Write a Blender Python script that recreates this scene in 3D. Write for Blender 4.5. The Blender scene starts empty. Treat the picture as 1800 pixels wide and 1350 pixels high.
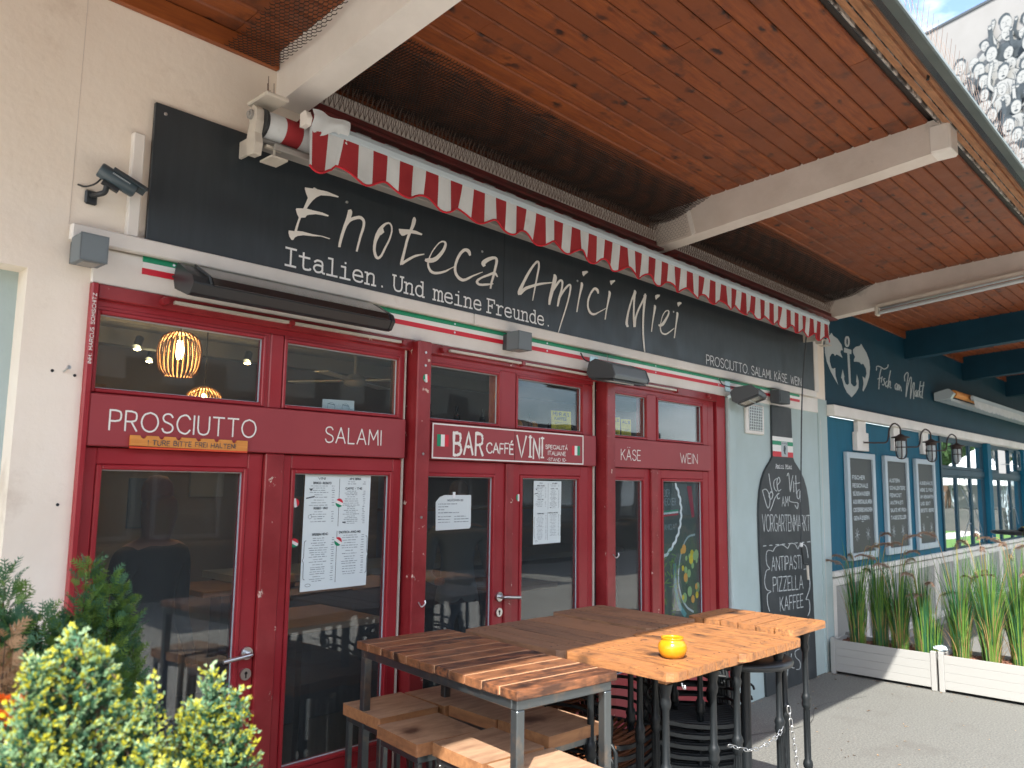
import bpy, bmesh, math, random
from mathutils import Vector, Matrix
from mathutils.geometry import tessellate_polygon
R = random.Random(7)
rad = math.radians
scn = bpy.context.scene
COL = scn.collection

# ------------------------------------------------------------------ camera
cd = bpy.data.cameras.new('camera')
cam = bpy.data.objects.new('camera', cd)
COL.objects.link(cam)
cd.sensor_width = 36.0
cd.lens = 28.0
right = Vector((0.68506156, -0.7283456, 0.01425982))
up = Vector((-0.09948599, -0.07414667, 0.99227255))
back = Vector((-0.72166003, -0.68118643, -0.12325522))
cam.matrix_world = Matrix(((right.x, up.x, back.x, 0.0), (right.y, up.y, back.y, -3.3), (right.z, up.z, back.z, 1.805), (0, 0, 0, 1)))
cd.clip_start = 0.05
cd.clip_end = 600
cd.dof.use_dof = True
cd.dof.focus_distance = 4.6
cd.dof.aperture_fstop = 3.2
scn.camera = cam

# ------------------------------------------------------------------ world, sun, exposure
SUN = Vector((0.80, 0.500, -1.0)).normalized()      # the way the light travels
elev = math.asin(-SUN.z)
az = math.atan2(-SUN.x, -SUN.y)                      # compass angle of the sun, from +Y towards +X
w = bpy.data.worlds.new('World'); scn.world = w; w.use_nodes = True
nt = w.node_tree; nt.nodes.clear()
out = nt.nodes.new('ShaderNodeOutputWorld'); bg = nt.nodes.new('ShaderNodeBackground')
sky = nt.nodes.new('ShaderNodeTexSky'); sky.sky_type = 'NISHITA'; sky.sun_disc = False
sky.sun_elevation = elev; sky.sun_rotation = az; sky.air_density = 1.0; sky.dust_density = 1.5; sky.ozone_density = 1.6
tc = nt.nodes.new('ShaderNodeTexCoord'); mp = nt.nodes.new('ShaderNodeMapping'); mp.inputs['Scale'].default_value = (1.6, 1.6, 4.0)
nz = nt.nodes.new('ShaderNodeTexNoise'); nz.inputs['Scale'].default_value = 1.7; nz.inputs['Detail'].default_value = 7; nz.inputs['Roughness'].default_value = 0.55
cr = nt.nodes.new('ShaderNodeValToRGB'); cr.color_ramp.elements[0].position = 0.47; cr.color_ramp.elements[1].position = 0.66
mx = nt.nodes.new('ShaderNodeMix'); mx.data_type = 'RGBA'; mx.inputs[7].default_value = (8.6, 8.7, 8.8, 1)
nt.links.new(tc.outputs['Generated'], mp.inputs['Vector']); nt.links.new(mp.outputs[0], nz.inputs['Vector'])
nt.links.new(nz.outputs['Fac'], cr.inputs[0]); nt.links.new(cr.outputs[0], mx.inputs[0]); nt.links.new(sky.outputs[0], mx.inputs[6])
nt.links.new(mx.outputs[2], bg.inputs['Color']); bg.inputs['Strength'].default_value = 0.15
nt.links.new(bg.outputs[0], out.inputs['Surface'])
sl = bpy.data.lights.new('sun', 'SUN'); sl.energy = 3.5; sl.angle = rad(0.55); sl.color = (1.0, 0.95, 0.87)
so = bpy.data.objects.new('sun', sl); COL.objects.link(so)
so.rotation_euler = SUN.to_track_quat('-Z', 'Y').to_euler(); so.location = (-6, -8, 12)
scn.view_settings.view_transform = 'Standard'; scn.view_settings.look = 'None'
scn.view_settings.exposure = 1.62; scn.view_settings.gamma = 1.0; scn.view_settings.use_curve_mapping = False
scn.render.engine = 'CYCLES'
scn.cycles.max_bounces = 10; scn.cycles.diffuse_bounces = 5; scn.cycles.transparent_max_bounces = 24

# ------------------------------------------------------------------ materials
MATS = {}
def mat(name, col, rough=0.6, metal=0.0, var=None, scale=(1, 1, 1), nscale=8.0, bump=0.0, bscale=60.0, lo=0.35, hi=0.7,
        spec=0.5, coat=0.0, chips=None, chip_scale=22.0, chip_lo=0.66, obj=False, rnd=0.0, emit=None, est=0.0, knots=None, planes=None,
        dirt=None, dirt_scale=1.3, dirt_lo=0.52, trans=0.0, rvar=0.0, sss=0.0):
    m = bpy.data.materials.new(name); m.use_nodes = True; n = m.node_tree; L = n.links.new
    b = n.nodes['Principled BSDF']
    b.inputs['Base Color'].default_value = (*col, 1); b.inputs['Roughness'].default_value = rough
    b.inputs['Metallic'].default_value = metal; b.inputs['Specular IOR Level'].default_value = spec
    b.inputs['Coat Weight'].default_value = coat; b.inputs['Coat Roughness'].default_value = 0.15
    if emit: b.inputs['Emission Color'].default_value = (*emit, 1); b.inputs['Emission Strength'].default_value = est
    if obj:
        t = n.nodes.new('ShaderNodeTexCoord'); src = t.outputs['Object']
    else:
        t = n.nodes.new('ShaderNodeNewGeometry'); src = t.outputs['Position']
    oi = n.nodes.new('ShaderNodeObjectInfo')
    if obj or rnd:
        add = n.nodes.new('ShaderNodeVectorMath'); add.operation = 'ADD'
        ml = n.nodes.new('ShaderNodeMath'); ml.operation = 'MULTIPLY'; ml.inputs[1].default_value = 37.0
        L(oi.outputs['Random'], ml.inputs[0]); L(src, add.inputs[0]); L(ml.outputs[0], add.inputs[1]); src = add.outputs[0]
    mpn = n.nodes.new('ShaderNodeMapping'); mpn.inputs['Scale'].default_value = scale; L(src, mpn.inputs['Vector'])
    def noise(sc, det=6, vec=None, ro=0.6):
        q = n.nodes.new('ShaderNodeTexNoise'); q.inputs['Scale'].default_value = sc; q.inputs['Detail'].default_value = det; q.inputs['Roughness'].default_value = ro
        L(vec or mpn.outputs[0], q.inputs['Vector']); return q.outputs['Fac']
    def ramp(f, a, c, v0=0.0, v1=1.0):
        q = n.nodes.new('ShaderNodeMapRange'); q.inputs[1].default_value = a; q.inputs[2].default_value = c; q.inputs[3].default_value = v0; q.inputs[4].default_value = v1
        L(f, q.inputs[0]); return q.outputs[0]
    def mixc(f, a, c2):
        q = n.nodes.new('ShaderNodeMix'); q.data_type = 'RGBA'; L(f, q.inputs[0])
        if isinstance(a, tuple): q.inputs[6].default_value = (*a, 1)
        else: L(a, q.inputs[6])
        if isinstance(c2, tuple): q.inputs[7].default_value = (*c2, 1)
        else: L(c2, q.inputs[7])
        return q.outputs[2]
    cur = None
    if var:
        cur = mixc(ramp(noise(nscale), lo, hi), col, var)
    if planes:   # broad tone differences from piece to piece
        base = cur or col
        cur = mixc(ramp(oi.outputs['Random'], 0, 1), base, planes) if not isinstance(base, tuple) else mixc(oi.outputs['Random'], base, planes)
    if knots:    # dark knots and resin spots
        v = n.nodes.new('ShaderNodeTexVoronoi'); v.inputs['Scale'].default_value = knots[1]
        mk = n.nodes.new('ShaderNodeMapping'); mk.inputs['Scale'].default_value = knots[2]
        wn = n.nodes.new('ShaderNodeTexNoise'); wn.inputs['Scale'].default_value = 9; wn.inputs['Detail'].default_value = 4
        L(src, wn.inputs['Vector']); av = n.nodes.new('ShaderNodeMix'); av.data_type = 'VECTOR'; av.inputs[0].default_value = 0.12
        L(src, av.inputs[4]); L(wn.outputs['Color'], av.inputs[5]); L(av.outputs[1], mk.inputs['Vector']); L(mk.outputs[0], v.inputs['Vector'])
        k = ramp(v.outputs['Distance'], 0.10, 0.28, 1.0, 0.0)
        gate = ramp(noise(1.9, 3, src), 0.42, 0.52)
        mm = n.nodes.new('ShaderNodeMath'); mm.operation = 'MULTIPLY'; L(k, mm.inputs[0]); L(gate, mm.inputs[1])
        cur = mixc(mm.outputs[0], cur or col, knots[0])
    if dirt:
        cur = mixc(ramp(noise(dirt_scale, 8, src, 0.68), dirt_lo, dirt_lo + 0.22), cur or col, dirt)
    if chips:
        cur = mixc(ramp(noise(chip_scale, 5, src, 0.7), chip_lo, chip_lo + 0.015), cur or col, chips)
    if cur is not None: L(cur, b.inputs['Base Color'])
    if rvar:
        L(ramp(noise(5.0, 5, src), 0.3, 0.7, rough - rvar, rough + rvar), b.inputs['Roughness'])
    if bump:
        bp = n.nodes.new('ShaderNodeBump'); bp.inputs['Strength'].default_value = min(1.0, bump); bp.inputs['Distance'].default_value = 0.005
        L(noise(bscale, 5), bp.inputs['Height']); L(bp.outputs[0], b.inputs['Normal'])
    if trans:
        tr = n.nodes.new('ShaderNodeBsdfTranslucent'); ms = n.nodes.new('ShaderNodeMixShader'); ms.inputs[0].default_value = trans
        if cur is not None: L(cur, tr.inputs['Color'])
        else: tr.inputs['Color'].default_value = (*col, 1)
        L(b.outputs[0], ms.inputs[1]); L(tr.outputs[0], ms.inputs[2]); L(ms.outputs[0], n.nodes['Material Output'].inputs['Surface'])
    MATS[name] = m
    return m
def M(n): return MATS[n]

mat('plaster', (.86, .79, .69), .85, var=(.79, .70, .59), nscale=1.6, bump=.5, bscale=22, dirt=(.50, .40, .31), dirt_scale=1.5, dirt_lo=.58, chips=(.33, .27, .22), chip_scale=17, chip_lo=.725)
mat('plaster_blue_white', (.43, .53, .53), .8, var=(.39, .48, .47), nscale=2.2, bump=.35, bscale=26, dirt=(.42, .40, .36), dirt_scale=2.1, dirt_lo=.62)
mat('white_paint', (.80, .77, .72), .55, var=(.69, .66, .61), nscale=3, bump=.15, bscale=30, dirt=(.48, .36, .27), dirt_scale=3.3, dirt_lo=.64)
mat('concrete_white', (.68, .62, .56), .75, var=(.58, .52, .46), nscale=3, bump=.5, bscale=24, dirt=(.22, .20, .18), dirt_scale=2.2, dirt_lo=.62)
mat('red_paint', (.29, .016, .024), .36, var=(.34, .028, .036), nscale=3.0, spec=.38, coat=.08, dirt=(.13, .012, .016), dirt_scale=2.6, dirt_lo=.60, chips=(.55, .30, .27), chip_scale=34, chip_lo=.705, bump=.10, bscale=14, rvar=.08)
mat('red_worn', (.22, .012, .016), .38, var=(.32, .03, .035), nscale=6, coat=.12, chips=(.62, .46, .38), chip_scale=15, chip_lo=.655, bump=.25, bscale=30)
mat('red_steel', (.115, .018, .017), .6, var=(.17, .03, .025), nscale=7, dirt=(.06, .03, .025), dirt_scale=5, dirt_lo=.5, bump=.3)
mat('red_panel', (.29, .034, .042), .42, var=(.33, .045, .052), nscale=2.5)
mat('black_gap', (.012, .013, .014), .7)
mat('slate', (.024, .032, .038), .36, var=(.031, .040, .047), scale=(6, 1, .8), nscale=5, rvar=.08, bump=.05)
mat('chalkboard', (.034, .041, .045), .6, var=(.062, .070, .075), nscale=3.0, lo=.4, hi=.75)
mat('letter_white', (.80, .78, .73), .6)
mat('letter_bright', (.82, .84, .84), .55)
mat('chalk', (.62, .66, .66), .9, var=(.30, .34, .35), nscale=60, lo=.45, hi=.75)
mat('letter_grey', (.42, .48, .50), .6)
mat('flag_green', (.0, .26, .12), .45)
mat('flag_red', (.62, .015, .035), .45)
mat('flag_white', (.80, .80, .77), .45)
mat('paper', (.70, .78, .78), .8, var=(.66, .74, .74), nscale=3)
mat('paper_ink', (.06, .08, .09), .8)
mat('ink_light', (.26, .31, .33), .8)
mat('yellow_paper', (.72, .55, .03), .7, var=(.60, .42, .02), nscale=30)
mat('orange_board', (.72, .30, .06), .6, var=(.60, .22, .04), scale=(1, 1, 8), nscale=9)
mat('orange_edge', (.70, .07, .02), .6)
mat('ceil_wood', (.30, .082, .019), .5, var=(.165, .040, .013), scale=(1.2, 9, 9), nscale=5.5, lo=.35, hi=.68, planes=(.19, .052, .016), rnd=1, knots=((.022, .009, .007), 6.5, (1.0, 2.2, 1.0)), dirt=(.06, .024, .016), dirt_scale=4.2, dirt_lo=.53, bump=.12, bscale=30, rvar=.08)
mat('trim_wood', (.30, .085, .02), .45, var=(.20, .05, .014), scale=(1, 8, 8), nscale=6, knots=((.05, .018, .01), 4.0, (1, 2, 2)))
mat('fascia_wood', (.52, .26, .125), .65, var=(.28, .13, .065), scale=(1, 7, 7), nscale=8, bump=.5, bscale=30, dirt=(.08, .05, .035), dirt_scale=4, dirt_lo=.56)
mat('flashing', (.45, .42, .38), .7, var=(.06, .05, .045), nscale=12, lo=.45, hi=.55)
mat('gutter_black', (.025, .027, .028), .25, coat=.3)
mat('gutter_green', (.10, .13, .125), .5, var=(.14, .17, .16), nscale=4)
mat('wire_dark', (.022, .015, .012), .6)
mat('steel_spike', (.22, .16, .13), .4, metal=.7)
mat('awning_red', (.30, .018, .024), .85, var=(.36, .03, .035), nscale=8, bump=.2, bscale=80, trans=.12)
mat('awning_white', (.68, .72, .73), .85, var=(.58, .62, .63), nscale=6, bump=.2, bscale=80, trans=.12, dirt=(.40, .38, .34), dirt_scale=4, dirt_lo=.6)
mat('awning_hem', (.55, .015, .03), .7)
mat('alu_cream', (.62, .58, .50), .45, var=(.50, .46, .40), nscale=8)
mat('alu_white', (.42, .50, .545), .42)
mat('alu_grey', (.30, .29, .27), .5)
mat('black_plastic', (.020, .024, .027), .38, rvar=.05)
mat('camera_shell', (.05, .075, .09), .35)
mat('grey_metal', (.15, .18, .195), .5)
mat('dark_metal', (.055, .064, .070), .5)
mat('heater_glass', (.016, .016, .017), .16, coat=.5)
mat('silver', (.62, .63, .63), .28, metal=.95)
mat('galvanised', (.42, .56, .58), .35, metal=.6, var=(.60, .70, .70), nscale=60)
mat('lamp_reflector', (.55, .50, .42), .22, metal=.8, var=(.45, .36, .26), nscale=30)
mat('steel_leg', (.13, .15, .16), .33, metal=.85, var=(.28, .22, .17), nscale=12, lo=.5, hi=.75)
mat('cast_iron', (.010, .013, .015), .45, spec=.35, coat=.06, bump=.1)
mat('chair_black', (.012, .015, .017), .45, spec=.4)
mat('chair_seat', (.030, .036, .038), .5)
mat('chair_wood', (.22, .08, .03), .5, var=(.14, .045, .02), nscale=10)
mat('stool_top', (.44, .28, .175), .6, var=(.27, .155, .095), scale=(1.5, 8, 9), nscale=3.6, lo=.38, hi=.7, obj=True, rnd=1, bump=.4, bscale=22, dirt=(.16, .09, .06), dirt_scale=7, dirt_lo=.58, knots=((.10, .05, .03), 3.2, (1, 1.5, 1)))
mat('stool_wood', (.42, .20, .085), .55, var=(.27, .12, .052), scale=(1.5, 9, 9), nscale=4.2, obj=True, knots=((.08, .03, .015), 3.2, (1, 2, 1)), bump=.25, bscale=26, dirt=(.15, .07, .04), dirt_scale=5, dirt_lo=.57)
mat('stool_wood_b', (.40, .185, .08), .55, var=(.25, .11, .05), scale=(9, 1.5, 9), nscale=4.2, obj=True, knots=((.08, .03, .015), 3.2, (2, 1, 1)), bump=.25, bscale=26, dirt=(.13, .06, .035), dirt_scale=5, dirt_lo=.57)
mat('table_filler', (.55, .32, .18), .6)
mat('table_dark', (.27, .105, .045), .45, var=(.050, .024, .017), scale=(1.6, 7, 8), nscale=5.5, lo=.40, hi=.60, obj=True, planes=(.25, .105, .045), knots=((.02, .010, .007), 5, (1, 1.6, 1)), bump=.4, bscale=24, dirt=(.030, .016, .012), dirt_scale=11, dirt_lo=.49)
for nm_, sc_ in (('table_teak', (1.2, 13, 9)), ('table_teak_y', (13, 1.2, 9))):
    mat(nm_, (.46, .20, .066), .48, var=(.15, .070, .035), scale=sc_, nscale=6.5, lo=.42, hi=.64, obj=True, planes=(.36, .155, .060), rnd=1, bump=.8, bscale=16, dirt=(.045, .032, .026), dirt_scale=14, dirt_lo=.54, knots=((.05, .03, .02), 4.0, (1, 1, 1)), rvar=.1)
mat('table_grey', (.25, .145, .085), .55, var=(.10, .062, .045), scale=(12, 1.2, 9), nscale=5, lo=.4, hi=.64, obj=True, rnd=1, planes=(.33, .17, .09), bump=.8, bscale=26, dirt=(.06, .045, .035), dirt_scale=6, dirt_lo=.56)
mat('candle_yellow', (.80, .42, .015), .22, coat=.6, trans=.35, var=(.75, .33, .01), nscale=25)
mat('pale_bounce', (.50, .455, .39), .9, var=(.42, .38, .33), nscale=2, bump=.5, bscale=40)
mat('ground_asphalt', (.20, .198, .18), .9, var=(.115, .118, .11), nscale=70, lo=.35, hi=.62, bump=.9, bscale=95, dirt=(.12, .115, .105), dirt_scale=1.8, dirt_lo=.54, chips=(.36, .35, .32), chip_scale=120, chip_lo=.66)
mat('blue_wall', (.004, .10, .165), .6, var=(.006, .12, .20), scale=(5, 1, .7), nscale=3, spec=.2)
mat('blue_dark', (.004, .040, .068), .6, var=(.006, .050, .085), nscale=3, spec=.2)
mat('blue_frame', (.012, .055, .085), .5, spec=.3)
mat('rust_lamp', (.04, .025, .022), .6, var=(.04, .02, .015), nscale=20)
mat('frosted', (.45, .49, .50), .3, coat=.4)
mat('menu_grey', (.060, .068, .070), .5, spec=.3)
mat('planter_white', (.34, .34, .325), .5, dirt=(.40, .38, .34), dirt_scale=3, dirt_lo=.62)
mat('mulch', (.15, .060, .036), .95, var=(.24, .11, .07), nscale=60, bump=1.0, bscale=70)
mat('stone_light', (.5, .44, .40), .9)
mat('grass_green', (.12, .26, .045), .55, obj=True, var=(.20, .34, .06), nscale=12, trans=.35)
mat('grass_dark', (.03, .13, .06), .55, obj=True, var=(.045, .17, .065), nscale=12, trans=.3)
mat('grass_dry', (.42, .26, .10), .7, obj=True, var=(.50, .35, .17), nscale=10, trans=.3)
mat('plume', (.30, .20, .155), .9, obj=True, var=(.40, .30, .24), nscale=30, trans=.3)
mat('thuja_dark', (.09, .20, .04), .6, obj=True, var=(.20, .32, .07), nscale=14, trans=.3)
mat('thuja_blue', (.055, .15, .08), .6, obj=True, var=(.10, .23, .11), nscale=14, trans=.25)
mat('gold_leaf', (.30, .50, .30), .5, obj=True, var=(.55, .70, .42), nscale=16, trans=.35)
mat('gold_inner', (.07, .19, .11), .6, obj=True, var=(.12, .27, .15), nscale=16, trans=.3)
mat('gold_tip', (.66, .62, .05), .5, obj=True, var=(.62, .62, .08), nscale=18, trans=.35)
mat('dry_brown', (.40, .25, .14), .8, obj=True, var=(.50, .34, .20), nscale=14, trans=.3)
mat('stem_brown', (.10, .06, .035), .85)
mat('marigold', (.85, .16, .01), .6, trans=.3)
mat('leaf_plain', (.03, .09, .04), .55, trans=.3)
mat('planter_wood', (.20, .075, .035), .6, var=(.14, .05, .025), scale=(1, 8, 8), nscale=6)
mat('interior_wall', (.25, .235, .215), .85, var=(.26, .21, .17), nscale=2)
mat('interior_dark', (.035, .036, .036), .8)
mat('interior_wood', (.30, .18, .10), .6, var=(.22, .12, .06), scale=(1, 1, 6), nscale=4)
mat('interior_grey', (.34, .35, .35), .7)
mat('bottle_dark', (.012, .014, .012), .15, coat=.6)
mat('rattan', (.30, .17, .075), .7)
mat('filament', (1, .6, .2), .5, emit=(1.0, .58, .25), est=30)
mat('spot_glow', (1, .8, .5), .5, emit=(1.0, .72, .36), est=14)
mat('mural_wall', (.265, .26, .25), .85, var=(.245, .24, .23), nscale=.6)
mat('mural_black', (.025, .035, .042), .8, var=(.055, .07, .08), nscale=2)
mat('mural_line', (.07, .085, .095), .8)
mat('mural_white', (.28, .285, .275), .85)
mat('lawn', (.055, .135, .018), .9, var=(.085, .18, .025), nscale=3, bump=.6)
mat('path_light', (.42, .39, .35), .9)
mat('leaves_far', (.035, .085, .022), .8, obj=True, var=(.06, .12, .03), nscale=3)
mat('stall_dark', (.05, .055, .05), .7, var=(.09, .085, .075), nscale=2)
mat('tent_white', (.72, .72, .70), .8)
mat('shirt_dark', (.025, .028, .03), .9); mat('shirt_grey', (.12, .14, .15), .9); mat('skin', (.24, .12, .085), .7); mat('trousers', (.03, .035, .05), .9)
mat('book_a', (.10, .14, .2), .8); mat('book_b', (.35, .10, .06), .8)
mat('poster_food', (.06, .075, .07), .35, obj=True)
mat('pom_red', (.45, .02, .05), .8)
mat('olive_green', (.25, .38, .16), .4); mat('poster_orange', (.65, .30, .05), .5); mat('poster_teal', (.08, .25, .28), .5)

def glass_mat(name, tint, boost=1.0, haze=.024):
    m = bpy.data.materials.new(name); m.use_nodes = True; n = m.node_tree; n.nodes.clear(); L = n.links.new
    o = n.nodes.new('ShaderNodeOutputMaterial'); t = n.nodes.new('ShaderNodeBsdfTransparent'); g = n.nodes.new('ShaderNodeBsdfGlossy')
    t.inputs['Color'].default_value = (*tint, 1); g.inputs['Roughness'].default_value = 0.0; g.inputs['Color'].default_value = (.93, .97, 1, 1)
    ge0 = n.nodes.new('ShaderNodeNewGeometry'); dt = n.nodes.new('ShaderNodeVectorMath'); dt.operation = 'DOT_PRODUCT'
    L(ge0.outputs['Incoming'], dt.inputs[0]); L(ge0.outputs['Normal'], dt.inputs[1])
    def mth(op, x, y):
        q = n.nodes.new('ShaderNodeMath'); q.operation = op
        for i_, v_ in enumerate((x, y)):
            if isinstance(v_, (int, float)): q.inputs[i_].default_value = v_
            elif v_ is not None: L(v_, q.inputs[i_])
        return q.outputs[0]
    c_ = mth('ABSOLUTE', dt.outputs['Value'], None); p_ = mth('POWER', mth('SUBTRACT', 1.0, c_), 5.0)
    fr = mth('ADD', mth('MULTIPLY', p_, 0.957), 0.043)      # Schlick, the same from both sides of the thin pane
    ml = n.nodes.new('ShaderNodeMath'); ml.operation = 'MULTIPLY'; ml.inputs[1].default_value = boost; ml.use_clamp = True
    ms = n.nodes.new('ShaderNodeMixShader'); L(fr, ml.inputs[0]); L(ml.outputs[0], ms.inputs[0]); L(t.outputs[0], ms.inputs[1]); L(g.outputs[0], ms.inputs[2])
    df = n.nodes.new('ShaderNodeBsdfDiffuse'); df.inputs['Color'].default_value = (.55, .60, .62, 1); m2 = n.nodes.new('ShaderNodeMixShader'); m2.inputs[0].default_value = haze  # dust film thickened into a grey haze, standing in for soft reflections
    L(ms.outputs[0], m2.inputs[1]); L(df.outputs[0], m2.inputs[2]); L(m2.outputs[0], o.inputs['Surface'])
    tc = n.nodes.new('ShaderNodeTexNoise'); tc.inputs['Scale'].default_value = 1.6; bp = n.nodes.new('ShaderNodeBump'); bp.inputs['Strength'].default_value = .035; bp.inputs['Distance'].default_value = .05
    ge = n.nodes.new('ShaderNodeNewGeometry'); L(ge.outputs['Position'], tc.inputs['Vector']); L(tc.outputs['Fac'], bp.inputs['Height']); L(bp.outputs[0], g.inputs['Normal'])
    MATS[name] = m
glass_mat('glass', (.82, .88, .90), 1.05)
glass_mat('glass_mirror', (.35, .40, .42), 5.0)
glass_mat('glass_poster', (.9, .92, .92), 1.0)

# ------------------------------------------------------------------ mesh builder
WL = {}     # world location of each parent
class MB:
    def __init__(s): s.v = []; s.f = []; s.m = []; s.sm = []
    def add(s, vs, fs, mi=0, sm=False):
        o = len(s.v); s.v += [tuple(v) for v in vs]
        for f in fs: s.f.append(tuple(i + o for i in f)); s.m.append(mi); s.sm.append(sm)
        return s
    def box(s, x0, x1, y0, y1, z0, z1, mi=0, mtx=None):
        vs = [Vector((x, y, z)) for z in (z0, z1) for y in (y0, y1) for x in (x0, x1)]
        if mtx: vs = [mtx @ v for v in vs]
        return s.add(vs, [(0, 2, 3, 1), (4, 5, 7, 6), (0, 1, 5, 4), (2, 6, 7, 3), (0, 4, 6, 2), (1, 3, 7, 5)], mi)
    def poly(s, pts, mi=0): return s.add(pts, [tuple(range(len(pts)))], mi)
    def prism(s, prof, axis, a, b, mi=0, sm=False):
        """profile of 2-D points swept along an axis ('x','y','z') from a to b"""
        n = len(prof)
        def P(p, t): return {'x': (t, p[0], p[1]), 'y': (p[0], t, p[1]), 'z': (p[0], p[1], t)}[axis]
        vs = [P(p, a) for p in prof] + [P(p, b) for p in prof]
        s.add(vs, [(i, (i + 1) % n, n + (i + 1) % n, n + i) for i in range(n)], mi, sm)
        tri = tessellate_polygon([[Vector((p[0], p[1], 0)) for p in prof]])
        s.add(vs, [tuple(t) for t in tri] + [tuple(n + i for i in reversed(t)) for t in tri], mi)
        return s
    def tube(s, pts, r, n=8, mi=0, cap=True):
        pts = [Vector(p) for p in pts]; rs = r if isinstance(r, (list, tuple)) else [r] * len(pts)
        vs = []; d0 = (pts[1] - pts[0]).normalized(); u = d0.orthogonal().normalized()
        for i, p in enumerate(pts):
            a = pts[max(i - 1, 0)]; b = pts[min(i + 1, len(pts) - 1)]; d = (b - a).normalized()
            u = (u - d * u.dot(d)).normalized(); w_ = d.cross(u)
            for k in range(n):
                t = 2 * math.pi * k / n; vs.append(p + (u * math.cos(t) + w_ * math.sin(t)) * rs[i])
        fs = [(i * n + k, i * n + (k + 1) % n, (i + 1) * n + (k + 1) % n, (i + 1) * n + k) for i in range(len(pts) - 1) for k in range(n)]
        s.add(vs, fs, mi, True)
        if cap:
            m_ = (len(pts) - 1) * n; s.add(vs, [tuple(range(n - 1, -1, -1)), tuple(range(m_, m_ + n))], mi)
        return s
    def lathe(s, prof, c, n=16, mi=0, axis='z'):
        vs = []
        for r, h in prof:
            for k in range(n):
                t = 2 * math.pi * k / n; a, b = r * math.cos(t), r * math.sin(t)
                vs.append({'z': (c[0] + a, c[1] + b, c[2] + h), 'y': (c[0] + a, c[1] + h, c[2] + b), 'x': (c[0] + h, c[1] + a, c[2] + b)}[axis])
        fs = [(i * n + k, i * n + (k + 1) % n, (i + 1) * n + (k + 1) % n, (i + 1) * n + k) for i in range(len(prof) - 1) for k in range(n)]
        s.add(vs, fs, mi, True); m_ = (len(prof) - 1) * n
        s.add(vs, [tuple(range(n - 1, -1, -1)), tuple(range(m_, m_ + n))], mi); return s
    def sheet(s, x0, x1, z0, z1, y, mi=0):    # upright sheet facing -y
        return s.add([(x0, y, z0), (x1, y, z0), (x1, y, z1), (x0, y, z1)], [(0, 1, 2, 3)], mi)
    def build(s, name, mats, parent=None, label=None, kind=None, bevel=0.0, seg=1, tag=None):
        me = bpy.data.meshes.new(name); o3 = WL.get(parent.name, Vector()) if parent else Vector()
        me.from_pydata([tuple(Vector(v) - o3) for v in s.v], [], s.f)
        for m_ in ([mats] if isinstance(mats, str) else mats): me.materials.append(M(m_))
        me.polygons.foreach_set('material_index', s.m); me.polygons.foreach_set('use_smooth', s.sm); me.update()
        ob = bpy.data.objects.new(name, me); COL.objects.link(ob)
        if parent: ob.parent = parent; WL[ob.name] = o3
        if label: ob['label'] = label
        if kind: ob['kind'] = kind
        if tag: ob['label'], ob['category'] = tag[0], tag[1]
        if tag and len(tag) > 2: ob['group'] = tag[2]
        if bevel:
            b = ob.modifiers.new('bevel', 'BEVEL'); b.width = bevel; b.segments = seg; b.limit_method = 'ANGLE'; b.angle_limit = rad(40)
        return ob
def thing(name, label, cat, loc=(0, 0, 0), rz=0.0, group=None):
    o = bpy.data.objects.new(name, None); COL.objects.link(o); o.empty_display_size = .1
    o.location = loc; o.rotation_euler = (0, 0, rz); o['label'] = label; o['category'] = cat
    if group: o['group'] = group
    WL[o.name] = Vector(loc) if rz == 0 else Vector()
    return o
def local(o): WL[o.name] = Vector(); return o      # children given in the thing's own coordinates
def copy_thing(src, loc, rz, label, group=None):
    def cp(o, par):
        c = o.copy(); COL.objects.link(c)
        if par: c.parent = par
        for ch in src_children.get(o.name, []): cp(ch, c)
        return c
    src_children = {}
    for o in list(bpy.data.objects):
        if o.parent: src_children.setdefault(o.parent.name, []).append(o)
    c = cp(src, None); c.location = loc; c.rotation_euler = (0, 0, rz); c['label'] = label
    if group: c['group'] = group
    return c
def bx(name, mats, x0, x1, y0, y1, z0, z1, parent=None, bevel=0.0, **k):
    return MB().box(x0, x1, y0, y1, z0, z1).build(name, mats, parent, bevel=bevel, **k)
def catmull(P, n=6):
    P = [Vector(p) for p in P]; Q = [2 * P[0] - P[1]] + P + [2 * P[-1] - P[-2]]; o = []
    for i in range(1, len(Q) - 2):
        for k in range(n):
            t = k / n; a, b, c, d = Q[i - 1:i + 3]
            o.append(.5 * ((2 * b) + (c - a) * t + (2 * a - 5 * b + 4 * c - d) * t * t + (-a + 3 * b - 3 * c + d) * t ** 3))
    return o + [P[-1]]

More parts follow.
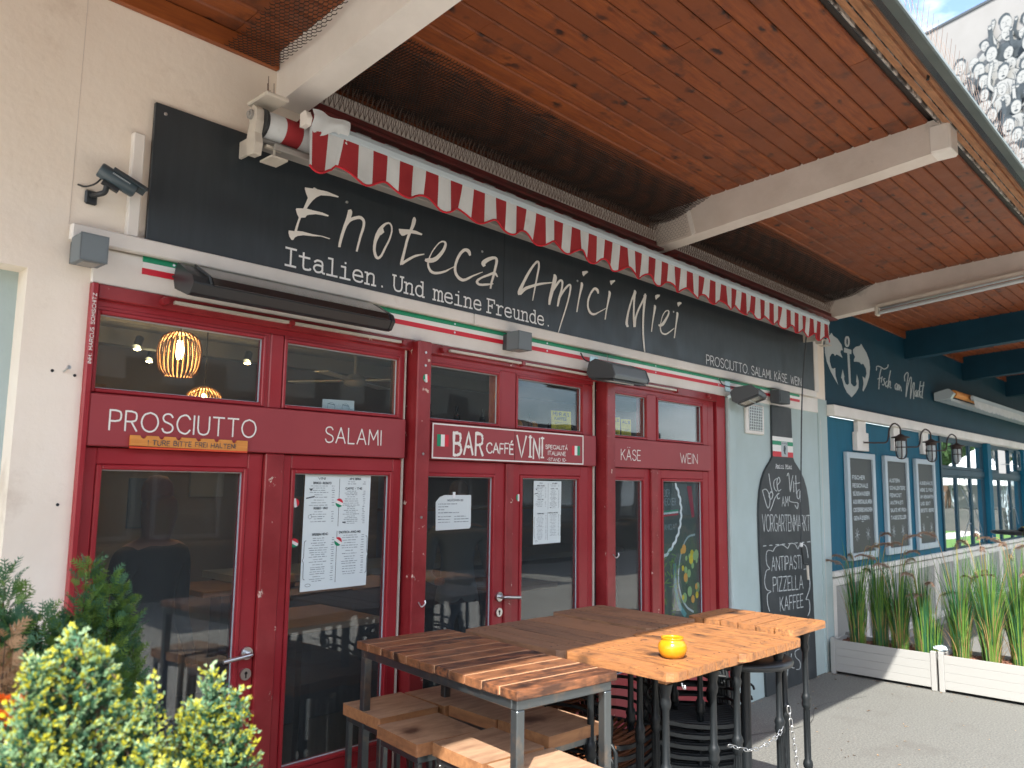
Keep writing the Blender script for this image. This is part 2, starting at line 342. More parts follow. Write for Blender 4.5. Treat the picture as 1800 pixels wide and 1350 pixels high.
# ------------------------------------------------------------------ lettering
# strokes on a 10-high grid: 's' = smooth curve, 'l' = straight lines
CAPS = {
'A': (7.6, 'l0,0 3.8,10 7.6,0;l1.4,3.4 6.2,3.4'), 'B': (6.4, 'l0,0 0,10;l0,10 3,10;s3,10 5.2,9.4 5.6,7.6 4.9,5.9 3,5.3;l3,5.3 0,5.3;s3,5.3 5.6,4.6 6.4,2.7 5.6,.8 3,0;l3,0 0,0'),
'C': (7.8, 's7.8,8 6.3,9.6 4.4,10 1.4,8.6 0,5 1.4,1.4 4.4,0 6.3,.4 7.8,2'), 'D': (7.2, 'l0,0 0,10;l0,10 2.6,10;s2.6,10 6,8.6 7.2,5 6,1.4 2.6,0;l2.6,0 0,0'),
'E': (5.4, 'l5.4,10 0,10 0,0 5.4,0;l0,5.2 4.6,5.2'), 'F': (5.4, 'l5.4,10 0,10 0,0;l0,5 4.6,5'),
'G': (8.2, 's7.9,8.2 6.3,9.6 4.4,10 1.4,8.6 0,5 1.4,1.4 4.4,0 6.8,.8 8,2.6;l8,2.6 8,4.6 5,4.6'), 'H': (7, 'l0,0 0,10;l7,0 7,10;l0,5.2 7,5.2'),
'I': (0.01, 'l0,0 0,10'), 'K': (6.6, 'l0,0 0,10;l6.2,10 0,4.2;l1.9,6 6.6,0'), 'L': (5, 'l0,10 0,0 5,0'), 'M': (8.4, 'l0,0 .6,10 4.2,3.4 7.8,10 8.4,0'),
'N': (7, 'l0,0 0,10 7,0 7,10'), 'O': (9.4, 's4.7,10 1.4,8.6 0,5 1.4,1.4 4.7,0 8,1.4 9.4,5 8,8.6 4.7,10'), 'P': (6, 'l0,0 0,10;l0,10 3,10;s3,10 5.4,9.3 6,7.3 5.4,5.2 3,4.5;l3,4.5 0,4.5'),
'R': (6.4, 'l0,0 0,10;l0,10 3,10;s3,10 5.4,9.3 6,7.4 5.4,5.4 3,4.7;l3,4.7 0,4.7;l3.2,4.7 6.4,0'), 'S': (6.2, 's5.9,8.4 4.8,9.7 3,10 1,9.3 .3,7.6 1.2,6 3.2,5.2 5.4,4.2 6.2,2.5 5.3,.7 3,0 1,.5 0,2'),
'T': (7, 'l0,10 7,10;l3.5,10 3.5,0'), 'U': (7, 'l0,10 0,3.4;s0,3.4 .9,.9 3.5,0 6.1,.9 7,3.4;l7,3.4 7,10'), 'V': (7.4, 'l0,10 3.7,0 7.4,10'),
'W': (10.4, 'l0,10 2.8,0 5.2,8.4 7.6,0 10.4,10'), 'Z': (6.4, 'l0,10 6.4,10 0,0 6.4,0'), 'X': (6.4, 'l0,10 6.4,0;l6.4,10 0,0'), 'Y': (6.8, 'l0,10 3.4,5 6.8,10;l3.4,5 3.4,0'),
'0': (6, 's3,10 .6,8.4 0,5 .6,1.6 3,0 5.4,1.6 6,5 5.4,8.4 3,10'), '1': (2.4, 'l0,7.6 2.4,10 2.4,0'), '.': (0.2, 'l0,0 .2,.3'), ':': (0.2, 'l0,1 .2,1.3;l0,6 .2,6.3'), '!': (0.3, 'l.1,10 .1,3;l.1,.3 .2,0'),
'-': (3, 'l0,4.8 3,4.8'), '+': (1.2, 'l0,4.4 1,4.8'), ' ': (3.4, '')}
CAPS['Ä'] = (7.6, CAPS['A'][1] + ';l2,12.2 2.2,12.2;l5.4,12.2 5.6,12.2'); CAPS['Ü'] = (7, CAPS['U'][1] + ';l1.6,12 1.9,12;l5,12 5.3,12')
CAPS['É'] = (5.4, CAPS['E'][1] + ';l2,11.6 3.8,13.8'); CAPS['Á'] = (7.6, CAPS['A'][1] + ';l3.4,11.6 5.2,13.6')
# typewriter slab letters centred on x = 0, cap height 10, x-height 7
SLAB = {'I': 'l-2.6,10 2.6,10;l-2.6,0 2.6,0;l0,0 0,10', 't': 'l-.8,9.4 -.8,1.8;s-.8,1.8 -.4,.3 1,0 2.6,.3 3,.9;l-3,7 2.4,7', 'a': 's-2.2,5.9 -1,6.9 .4,7 1.6,6.5 2,5;l2,5 2,1;s2,1 2.2,.2 3.2,0;s2,4 -.4,4.3 -2,3.6 -2.6,2 -1.6,.3 -.2,0 1.2,.6 2,2',
'l': 'l-2.2,10 0,10 0,0;l-2.8,0 2.8,0', 'i': 'l-2.2,7 0,7 0,0;l-2.8,0 2.8,0;l-.15,9.6 .15,9.6', 'e': 'l-2.7,3.7 2.7,3.7;s2.7,3.7 2,6.2 0,7 -2,6.2 -2.8,3.5 -2,.8 .2,0 2,.3 2.6,1.2',
'n': 'l-3.2,7 -1.9,7 -1.9,0;s-1.9,5 -.8,6.6 .6,7 1.8,6.4 2.1,4.8;l2.1,4.8 2.1,0;l-3.2,0 -.6,0;l1,0 3.4,0', '.': 'l-.15,.5 .15,.5', 'U': 'l-3.6,10 -1.4,10;l1.4,10 3.6,10;l-2.6,10 -2.6,3;s-2.6,3 -1.8,.7 0,0 1.8,.7 2.6,3;l2.6,3 2.6,10',
'd': 'l.8,10 2.1,10 2.1,0 3.2,0;s2.1,5 1,6.6 -.4,7 -2.1,6 -2.8,3.5 -2.1,1 -.4,0 1,.4 2.1,2', 'm': 'l-3.9,7 -2.9,7 -2.9,0;s-2.9,5.4 -2,6.8 -.9,6.8 0,5.4;l0,5.4 0,0;s0,5.4 .9,6.8 2,6.8 2.8,5.4;l2.8,5.4 2.8,0;l-3.9,0 -2,0;l-.6,0 .9,0;l2,0 3.8,0',
'F': 'l-3.2,10 3,10 3,7.6;l-1.9,10 -1.9,0;l-3.2,0 .2,0;l-1.9,5.2 1.2,5.2;l1.2,6.4 1.2,4', 'r': 'l-2.6,7 -1,7 -1,0;s-1,4.6 0,6.3 1.6,7 2.9,6.4;l-2.6,0 1.4,0', 'u': 'l-3.2,7 -1.9,7 -1.9,2.2;s-1.9,2.2 -1.4,.6 -.2,0 1,.4 2.1,2;l1,7 2.1,7 2.1,0 3.4,0',
'A': 'l-1.6,10 .3,10 3,0;l-.3,10 -2.9,0;l-4,0 -1.6,0;l1.6,0 4,0;l-1.9,3.6 1.9,3.6', 'c': 's2.4,5.6 1.2,6.9 -.4,7 -2.2,6 -2.8,3.5 -2,.8 0,0 2,.4 2.7,1.4', 'M': 'l-4,10 -2.8,10 0,4 2.8,10 4,10;l-3,9.6 -3,0;l3,9.6 3,0;l-4,0 -1.8,0;l1.8,0 4,0', ' ': ''}
def strip_mesh(mb, pts, wd, y, mi=0, jit=0.0, frame=None, step=0.00005):
    """flat brush stroke through (x,z) points on the plane y (or in a frame)"""
    n = len(pts); L_ = []; yy = y
    for i, p in enumerate(pts):
        a = pts[max(i - 1, 0)]; b = pts[min(i + 1, n - 1)]; dx, dz = b[0] - a[0], b[1] - a[1]; l = math.hypot(dx, dz) or 1e-9
        ww = wd * .5 * (1 + jit * R.uniform(-1, 1)); ex = ez = 0
        if i == 0: ex, ez = -dx / l * wd * .35, -dz / l * wd * .35
        if i == n - 1: ex, ez = dx / l * wd * .35, dz / l * wd * .35
        L_.append((p[0] + ex - dz / l * ww, p[1] + ez + dx / l * ww, p[0] + ex + dz / l * ww, p[1] + ez - dx / l * ww))
    vs = []
    for i, q in enumerate(L_):
        yk = yy - i * step
        a, b = Vector((q[0], yk, q[1])), Vector((q[2], yk, q[3]))
        vs += [frame @ a, frame @ b] if frame else [a, b]
    mb.add(vs, [(2 * i, 2 * i + 1, 2 * i + 3, 2 * i + 2) for i in range(n - 1)], mi)
CNT = [0]
def glyph(mb, spec, ox, oz, sx, sz, wd, y, mi=0, jit=0.0, shear=0.0, frame=None):
    for st in filter(None, spec.split(';')):
        P = [tuple(map(float, c.split(','))) for c in st[1:].split()]
        P = [(ox + (a + shear * b) * sx, oz + b * sz) for a, b in P]
        if st[0] == 's': P = [(q.x, q.y) for q in catmull([(a, b, 0) for a, b in P], 4)]
        elif jit: P = [(P[i][0] + (P[i + 1][0] - P[i][0]) * k / 4, P[i][1] + (P[i + 1][1] - P[i][1]) * k / 4) for i in range(len(P) - 1) for k in range(4)] + [P[-1]]
        CNT[0] = (CNT[0] + 1) % 9
        if st[0] == 'l' and not jit:
            for i in range(len(P) - 1): strip_mesh(mb, P[i:i + 2], wd, y - CNT[0] * .00012 - i * .00008, mi, 0, frame)
        else: strip_mesh(mb, P, wd, y - CNT[0] * .00012, mi, jit, frame)
def caps(mb, text, x0, x1, z0, z1, wd, y, mi=0, gap=2.2, jit=0.0, bend=None, frame=None, zend=None):
    ws = [CAPS[c][0] for c in text]; tot = sum(ws) + gap * (len(text) - 1); s = (x1 - x0) / tot; x = x0
    for c, g in zip(text, ws):
        t = (x - x0) / (x1 - x0); zz = z0 + (zend - z0) * t if zend is not None else z0
        zz += R.uniform(-1, 1) * jit * (z1 - z0) * .15
        glyph(mb, CAPS[c][1], x, zz, s, (z1 - z0) / 10, wd, y, mi, jit, 0, frame); x += (g + gap) * s
def slab(mb, text, xs, z0, h, sx, wd, y, mi=0):
    for c, x in zip(text, xs): glyph(mb, SLAB[c], x, z0, sx, h / 10, wd, y, mi)
def strips(mb, S, y, mi=0):
    for k, st in enumerate(S):
        vs = []
        for i, q in enumerate(st):
            yk = y - (k % 7) * .0002 - i * .00002; vs += [(q[0], yk, q[1]), (q[2], yk, q[3])]
        mb.add(vs, [(2 * i, 2 * i + 1, 2 * i + 3, 2 * i + 2) for i in range(len(st) - 1)], mi)
def flat_poly(mb, P, y, mi=0, frame=None):
    vs = [Vector((p[0], y, p[1])) for p in P]
    tri = tessellate_polygon([[Vector((p[0], p[1], 0)) for p in P]])
    mb.add([frame @ v for v in vs] if frame else vs, [tuple(t) for t in tri], mi)

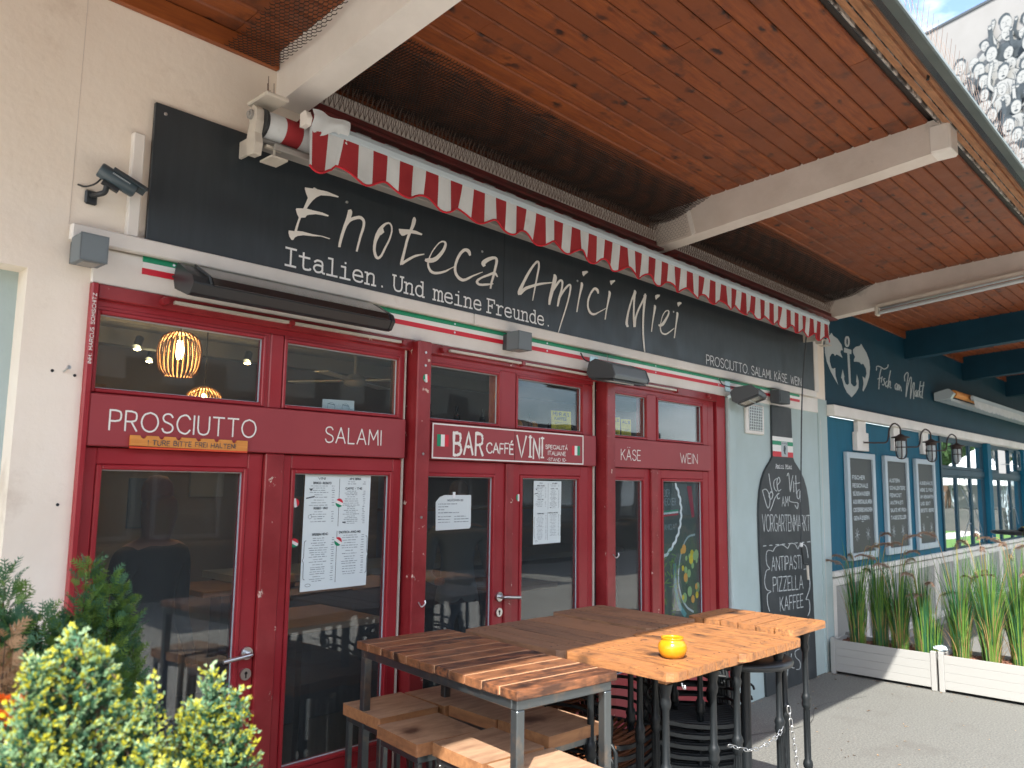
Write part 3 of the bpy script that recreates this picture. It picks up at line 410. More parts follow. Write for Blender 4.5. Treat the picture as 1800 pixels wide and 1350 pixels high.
def caps_parts(parent, m, text, x0, x1, z0, z1, wd, y, gap=2.2, zend=None, name='letter', **k):
    ws = [CAPS[c][0] for c in text]; tot = sum(ws) + gap * (len(text) - 1); s = (x1 - x0) / tot; x = x0
    for c, g in zip(text, ws):
        if CAPS[c][1]:
            mb = MB(); glyph(mb, CAPS[c][1], x, z0, s, (z1 - z0) / 10, wd, y); mb.build(name, m, parent)
        x += (g + gap) * s
def slab_parts(parent, m, text, xs, z0, h, sx, wd, y):
    for c, x in zip(text, xs):
        if SLAB[c]: mb = MB(); glyph(mb, SLAB[c], x, z0, sx, h / 10, wd, y); mb.build('letter', m, parent)
ENO_STRIPS=[[(2.245,3.159,2.263,3.168),(2.246,3.154,2.266,3.166),(2.246,3.151,2.269,3.163),(2.245,3.149,2.272,3.157),(2.244,3.145,2.272,3.147),(2.242,3.136,2.269,3.135),(2.239,3.123,2.264,3.122),(2.235,3.11,2.258,3.108),(2.231,3.096,2.252,3.095),(2.227,3.085,2.247,3.083),(2.223,3.074,2.243,3.072),(2.22,3.062,2.238,3.06),(2.216,3.049,2.234,3.048),(2.212,3.034,2.229,3.034),(2.207,3.018,2.225,3.018),(2.204,3.002,2.22,3.002),(2.201,2.989,2.217,2.989),(2.199,2.979,2.215,2.98),(2.198,2.971,2.213,2.972),(2.197,2.964,2.212,2.965),(2.196,2.956,2.211,2.958)],[(2.241,3.072,2.229,3.076),(2.248,3.081,2.234,3.086),(2.254,3.091,2.24,3.096),(2.26,3.099,2.246,3.106),(2.266,3.105,2.254,3.115),(2.273,3.11,2.263,3.123),(2.28,3.115,2.273,3.129),(2.288,3.119,2.282,3.134),(2.296,3.123,2.291,3.138),(2.304,3.127,2.3,3.142),(2.311,3.129,2.309,3.146),(2.317,3.131,2.318,3.148),(2.321,3.131,2.328,3.149),(2.326,3.131,2.336,3.146),(2.33,3.129,2.344,3.142),(2.334,3.126,2.349,3.136),(2.337,3.121,2.353,3.129),(2.338,3.116,2.354,3.121),(2.338,3.11,2.354,3.112),(2.337,3.101,2.353,3.102),(2.335,3.091,2.35,3.091),(2.332,3.079,2.347,3.078),(2.328,3.065,2.342,3.064),(2.323,3.05,2.337,3.049),(2.319,3.033,2.332,3.033),(2.315,3.015,2.328,3.016),(2.31,2.996,2.323,2.997),(2.306,2.977,2.318,2.977),(2.302,2.958,2.313,2.958)],[(2.505,3.163,2.508,3.155),(2.499,3.161,2.502,3.152),(2.493,3.158,2.496,3.149),(2.486,3.155,2.491,3.146),(2.478,3.15,2.486,3.142),(2.47,3.144,2.481,3.136),(2.461,3.136,2.475,3.129),(2.453,3.128,2.469,3.12),(2.445,3.118,2.464,3.112),(2.438,3.109,2.46,3.104),(2.432,3.098,2.456,3.095),(2.427,3.088,2.453,3.085),(2.422,3.078,2.449,3.075),(2.419,3.068,2.444,3.065),(2.416,3.057,2.439,3.055),(2.413,3.046,2.435,3.046),(2.411,3.035,2.431,3.036),(2.41,3.024,2.428,3.026),(2.408,3.013,2.427,3.016),(2.408,3.002,2.426,3.006),(2.408,2.992,2.426,2.996),(2.41,2.981,2.427,2.987),(2.413,2.971,2.43,2.978),(2.416,2.962,2.433,2.97),(2.421,2.954,2.437,2.965),(2.426,2.949,2.439,2.962),(2.432,2.947,2.44,2.961),(2.44,2.946,2.441,2.961),(2.447,2.948,2.443,2.961),(2.454,2.952,2.446,2.962),(2.46,2.958,2.449,2.965),(2.465,2.964,2.454,2.97),(2.471,2.972,2.459,2.976),(2.476,2.983,2.464,2.985),(2.482,2.994,2.47,2.997),(2.488,3.007,2.475,3.009),(2.493,3.019,2.481,3.021),(2.499,3.031,2.488,3.033),(2.505,3.042,2.494,3.045),(2.511,3.054,2.5,3.056),(2.516,3.066,2.505,3.067),(2.521,3.079,2.51,3.08),(2.525,3.092,2.514,3.092),(2.528,3.105,2.518,3.104),(2.531,3.116,2.52,3.115),(2.531,3.126,2.521,3.124),(2.531,3.134,2.52,3.131),(2.529,3.142,2.519,3.138),(2.527,3.148,2.517,3.143),(2.523,3.154,2.514,3.147),(2.519,3.157,2.511,3.15),(2.515,3.16,2.507,3.152),(2.51,3.163,2.503,3.156)],[(2.67,3.232,2.68,3.236),(2.668,3.228,2.683,3.232),(2.666,3.224,2.686,3.229),(2.664,3.22,2.688,3.225),(2.662,3.215,2.689,3.219),(2.661,3.209,2.688,3.212),(2.66,3.202,2.686,3.203),(2.658,3.194,2.683,3.194),(2.656,3.185,2.679,3.185),(2.654,3.177,2.675,3.175),(2.65,3.168,2.67,3.166),(2.646,3.158,2.665,3.156),(2.641,3.148,2.66,3.146),(2.637,3.136,2.655,3.135),(2.632,3.124,2.65,3.123),(2.628,3.11,2.645,3.11),(2.623,3.096,2.64,3.096),(2.618,3.079,2.635,3.079),(2.614,3.06,2.631,3.061),(2.609,3.041,2.626,3.042),(2.605,3.024,2.622,3.024),(2.6,3.006,2.618,3.007),(2.595,2.989,2.614,2.989),(2.591,2.973,2.61,2.974),(2.588,2.961,2.608,2.963),(2.587,2.954,2.608,2.958),(2.589,2.948,2.607,2.959),(2.591,2.947,2.607,2.96),(2.591,2.947,2.609,2.957)],[(2.604,2.951,2.593,2.961),(2.614,2.959,2.603,2.969),(2.624,2.967,2.614,2.977),(2.635,2.975,2.625,2.985),(2.646,2.983,2.636,2.993),(2.658,2.991,2.649,3.002),(2.67,3,2.662,3.01),(2.682,3.008,2.675,3.018),(2.695,3.015,2.69,3.026),(2.709,3.022,2.705,3.032),(2.724,3.029,2.721,3.037),(2.739,3.035,2.737,3.042),(2.755,3.042,2.753,3.047)],[(2.758,3.007,2.762,3.021),(2.762,3.006,2.767,3.022),(2.766,3.004,2.772,3.023),(2.771,3.003,2.775,3.025),(2.779,3.003,2.78,3.027),(2.787,3.003,2.788,3.029),(2.798,3.005,2.797,3.031),(2.81,3.008,2.805,3.033),(2.823,3.013,2.812,3.035),(2.835,3.02,2.82,3.039),(2.846,3.027,2.828,3.044),(2.856,3.036,2.837,3.05),(2.866,3.047,2.846,3.058),(2.876,3.058,2.856,3.068),(2.887,3.072,2.866,3.079),(2.896,3.085,2.876,3.091),(2.904,3.098,2.884,3.102),(2.91,3.11,2.89,3.112),(2.914,3.122,2.894,3.122),(2.916,3.132,2.897,3.13),(2.916,3.141,2.899,3.136),(2.912,3.148,2.898,3.139),(2.906,3.152,2.896,3.141),(2.898,3.153,2.893,3.143),(2.89,3.152,2.889,3.143),(2.882,3.15,2.884,3.142),(2.873,3.146,2.877,3.139),(2.865,3.14,2.869,3.135),(2.856,3.134,2.862,3.13),(2.848,3.125,2.854,3.122),(2.839,3.115,2.846,3.113),(2.831,3.105,2.837,3.103),(2.823,3.095,2.83,3.092),(2.816,3.085,2.822,3.083),(2.809,3.075,2.816,3.073),(2.803,3.064,2.809,3.063),(2.797,3.053,2.804,3.052),(2.791,3.042,2.798,3.041),(2.785,3.029,2.794,3.029),(2.78,3.017,2.79,3.017),(2.777,3.005,2.788,3.006),(2.775,2.995,2.789,2.998),(2.776,2.985,2.79,2.99),(2.778,2.977,2.793,2.983),(2.782,2.969,2.797,2.977),(2.787,2.962,2.801,2.972),(2.793,2.955,2.807,2.967),(2.801,2.95,2.813,2.964),(2.81,2.947,2.819,2.962),(2.821,2.946,2.826,2.961),(2.832,2.946,2.833,2.961),(2.843,2.948,2.843,2.963),(2.854,2.951,2.853,2.965),(2.867,2.955,2.864,2.968),(2.88,2.96,2.876,2.972),(2.894,2.966,2.889,2.977),(2.907,2.972,2.901,2.982),(2.919,2.979,2.913,2.987),(2.931,2.987,2.925,2.994),(2.941,2.995,2.937,3),(2.951,3.002,2.947,3.006),(2.959,3.007,2.956,3.011),(2.966,3.011,2.963,3.015),(2.972,3.015,2.969,3.019),(2.979,3.019,2.976,3.023)],[(3.108,3.116,3.093,3.109),(3.106,3.123,3.088,3.115),(3.106,3.13,3.084,3.12),(3.103,3.137,3.08,3.124),(3.098,3.144,3.077,3.126),(3.089,3.148,3.073,3.128),(3.079,3.15,3.068,3.129),(3.067,3.149,3.064,3.13),(3.054,3.145,3.06,3.129),(3.042,3.139,3.055,3.126),(3.032,3.13,3.047,3.12),(3.022,3.12,3.039,3.113),(3.013,3.11,3.031,3.104),(3.005,3.097,3.024,3.093),(2.997,3.084,3.016,3.081),(2.99,3.07,3.009,3.068),(2.985,3.056,3.004,3.055),(2.98,3.043,2.999,3.043),(2.977,3.031,2.996,3.032),(2.975,3.018,2.994,3.021),(2.974,3.007,2.994,3.011),(2.975,2.997,2.995,3.002),(2.978,2.987,2.997,2.995),(2.982,2.978,3.001,2.988),(2.988,2.97,3.006,2.982),(2.996,2.963,3.012,2.976),(3.005,2.956,3.021,2.971),(3.016,2.951,3.03,2.968),(3.027,2.948,3.038,2.966),(3.038,2.947,3.044,2.965),(3.049,2.948,3.049,2.965),(3.06,2.952,3.055,2.967),(3.072,2.957,3.065,2.97),(3.085,2.965,3.077,2.976),(3.1,2.974,3.091,2.984),(3.115,2.985,3.108,2.993),(3.131,2.995,3.125,3.002),(3.148,3.004,3.144,3.011),(3.167,3.014,3.163,3.02),(3.186,3.025,3.183,3.029),(3.205,3.035,3.203,3.038)],[(3.229,3.08,3.209,3.068),(3.227,3.086,3.204,3.071),(3.224,3.091,3.198,3.075),(3.224,3.092,3.191,3.083),(3.224,3.089,3.194,3.096),(3.229,3.093,3.205,3.108),(3.239,3.101,3.219,3.118),(3.251,3.11,3.235,3.128),(3.262,3.117,3.25,3.136),(3.274,3.123,3.265,3.142),(3.287,3.13,3.281,3.148),(3.298,3.134,3.296,3.151),(3.304,3.136,3.31,3.153),(3.306,3.136,3.321,3.15),(3.308,3.134,3.328,3.144),(3.309,3.13,3.331,3.137),(3.309,3.124,3.332,3.128),(3.308,3.116,3.33,3.118),(3.306,3.105,3.327,3.106),(3.302,3.093,3.323,3.093),(3.299,3.081,3.319,3.082),(3.296,3.07,3.316,3.071),(3.293,3.059,3.313,3.06),(3.291,3.048,3.31,3.049),(3.287,3.037,3.306,3.037),(3.283,3.025,3.302,3.024),(3.279,3.012,3.297,3.011),(3.274,2.999,3.292,2.998),(3.27,2.987,3.288,2.987),(3.268,2.976,3.285,2.977),(3.266,2.966,3.282,2.967),(3.266,2.957,3.28,2.958),(3.264,2.948,3.278,2.949)],[(3.335,3.035,3.326,3.029),(3.33,3.041,3.319,3.034),(3.325,3.048,3.311,3.038),(3.318,3.055,3.305,3.041),(3.305,3.058,3.301,3.041),(3.29,3.055,3.294,3.04),(3.276,3.048,3.284,3.035),(3.262,3.041,3.27,3.029),(3.249,3.034,3.256,3.022),(3.233,3.026,3.24,3.015),(3.216,3.018,3.223,3.007),(3.2,3.009,3.207,3),(3.186,3.001,3.194,2.992),(3.174,2.994,3.184,2.985),(3.163,2.987,3.176,2.979),(3.155,2.979,3.171,2.973),(3.149,2.97,3.17,2.971),(3.15,2.961,3.17,2.969),(3.156,2.955,3.172,2.967),(3.165,2.951,3.176,2.964),(3.176,2.949,3.181,2.963),(3.189,2.95,3.19,2.964),(3.204,2.952,3.204,2.966),(3.22,2.956,3.219,2.97),(3.236,2.96,3.234,2.973),(3.25,2.964,3.248,2.976),(3.265,2.97,3.264,2.979),(3.28,2.975,3.279,2.982),(3.295,2.98,3.294,2.986)],[(3.652,2.944,3.643,2.943),(3.657,2.961,3.647,2.96),(3.661,2.978,3.65,2.977),(3.666,2.995,3.654,2.994),(3.671,3.014,3.658,3.013),(3.677,3.036,3.663,3.035),(3.683,3.06,3.668,3.059),(3.69,3.083,3.674,3.082),(3.695,3.105,3.679,3.104),(3.701,3.125,3.684,3.124),(3.706,3.144,3.689,3.142),(3.711,3.161,3.693,3.159),(3.713,3.176,3.695,3.173),(3.713,3.188,3.695,3.184),(3.712,3.199,3.693,3.192),(3.708,3.207,3.69,3.197),(3.7,3.212,3.689,3.198),(3.685,3.21,3.691,3.198),(3.674,3.204,3.687,3.195),(3.664,3.195,3.679,3.188),(3.654,3.184,3.669,3.179),(3.641,3.171,3.658,3.166),(3.628,3.155,3.645,3.151),(3.613,3.138,3.632,3.133),(3.599,3.119,3.619,3.115),(3.585,3.1,3.606,3.096),(3.571,3.079,3.593,3.075),(3.558,3.058,3.58,3.055),(3.546,3.04,3.569,3.036),(3.535,3.023,3.561,3.02),(3.525,3.007,3.553,3.004),(3.516,2.993,3.548,2.99),(3.51,2.98,3.544,2.98),(3.508,2.97,3.542,2.974),(3.509,2.962,3.541,2.971),(3.512,2.958,3.542,2.967),(3.513,2.954,3.542,2.962)],[(3.538,2.959,3.517,2.969),(3.55,2.969,3.529,2.98),(3.561,2.98,3.54,2.991),(3.573,2.99,3.553,3.002),(3.584,2.998,3.568,3.012),(3.595,3.005,3.582,3.021),(3.608,3.011,3.597,3.027),(3.622,3.017,3.613,3.034),(3.638,3.025,3.63,3.04),(3.658,3.033,3.65,3.048),(3.679,3.042,3.672,3.057),(3.702,3.051,3.696,3.065),(3.726,3.059,3.722,3.073),(3.753,3.068,3.75,3.08),(3.782,3.077,3.78,3.087),(3.812,3.086,3.811,3.094),(3.842,3.095,3.841,3.1)],[(3.848,3.152,3.862,3.158),(3.848,3.146,3.868,3.155),(3.848,3.14,3.874,3.152),(3.846,3.136,3.88,3.145),(3.844,3.129,3.882,3.134),(3.841,3.116,3.879,3.119),(3.836,3.1,3.873,3.101),(3.831,3.082,3.866,3.083),(3.825,3.064,3.859,3.064),(3.819,3.046,3.852,3.046),(3.813,3.027,3.846,3.027),(3.807,3.008,3.839,3.009),(3.803,2.992,3.833,2.993),(3.8,2.978,3.828,2.98),(3.799,2.966,3.824,2.968),(3.799,2.955,3.821,2.957),(3.798,2.944,3.817,2.945)],[(3.826,3.008,3.809,3.011),(3.837,3.022,3.82,3.025),(3.848,3.037,3.83,3.04),(3.859,3.051,3.84,3.055),(3.87,3.065,3.852,3.07),(3.883,3.081,3.864,3.085),(3.897,3.097,3.878,3.102),(3.909,3.111,3.892,3.117),(3.918,3.119,3.905,3.128),(3.922,3.121,3.919,3.135),(3.923,3.122,3.933,3.136),(3.925,3.121,3.943,3.131),(3.927,3.117,3.948,3.124),(3.929,3.11,3.949,3.114),(3.928,3.099,3.947,3.102),(3.926,3.086,3.945,3.088),(3.922,3.072,3.941,3.073),(3.916,3.056,3.936,3.057),(3.909,3.039,3.93,3.039),(3.901,3.021,3.924,3.021),(3.895,3.004,3.918,3.004),(3.891,2.989,3.913,2.99),(3.888,2.975,3.909,2.976),(3.885,2.962,3.904,2.963),(3.883,2.948,3.899,2.949)],[(3.909,2.993,3.892,2.996),(3.921,3.011,3.904,3.014),(3.934,3.029,3.917,3.032),(3.947,3.046,3.929,3.049),(3.96,3.061,3.942,3.066),(3.973,3.076,3.956,3.081),(3.987,3.089,3.971,3.095),(3.999,3.1,3.985,3.107),(4.009,3.108,3.997,3.116),(4.013,3.11,4.009,3.122),(4.012,3.11,4.022,3.123),(4.012,3.11,4.03,3.117),(4.014,3.105,4.032,3.109),(4.013,3.095,4.032,3.097),(4.011,3.08,4.029,3.082),(4.007,3.063,4.024,3.064),(4.002,3.044,4.019,3.045),(3.996,3.025,4.012,3.025),(3.989,3.003,4.004,3.003),(3.98,2.981,3.995,2.981),(3.971,2.958,3.985,2.957),(3.961,2.933,3.974,2.933),(3.95,2.908,3.963,2.907),(3.939,2.882,3.951,2.881),(3.928,2.857,3.939,2.857),(3.919,2.834,3.929,2.833),(3.909,2.811,3.919,2.81),(3.9,2.788,3.909,2.788),(3.891,2.765,3.899,2.765)],[(4.131,3.155,4.144,3.16),(4.131,3.15,4.148,3.158),(4.132,3.147,4.153,3.156),(4.131,3.144,4.158,3.15),(4.13,3.137,4.159,3.141),(4.128,3.125,4.155,3.127),(4.124,3.109,4.148,3.11),(4.12,3.091,4.14,3.092),(4.115,3.074,4.133,3.074),(4.111,3.056,4.127,3.057),(4.106,3.039,4.121,3.04),(4.102,3.022,4.116,3.022),(4.098,3.005,4.111,3.006),(4.094,2.989,4.107,2.99),(4.091,2.974,4.104,2.975),(4.088,2.959,4.1,2.96),(4.085,2.944,4.097,2.945)],[(4.334,3.116,4.32,3.112),(4.334,3.123,4.316,3.117),(4.335,3.13,4.312,3.123),(4.334,3.137,4.308,3.127),(4.329,3.144,4.304,3.129),(4.321,3.149,4.299,3.131),(4.31,3.152,4.294,3.134),(4.296,3.153,4.291,3.135),(4.279,3.148,4.289,3.135),(4.265,3.139,4.282,3.131),(4.254,3.127,4.272,3.122),(4.242,3.114,4.261,3.11),(4.233,3.102,4.251,3.099),(4.224,3.088,4.243,3.087),(4.216,3.074,4.235,3.073),(4.209,3.06,4.228,3.059),(4.204,3.046,4.224,3.047),(4.201,3.034,4.22,3.035),(4.2,3.022,4.219,3.024),(4.199,3.01,4.219,3.014),(4.201,2.999,4.22,3.004),(4.205,2.988,4.224,2.995),(4.21,2.978,4.23,2.986),(4.217,2.968,4.237,2.978),(4.226,2.96,4.245,2.973),(4.237,2.955,4.252,2.969),(4.249,2.952,4.26,2.967),(4.263,2.951,4.268,2.967),(4.278,2.953,4.277,2.968),(4.294,2.958,4.287,2.97),(4.308,2.965,4.3,2.974),(4.322,2.974,4.315,2.981),(4.338,2.982,4.332,2.988),(4.356,2.992,4.35,2.997),(4.376,3.002,4.371,3.007),(4.396,3.013,4.392,3.017),(4.417,3.024,4.413,3.028)],[(4.445,3.155,4.459,3.16),(4.446,3.149,4.463,3.157),(4.446,3.145,4.468,3.154),(4.446,3.142,4.473,3.148),(4.445,3.134,4.473,3.138),(4.442,3.12,4.469,3.122),(4.438,3.102,4.461,3.103),(4.433,3.082,4.453,3.083),(4.428,3.063,4.446,3.064),(4.424,3.047,4.44,3.048),(4.419,3.031,4.435,3.032),(4.415,3.016,4.43,3.017),(4.411,3.001,4.426,3.002),(4.408,2.986,4.422,2.987),(4.405,2.971,4.419,2.973),(4.402,2.957,4.416,2.958),(4.399,2.943,4.412,2.944)],[(4.759,3.22,4.771,3.225),(4.758,3.215,4.777,3.222),(4.757,3.21,4.784,3.219),(4.755,3.206,4.789,3.212),(4.752,3.201,4.788,3.201),(4.746,3.189,4.779,3.187),(4.737,3.174,4.765,3.171),(4.726,3.156,4.749,3.154),(4.716,3.136,4.736,3.136),(4.706,3.116,4.726,3.115),(4.695,3.093,4.716,3.093),(4.685,3.07,4.707,3.071),(4.676,3.05,4.699,3.051),(4.669,3.032,4.693,3.033),(4.663,3.015,4.689,3.016),(4.658,3,4.685,3.002),(4.654,2.986,4.683,2.989),(4.651,2.975,4.681,2.978),(4.649,2.966,4.68,2.97),(4.648,2.958,4.68,2.963),(4.649,2.95,4.68,2.957),(4.653,2.943,4.682,2.953),(4.658,2.937,4.684,2.948),(4.663,2.933,4.687,2.944),(4.668,2.929,4.691,2.939)],[(4.752,3.202,4.784,3.207),(4.75,3.18,4.78,3.184),(4.748,3.158,4.775,3.162),(4.747,3.136,4.771,3.139),(4.745,3.113,4.768,3.117),(4.744,3.089,4.766,3.093),(4.743,3.065,4.765,3.068),(4.742,3.041,4.765,3.044),(4.742,3.018,4.766,3.022),(4.743,2.998,4.768,3.003),(4.744,2.979,4.771,2.985),(4.746,2.961,4.775,2.967),(4.747,2.943,4.779,2.949)],[(4.779,2.952,4.754,2.949),(4.781,2.967,4.756,2.964),(4.782,2.982,4.757,2.979),(4.784,2.997,4.76,2.995),(4.788,3.013,4.764,3.012),(4.795,3.029,4.772,3.029),(4.803,3.047,4.781,3.047),(4.814,3.065,4.792,3.067),(4.827,3.086,4.805,3.088),(4.846,3.112,4.824,3.114),(4.869,3.141,4.847,3.144),(4.892,3.17,4.868,3.173),(4.908,3.192,4.884,3.194),(4.915,3.206,4.891,3.206),(4.916,3.215,4.892,3.21),(4.914,3.219,4.892,3.214),(4.913,3.223,4.893,3.22)],[(4.883,3.208,4.923,3.212),(4.881,3.191,4.918,3.195),(4.878,3.175,4.913,3.179),(4.876,3.157,4.909,3.161),(4.874,3.136,4.904,3.14),(4.871,3.11,4.899,3.114),(4.868,3.08,4.894,3.084),(4.865,3.049,4.889,3.052),(4.863,3.019,4.886,3.022),(4.862,2.989,4.884,2.993),(4.861,2.96,4.883,2.963),(4.862,2.931,4.883,2.934),(4.863,2.904,4.884,2.908),(4.865,2.879,4.886,2.883),(4.869,2.855,4.889,2.859),(4.873,2.833,4.892,2.837),(4.876,2.815,4.895,2.818),(4.879,2.8,4.897,2.803),(4.882,2.788,4.899,2.792),(4.885,2.778,4.901,2.781),(4.888,2.767,4.903,2.77)],[(5.019,3.153,5.032,3.159),(5.02,3.149,5.036,3.157),(5.021,3.146,5.042,3.156),(5.02,3.144,5.048,3.151),(5.019,3.138,5.049,3.142),(5.017,3.126,5.046,3.128),(5.014,3.109,5.04,3.111),(5.01,3.091,5.033,3.093),(5.006,3.074,5.026,3.075),(5.002,3.057,5.021,3.059),(4.998,3.041,5.016,3.043),(4.994,3.025,5.011,3.026),(4.99,3.009,5.006,3.01),(4.987,2.992,5.002,2.994),(4.983,2.976,4.998,2.977),(4.98,2.959,4.994,2.96),(4.977,2.943,4.991,2.944)],[(5.075,3.007,5.086,3.018),(5.08,3.005,5.093,3.018),(5.085,3.002,5.099,3.018),(5.094,3,5.102,3.019),(5.107,3.001,5.103,3.02),(5.119,3.004,5.107,3.022),(5.131,3.008,5.112,3.024),(5.143,3.014,5.118,3.028),(5.155,3.022,5.126,3.033),(5.166,3.032,5.135,3.04),(5.177,3.044,5.147,3.05),(5.187,3.056,5.158,3.061),(5.197,3.068,5.17,3.072),(5.207,3.081,5.182,3.085),(5.218,3.095,5.195,3.098),(5.228,3.109,5.206,3.11),(5.234,3.12,5.213,3.121),(5.237,3.13,5.217,3.128),(5.237,3.138,5.217,3.134),(5.234,3.144,5.216,3.137),(5.227,3.149,5.214,3.139),(5.217,3.15,5.211,3.14),(5.205,3.148,5.206,3.14),(5.192,3.144,5.198,3.138),(5.18,3.138,5.189,3.134),(5.169,3.13,5.179,3.127),(5.157,3.119,5.168,3.117),(5.146,3.108,5.157,3.106),(5.136,3.096,5.147,3.094),(5.128,3.083,5.139,3.083),(5.121,3.069,5.132,3.07),(5.115,3.056,5.126,3.056),(5.111,3.043,5.122,3.044),(5.106,3.031,5.117,3.032),(5.102,3.02,5.114,3.021),(5.099,3.008,5.112,3.01),(5.098,2.997,5.112,3),(5.098,2.987,5.113,2.99),(5.1,2.976,5.116,2.98),(5.104,2.966,5.121,2.971),(5.11,2.958,5.126,2.965),(5.12,2.952,5.133,2.961),(5.132,2.948,5.142,2.959),(5.145,2.946,5.152,2.958),(5.158,2.946,5.162,2.958),(5.172,2.947,5.171,2.959),(5.185,2.95,5.179,2.961),(5.199,2.956,5.19,2.964),(5.215,2.963,5.205,2.971),(5.236,2.975,5.226,2.981),(5.259,2.989,5.25,2.994),(5.284,3.005,5.276,3.009),(5.308,3.02,5.302,3.023)],[(5.337,3.152,5.35,3.157),(5.338,3.148,5.355,3.156),(5.338,3.145,5.361,3.155),(5.337,3.143,5.366,3.149),(5.336,3.136,5.367,3.14),(5.334,3.121,5.364,3.124),(5.33,3.101,5.357,3.104),(5.326,3.08,5.349,3.082),(5.322,3.061,5.342,3.062),(5.318,3.044,5.337,3.046),(5.314,3.028,5.333,3.03),(5.311,3.013,5.329,3.015),(5.307,2.998,5.325,2.999),(5.304,2.983,5.321,2.985),(5.301,2.969,5.317,2.97),(5.297,2.954,5.314,2.956),(5.294,2.94,5.31,2.941)]]
ENO_POLYS=[[(1.993,3.205),(2.038,3.212),(2.043,3.22),(2.062,3.215),(2.119,3.22),(2.186,3.214),(2.183,3.207),(2.135,3.202),(2.084,3.191),(2.06,3.174),(2.04,3.153),(2.02,3.124),(2.009,3.103),(2.053,3.104),(2.096,3.107),(2.133,3.102),(2.13,3.095),(2.097,3.093),(2.061,3.089),(2.026,3.077),(2.011,3.07),(2.003,3.057),(1.98,3.05),(1.97,3.017),(1.962,2.981),(1.993,2.985),(2.045,2.985),(2.102,2.99),(2.148,2.988),(2.142,2.983),(2.095,2.985),(2.046,2.975),(1.997,2.968),(1.967,2.957),(1.952,2.946),(1.944,2.931),(1.934,2.931),(1.923,2.944),(1.917,2.961),(1.918,2.972),(1.948,2.976),(1.955,3.004),(1.968,3.048),(1.957,3.064),(1.95,3.083),(1.953,3.09),(1.99,3.099),(1.998,3.119),(2.012,3.158),(2.001,3.177),(1.993,3.197)],[(2.462,3.127),(2.476,3.1),(2.452,3.077),(2.439,3.094)],[(2.57,3.142),(2.645,3.156),(2.687,3.16),(2.735,3.154),(2.728,3.144),(2.693,3.142),(2.646,3.137),(2.605,3.112),(2.592,3.109),(2.576,3.12)],[(4.144,3.234),(4.199,3.249),(4.212,3.243),(4.171,3.215),(4.161,3.203),(4.147,3.214)],[(4.459,3.232),(4.52,3.249),(4.521,3.24),(4.485,3.214),(4.474,3.202),(4.463,3.214)],[(5.035,3.232),(5.067,3.244),(5.098,3.249),(5.1,3.238),(5.059,3.211),(5.045,3.198),(5.035,3.215)],[(5.346,3.23),(5.376,3.242),(5.406,3.245),(5.415,3.238),(5.376,3.211),(5.364,3.198),(5.35,3.215)]]
FISH_POLYS=[[(8.499,3.461),(8.542,3.434),(8.662,3.418),(8.772,3.365),(8.801,3.309),(8.746,3.302),(8.729,3.277),(8.787,3.221),(8.702,3.233),(8.618,3.24),(8.569,3.216),(8.543,3.235),(8.487,3.231),(8.429,3.187),(8.424,3.136),(8.464,3.075),(8.51,3.069),(8.566,3.087),(8.568,2.999),(8.634,2.907),(8.546,2.96),(8.442,3.029),(8.343,3.126),(8.301,3.222),(8.304,3.294),(8.365,3.382),(8.46,3.433)],[(9.366,3.462),(9.405,3.436),(9.527,3.373),(9.605,3.295),(9.622,3.208),(9.583,3.1),(9.484,2.987),(9.372,2.902),(9.349,2.919),(9.39,3.001),(9.367,3.081),(9.449,3.062),(9.499,3.123),(9.484,3.185),(9.404,3.231),(9.339,3.215),(9.299,3.234),(9.195,3.229),(9.123,3.22),(9.115,3.242),(9.159,3.279),(9.102,3.318),(9.106,3.357),(9.192,3.4),(9.32,3.429)],[(8.837,3.344),(9.055,3.346),(9.049,3.296),(8.832,3.29)],[(8.775,3.096),(8.815,3.018),(8.803,2.987),(8.846,2.939),(8.904,2.934),(8.942,2.956),(8.925,3.303),(8.991,3.311),(9.002,2.962),(9.063,2.938),(9.124,2.936),(9.178,2.972),(9.161,3.001),(9.191,3.089),(9.238,3.009),(9.225,2.931),(9.137,2.869),(9.006,2.805),(8.876,2.845),(8.795,2.904),(8.745,2.988),(8.721,2.993)]]
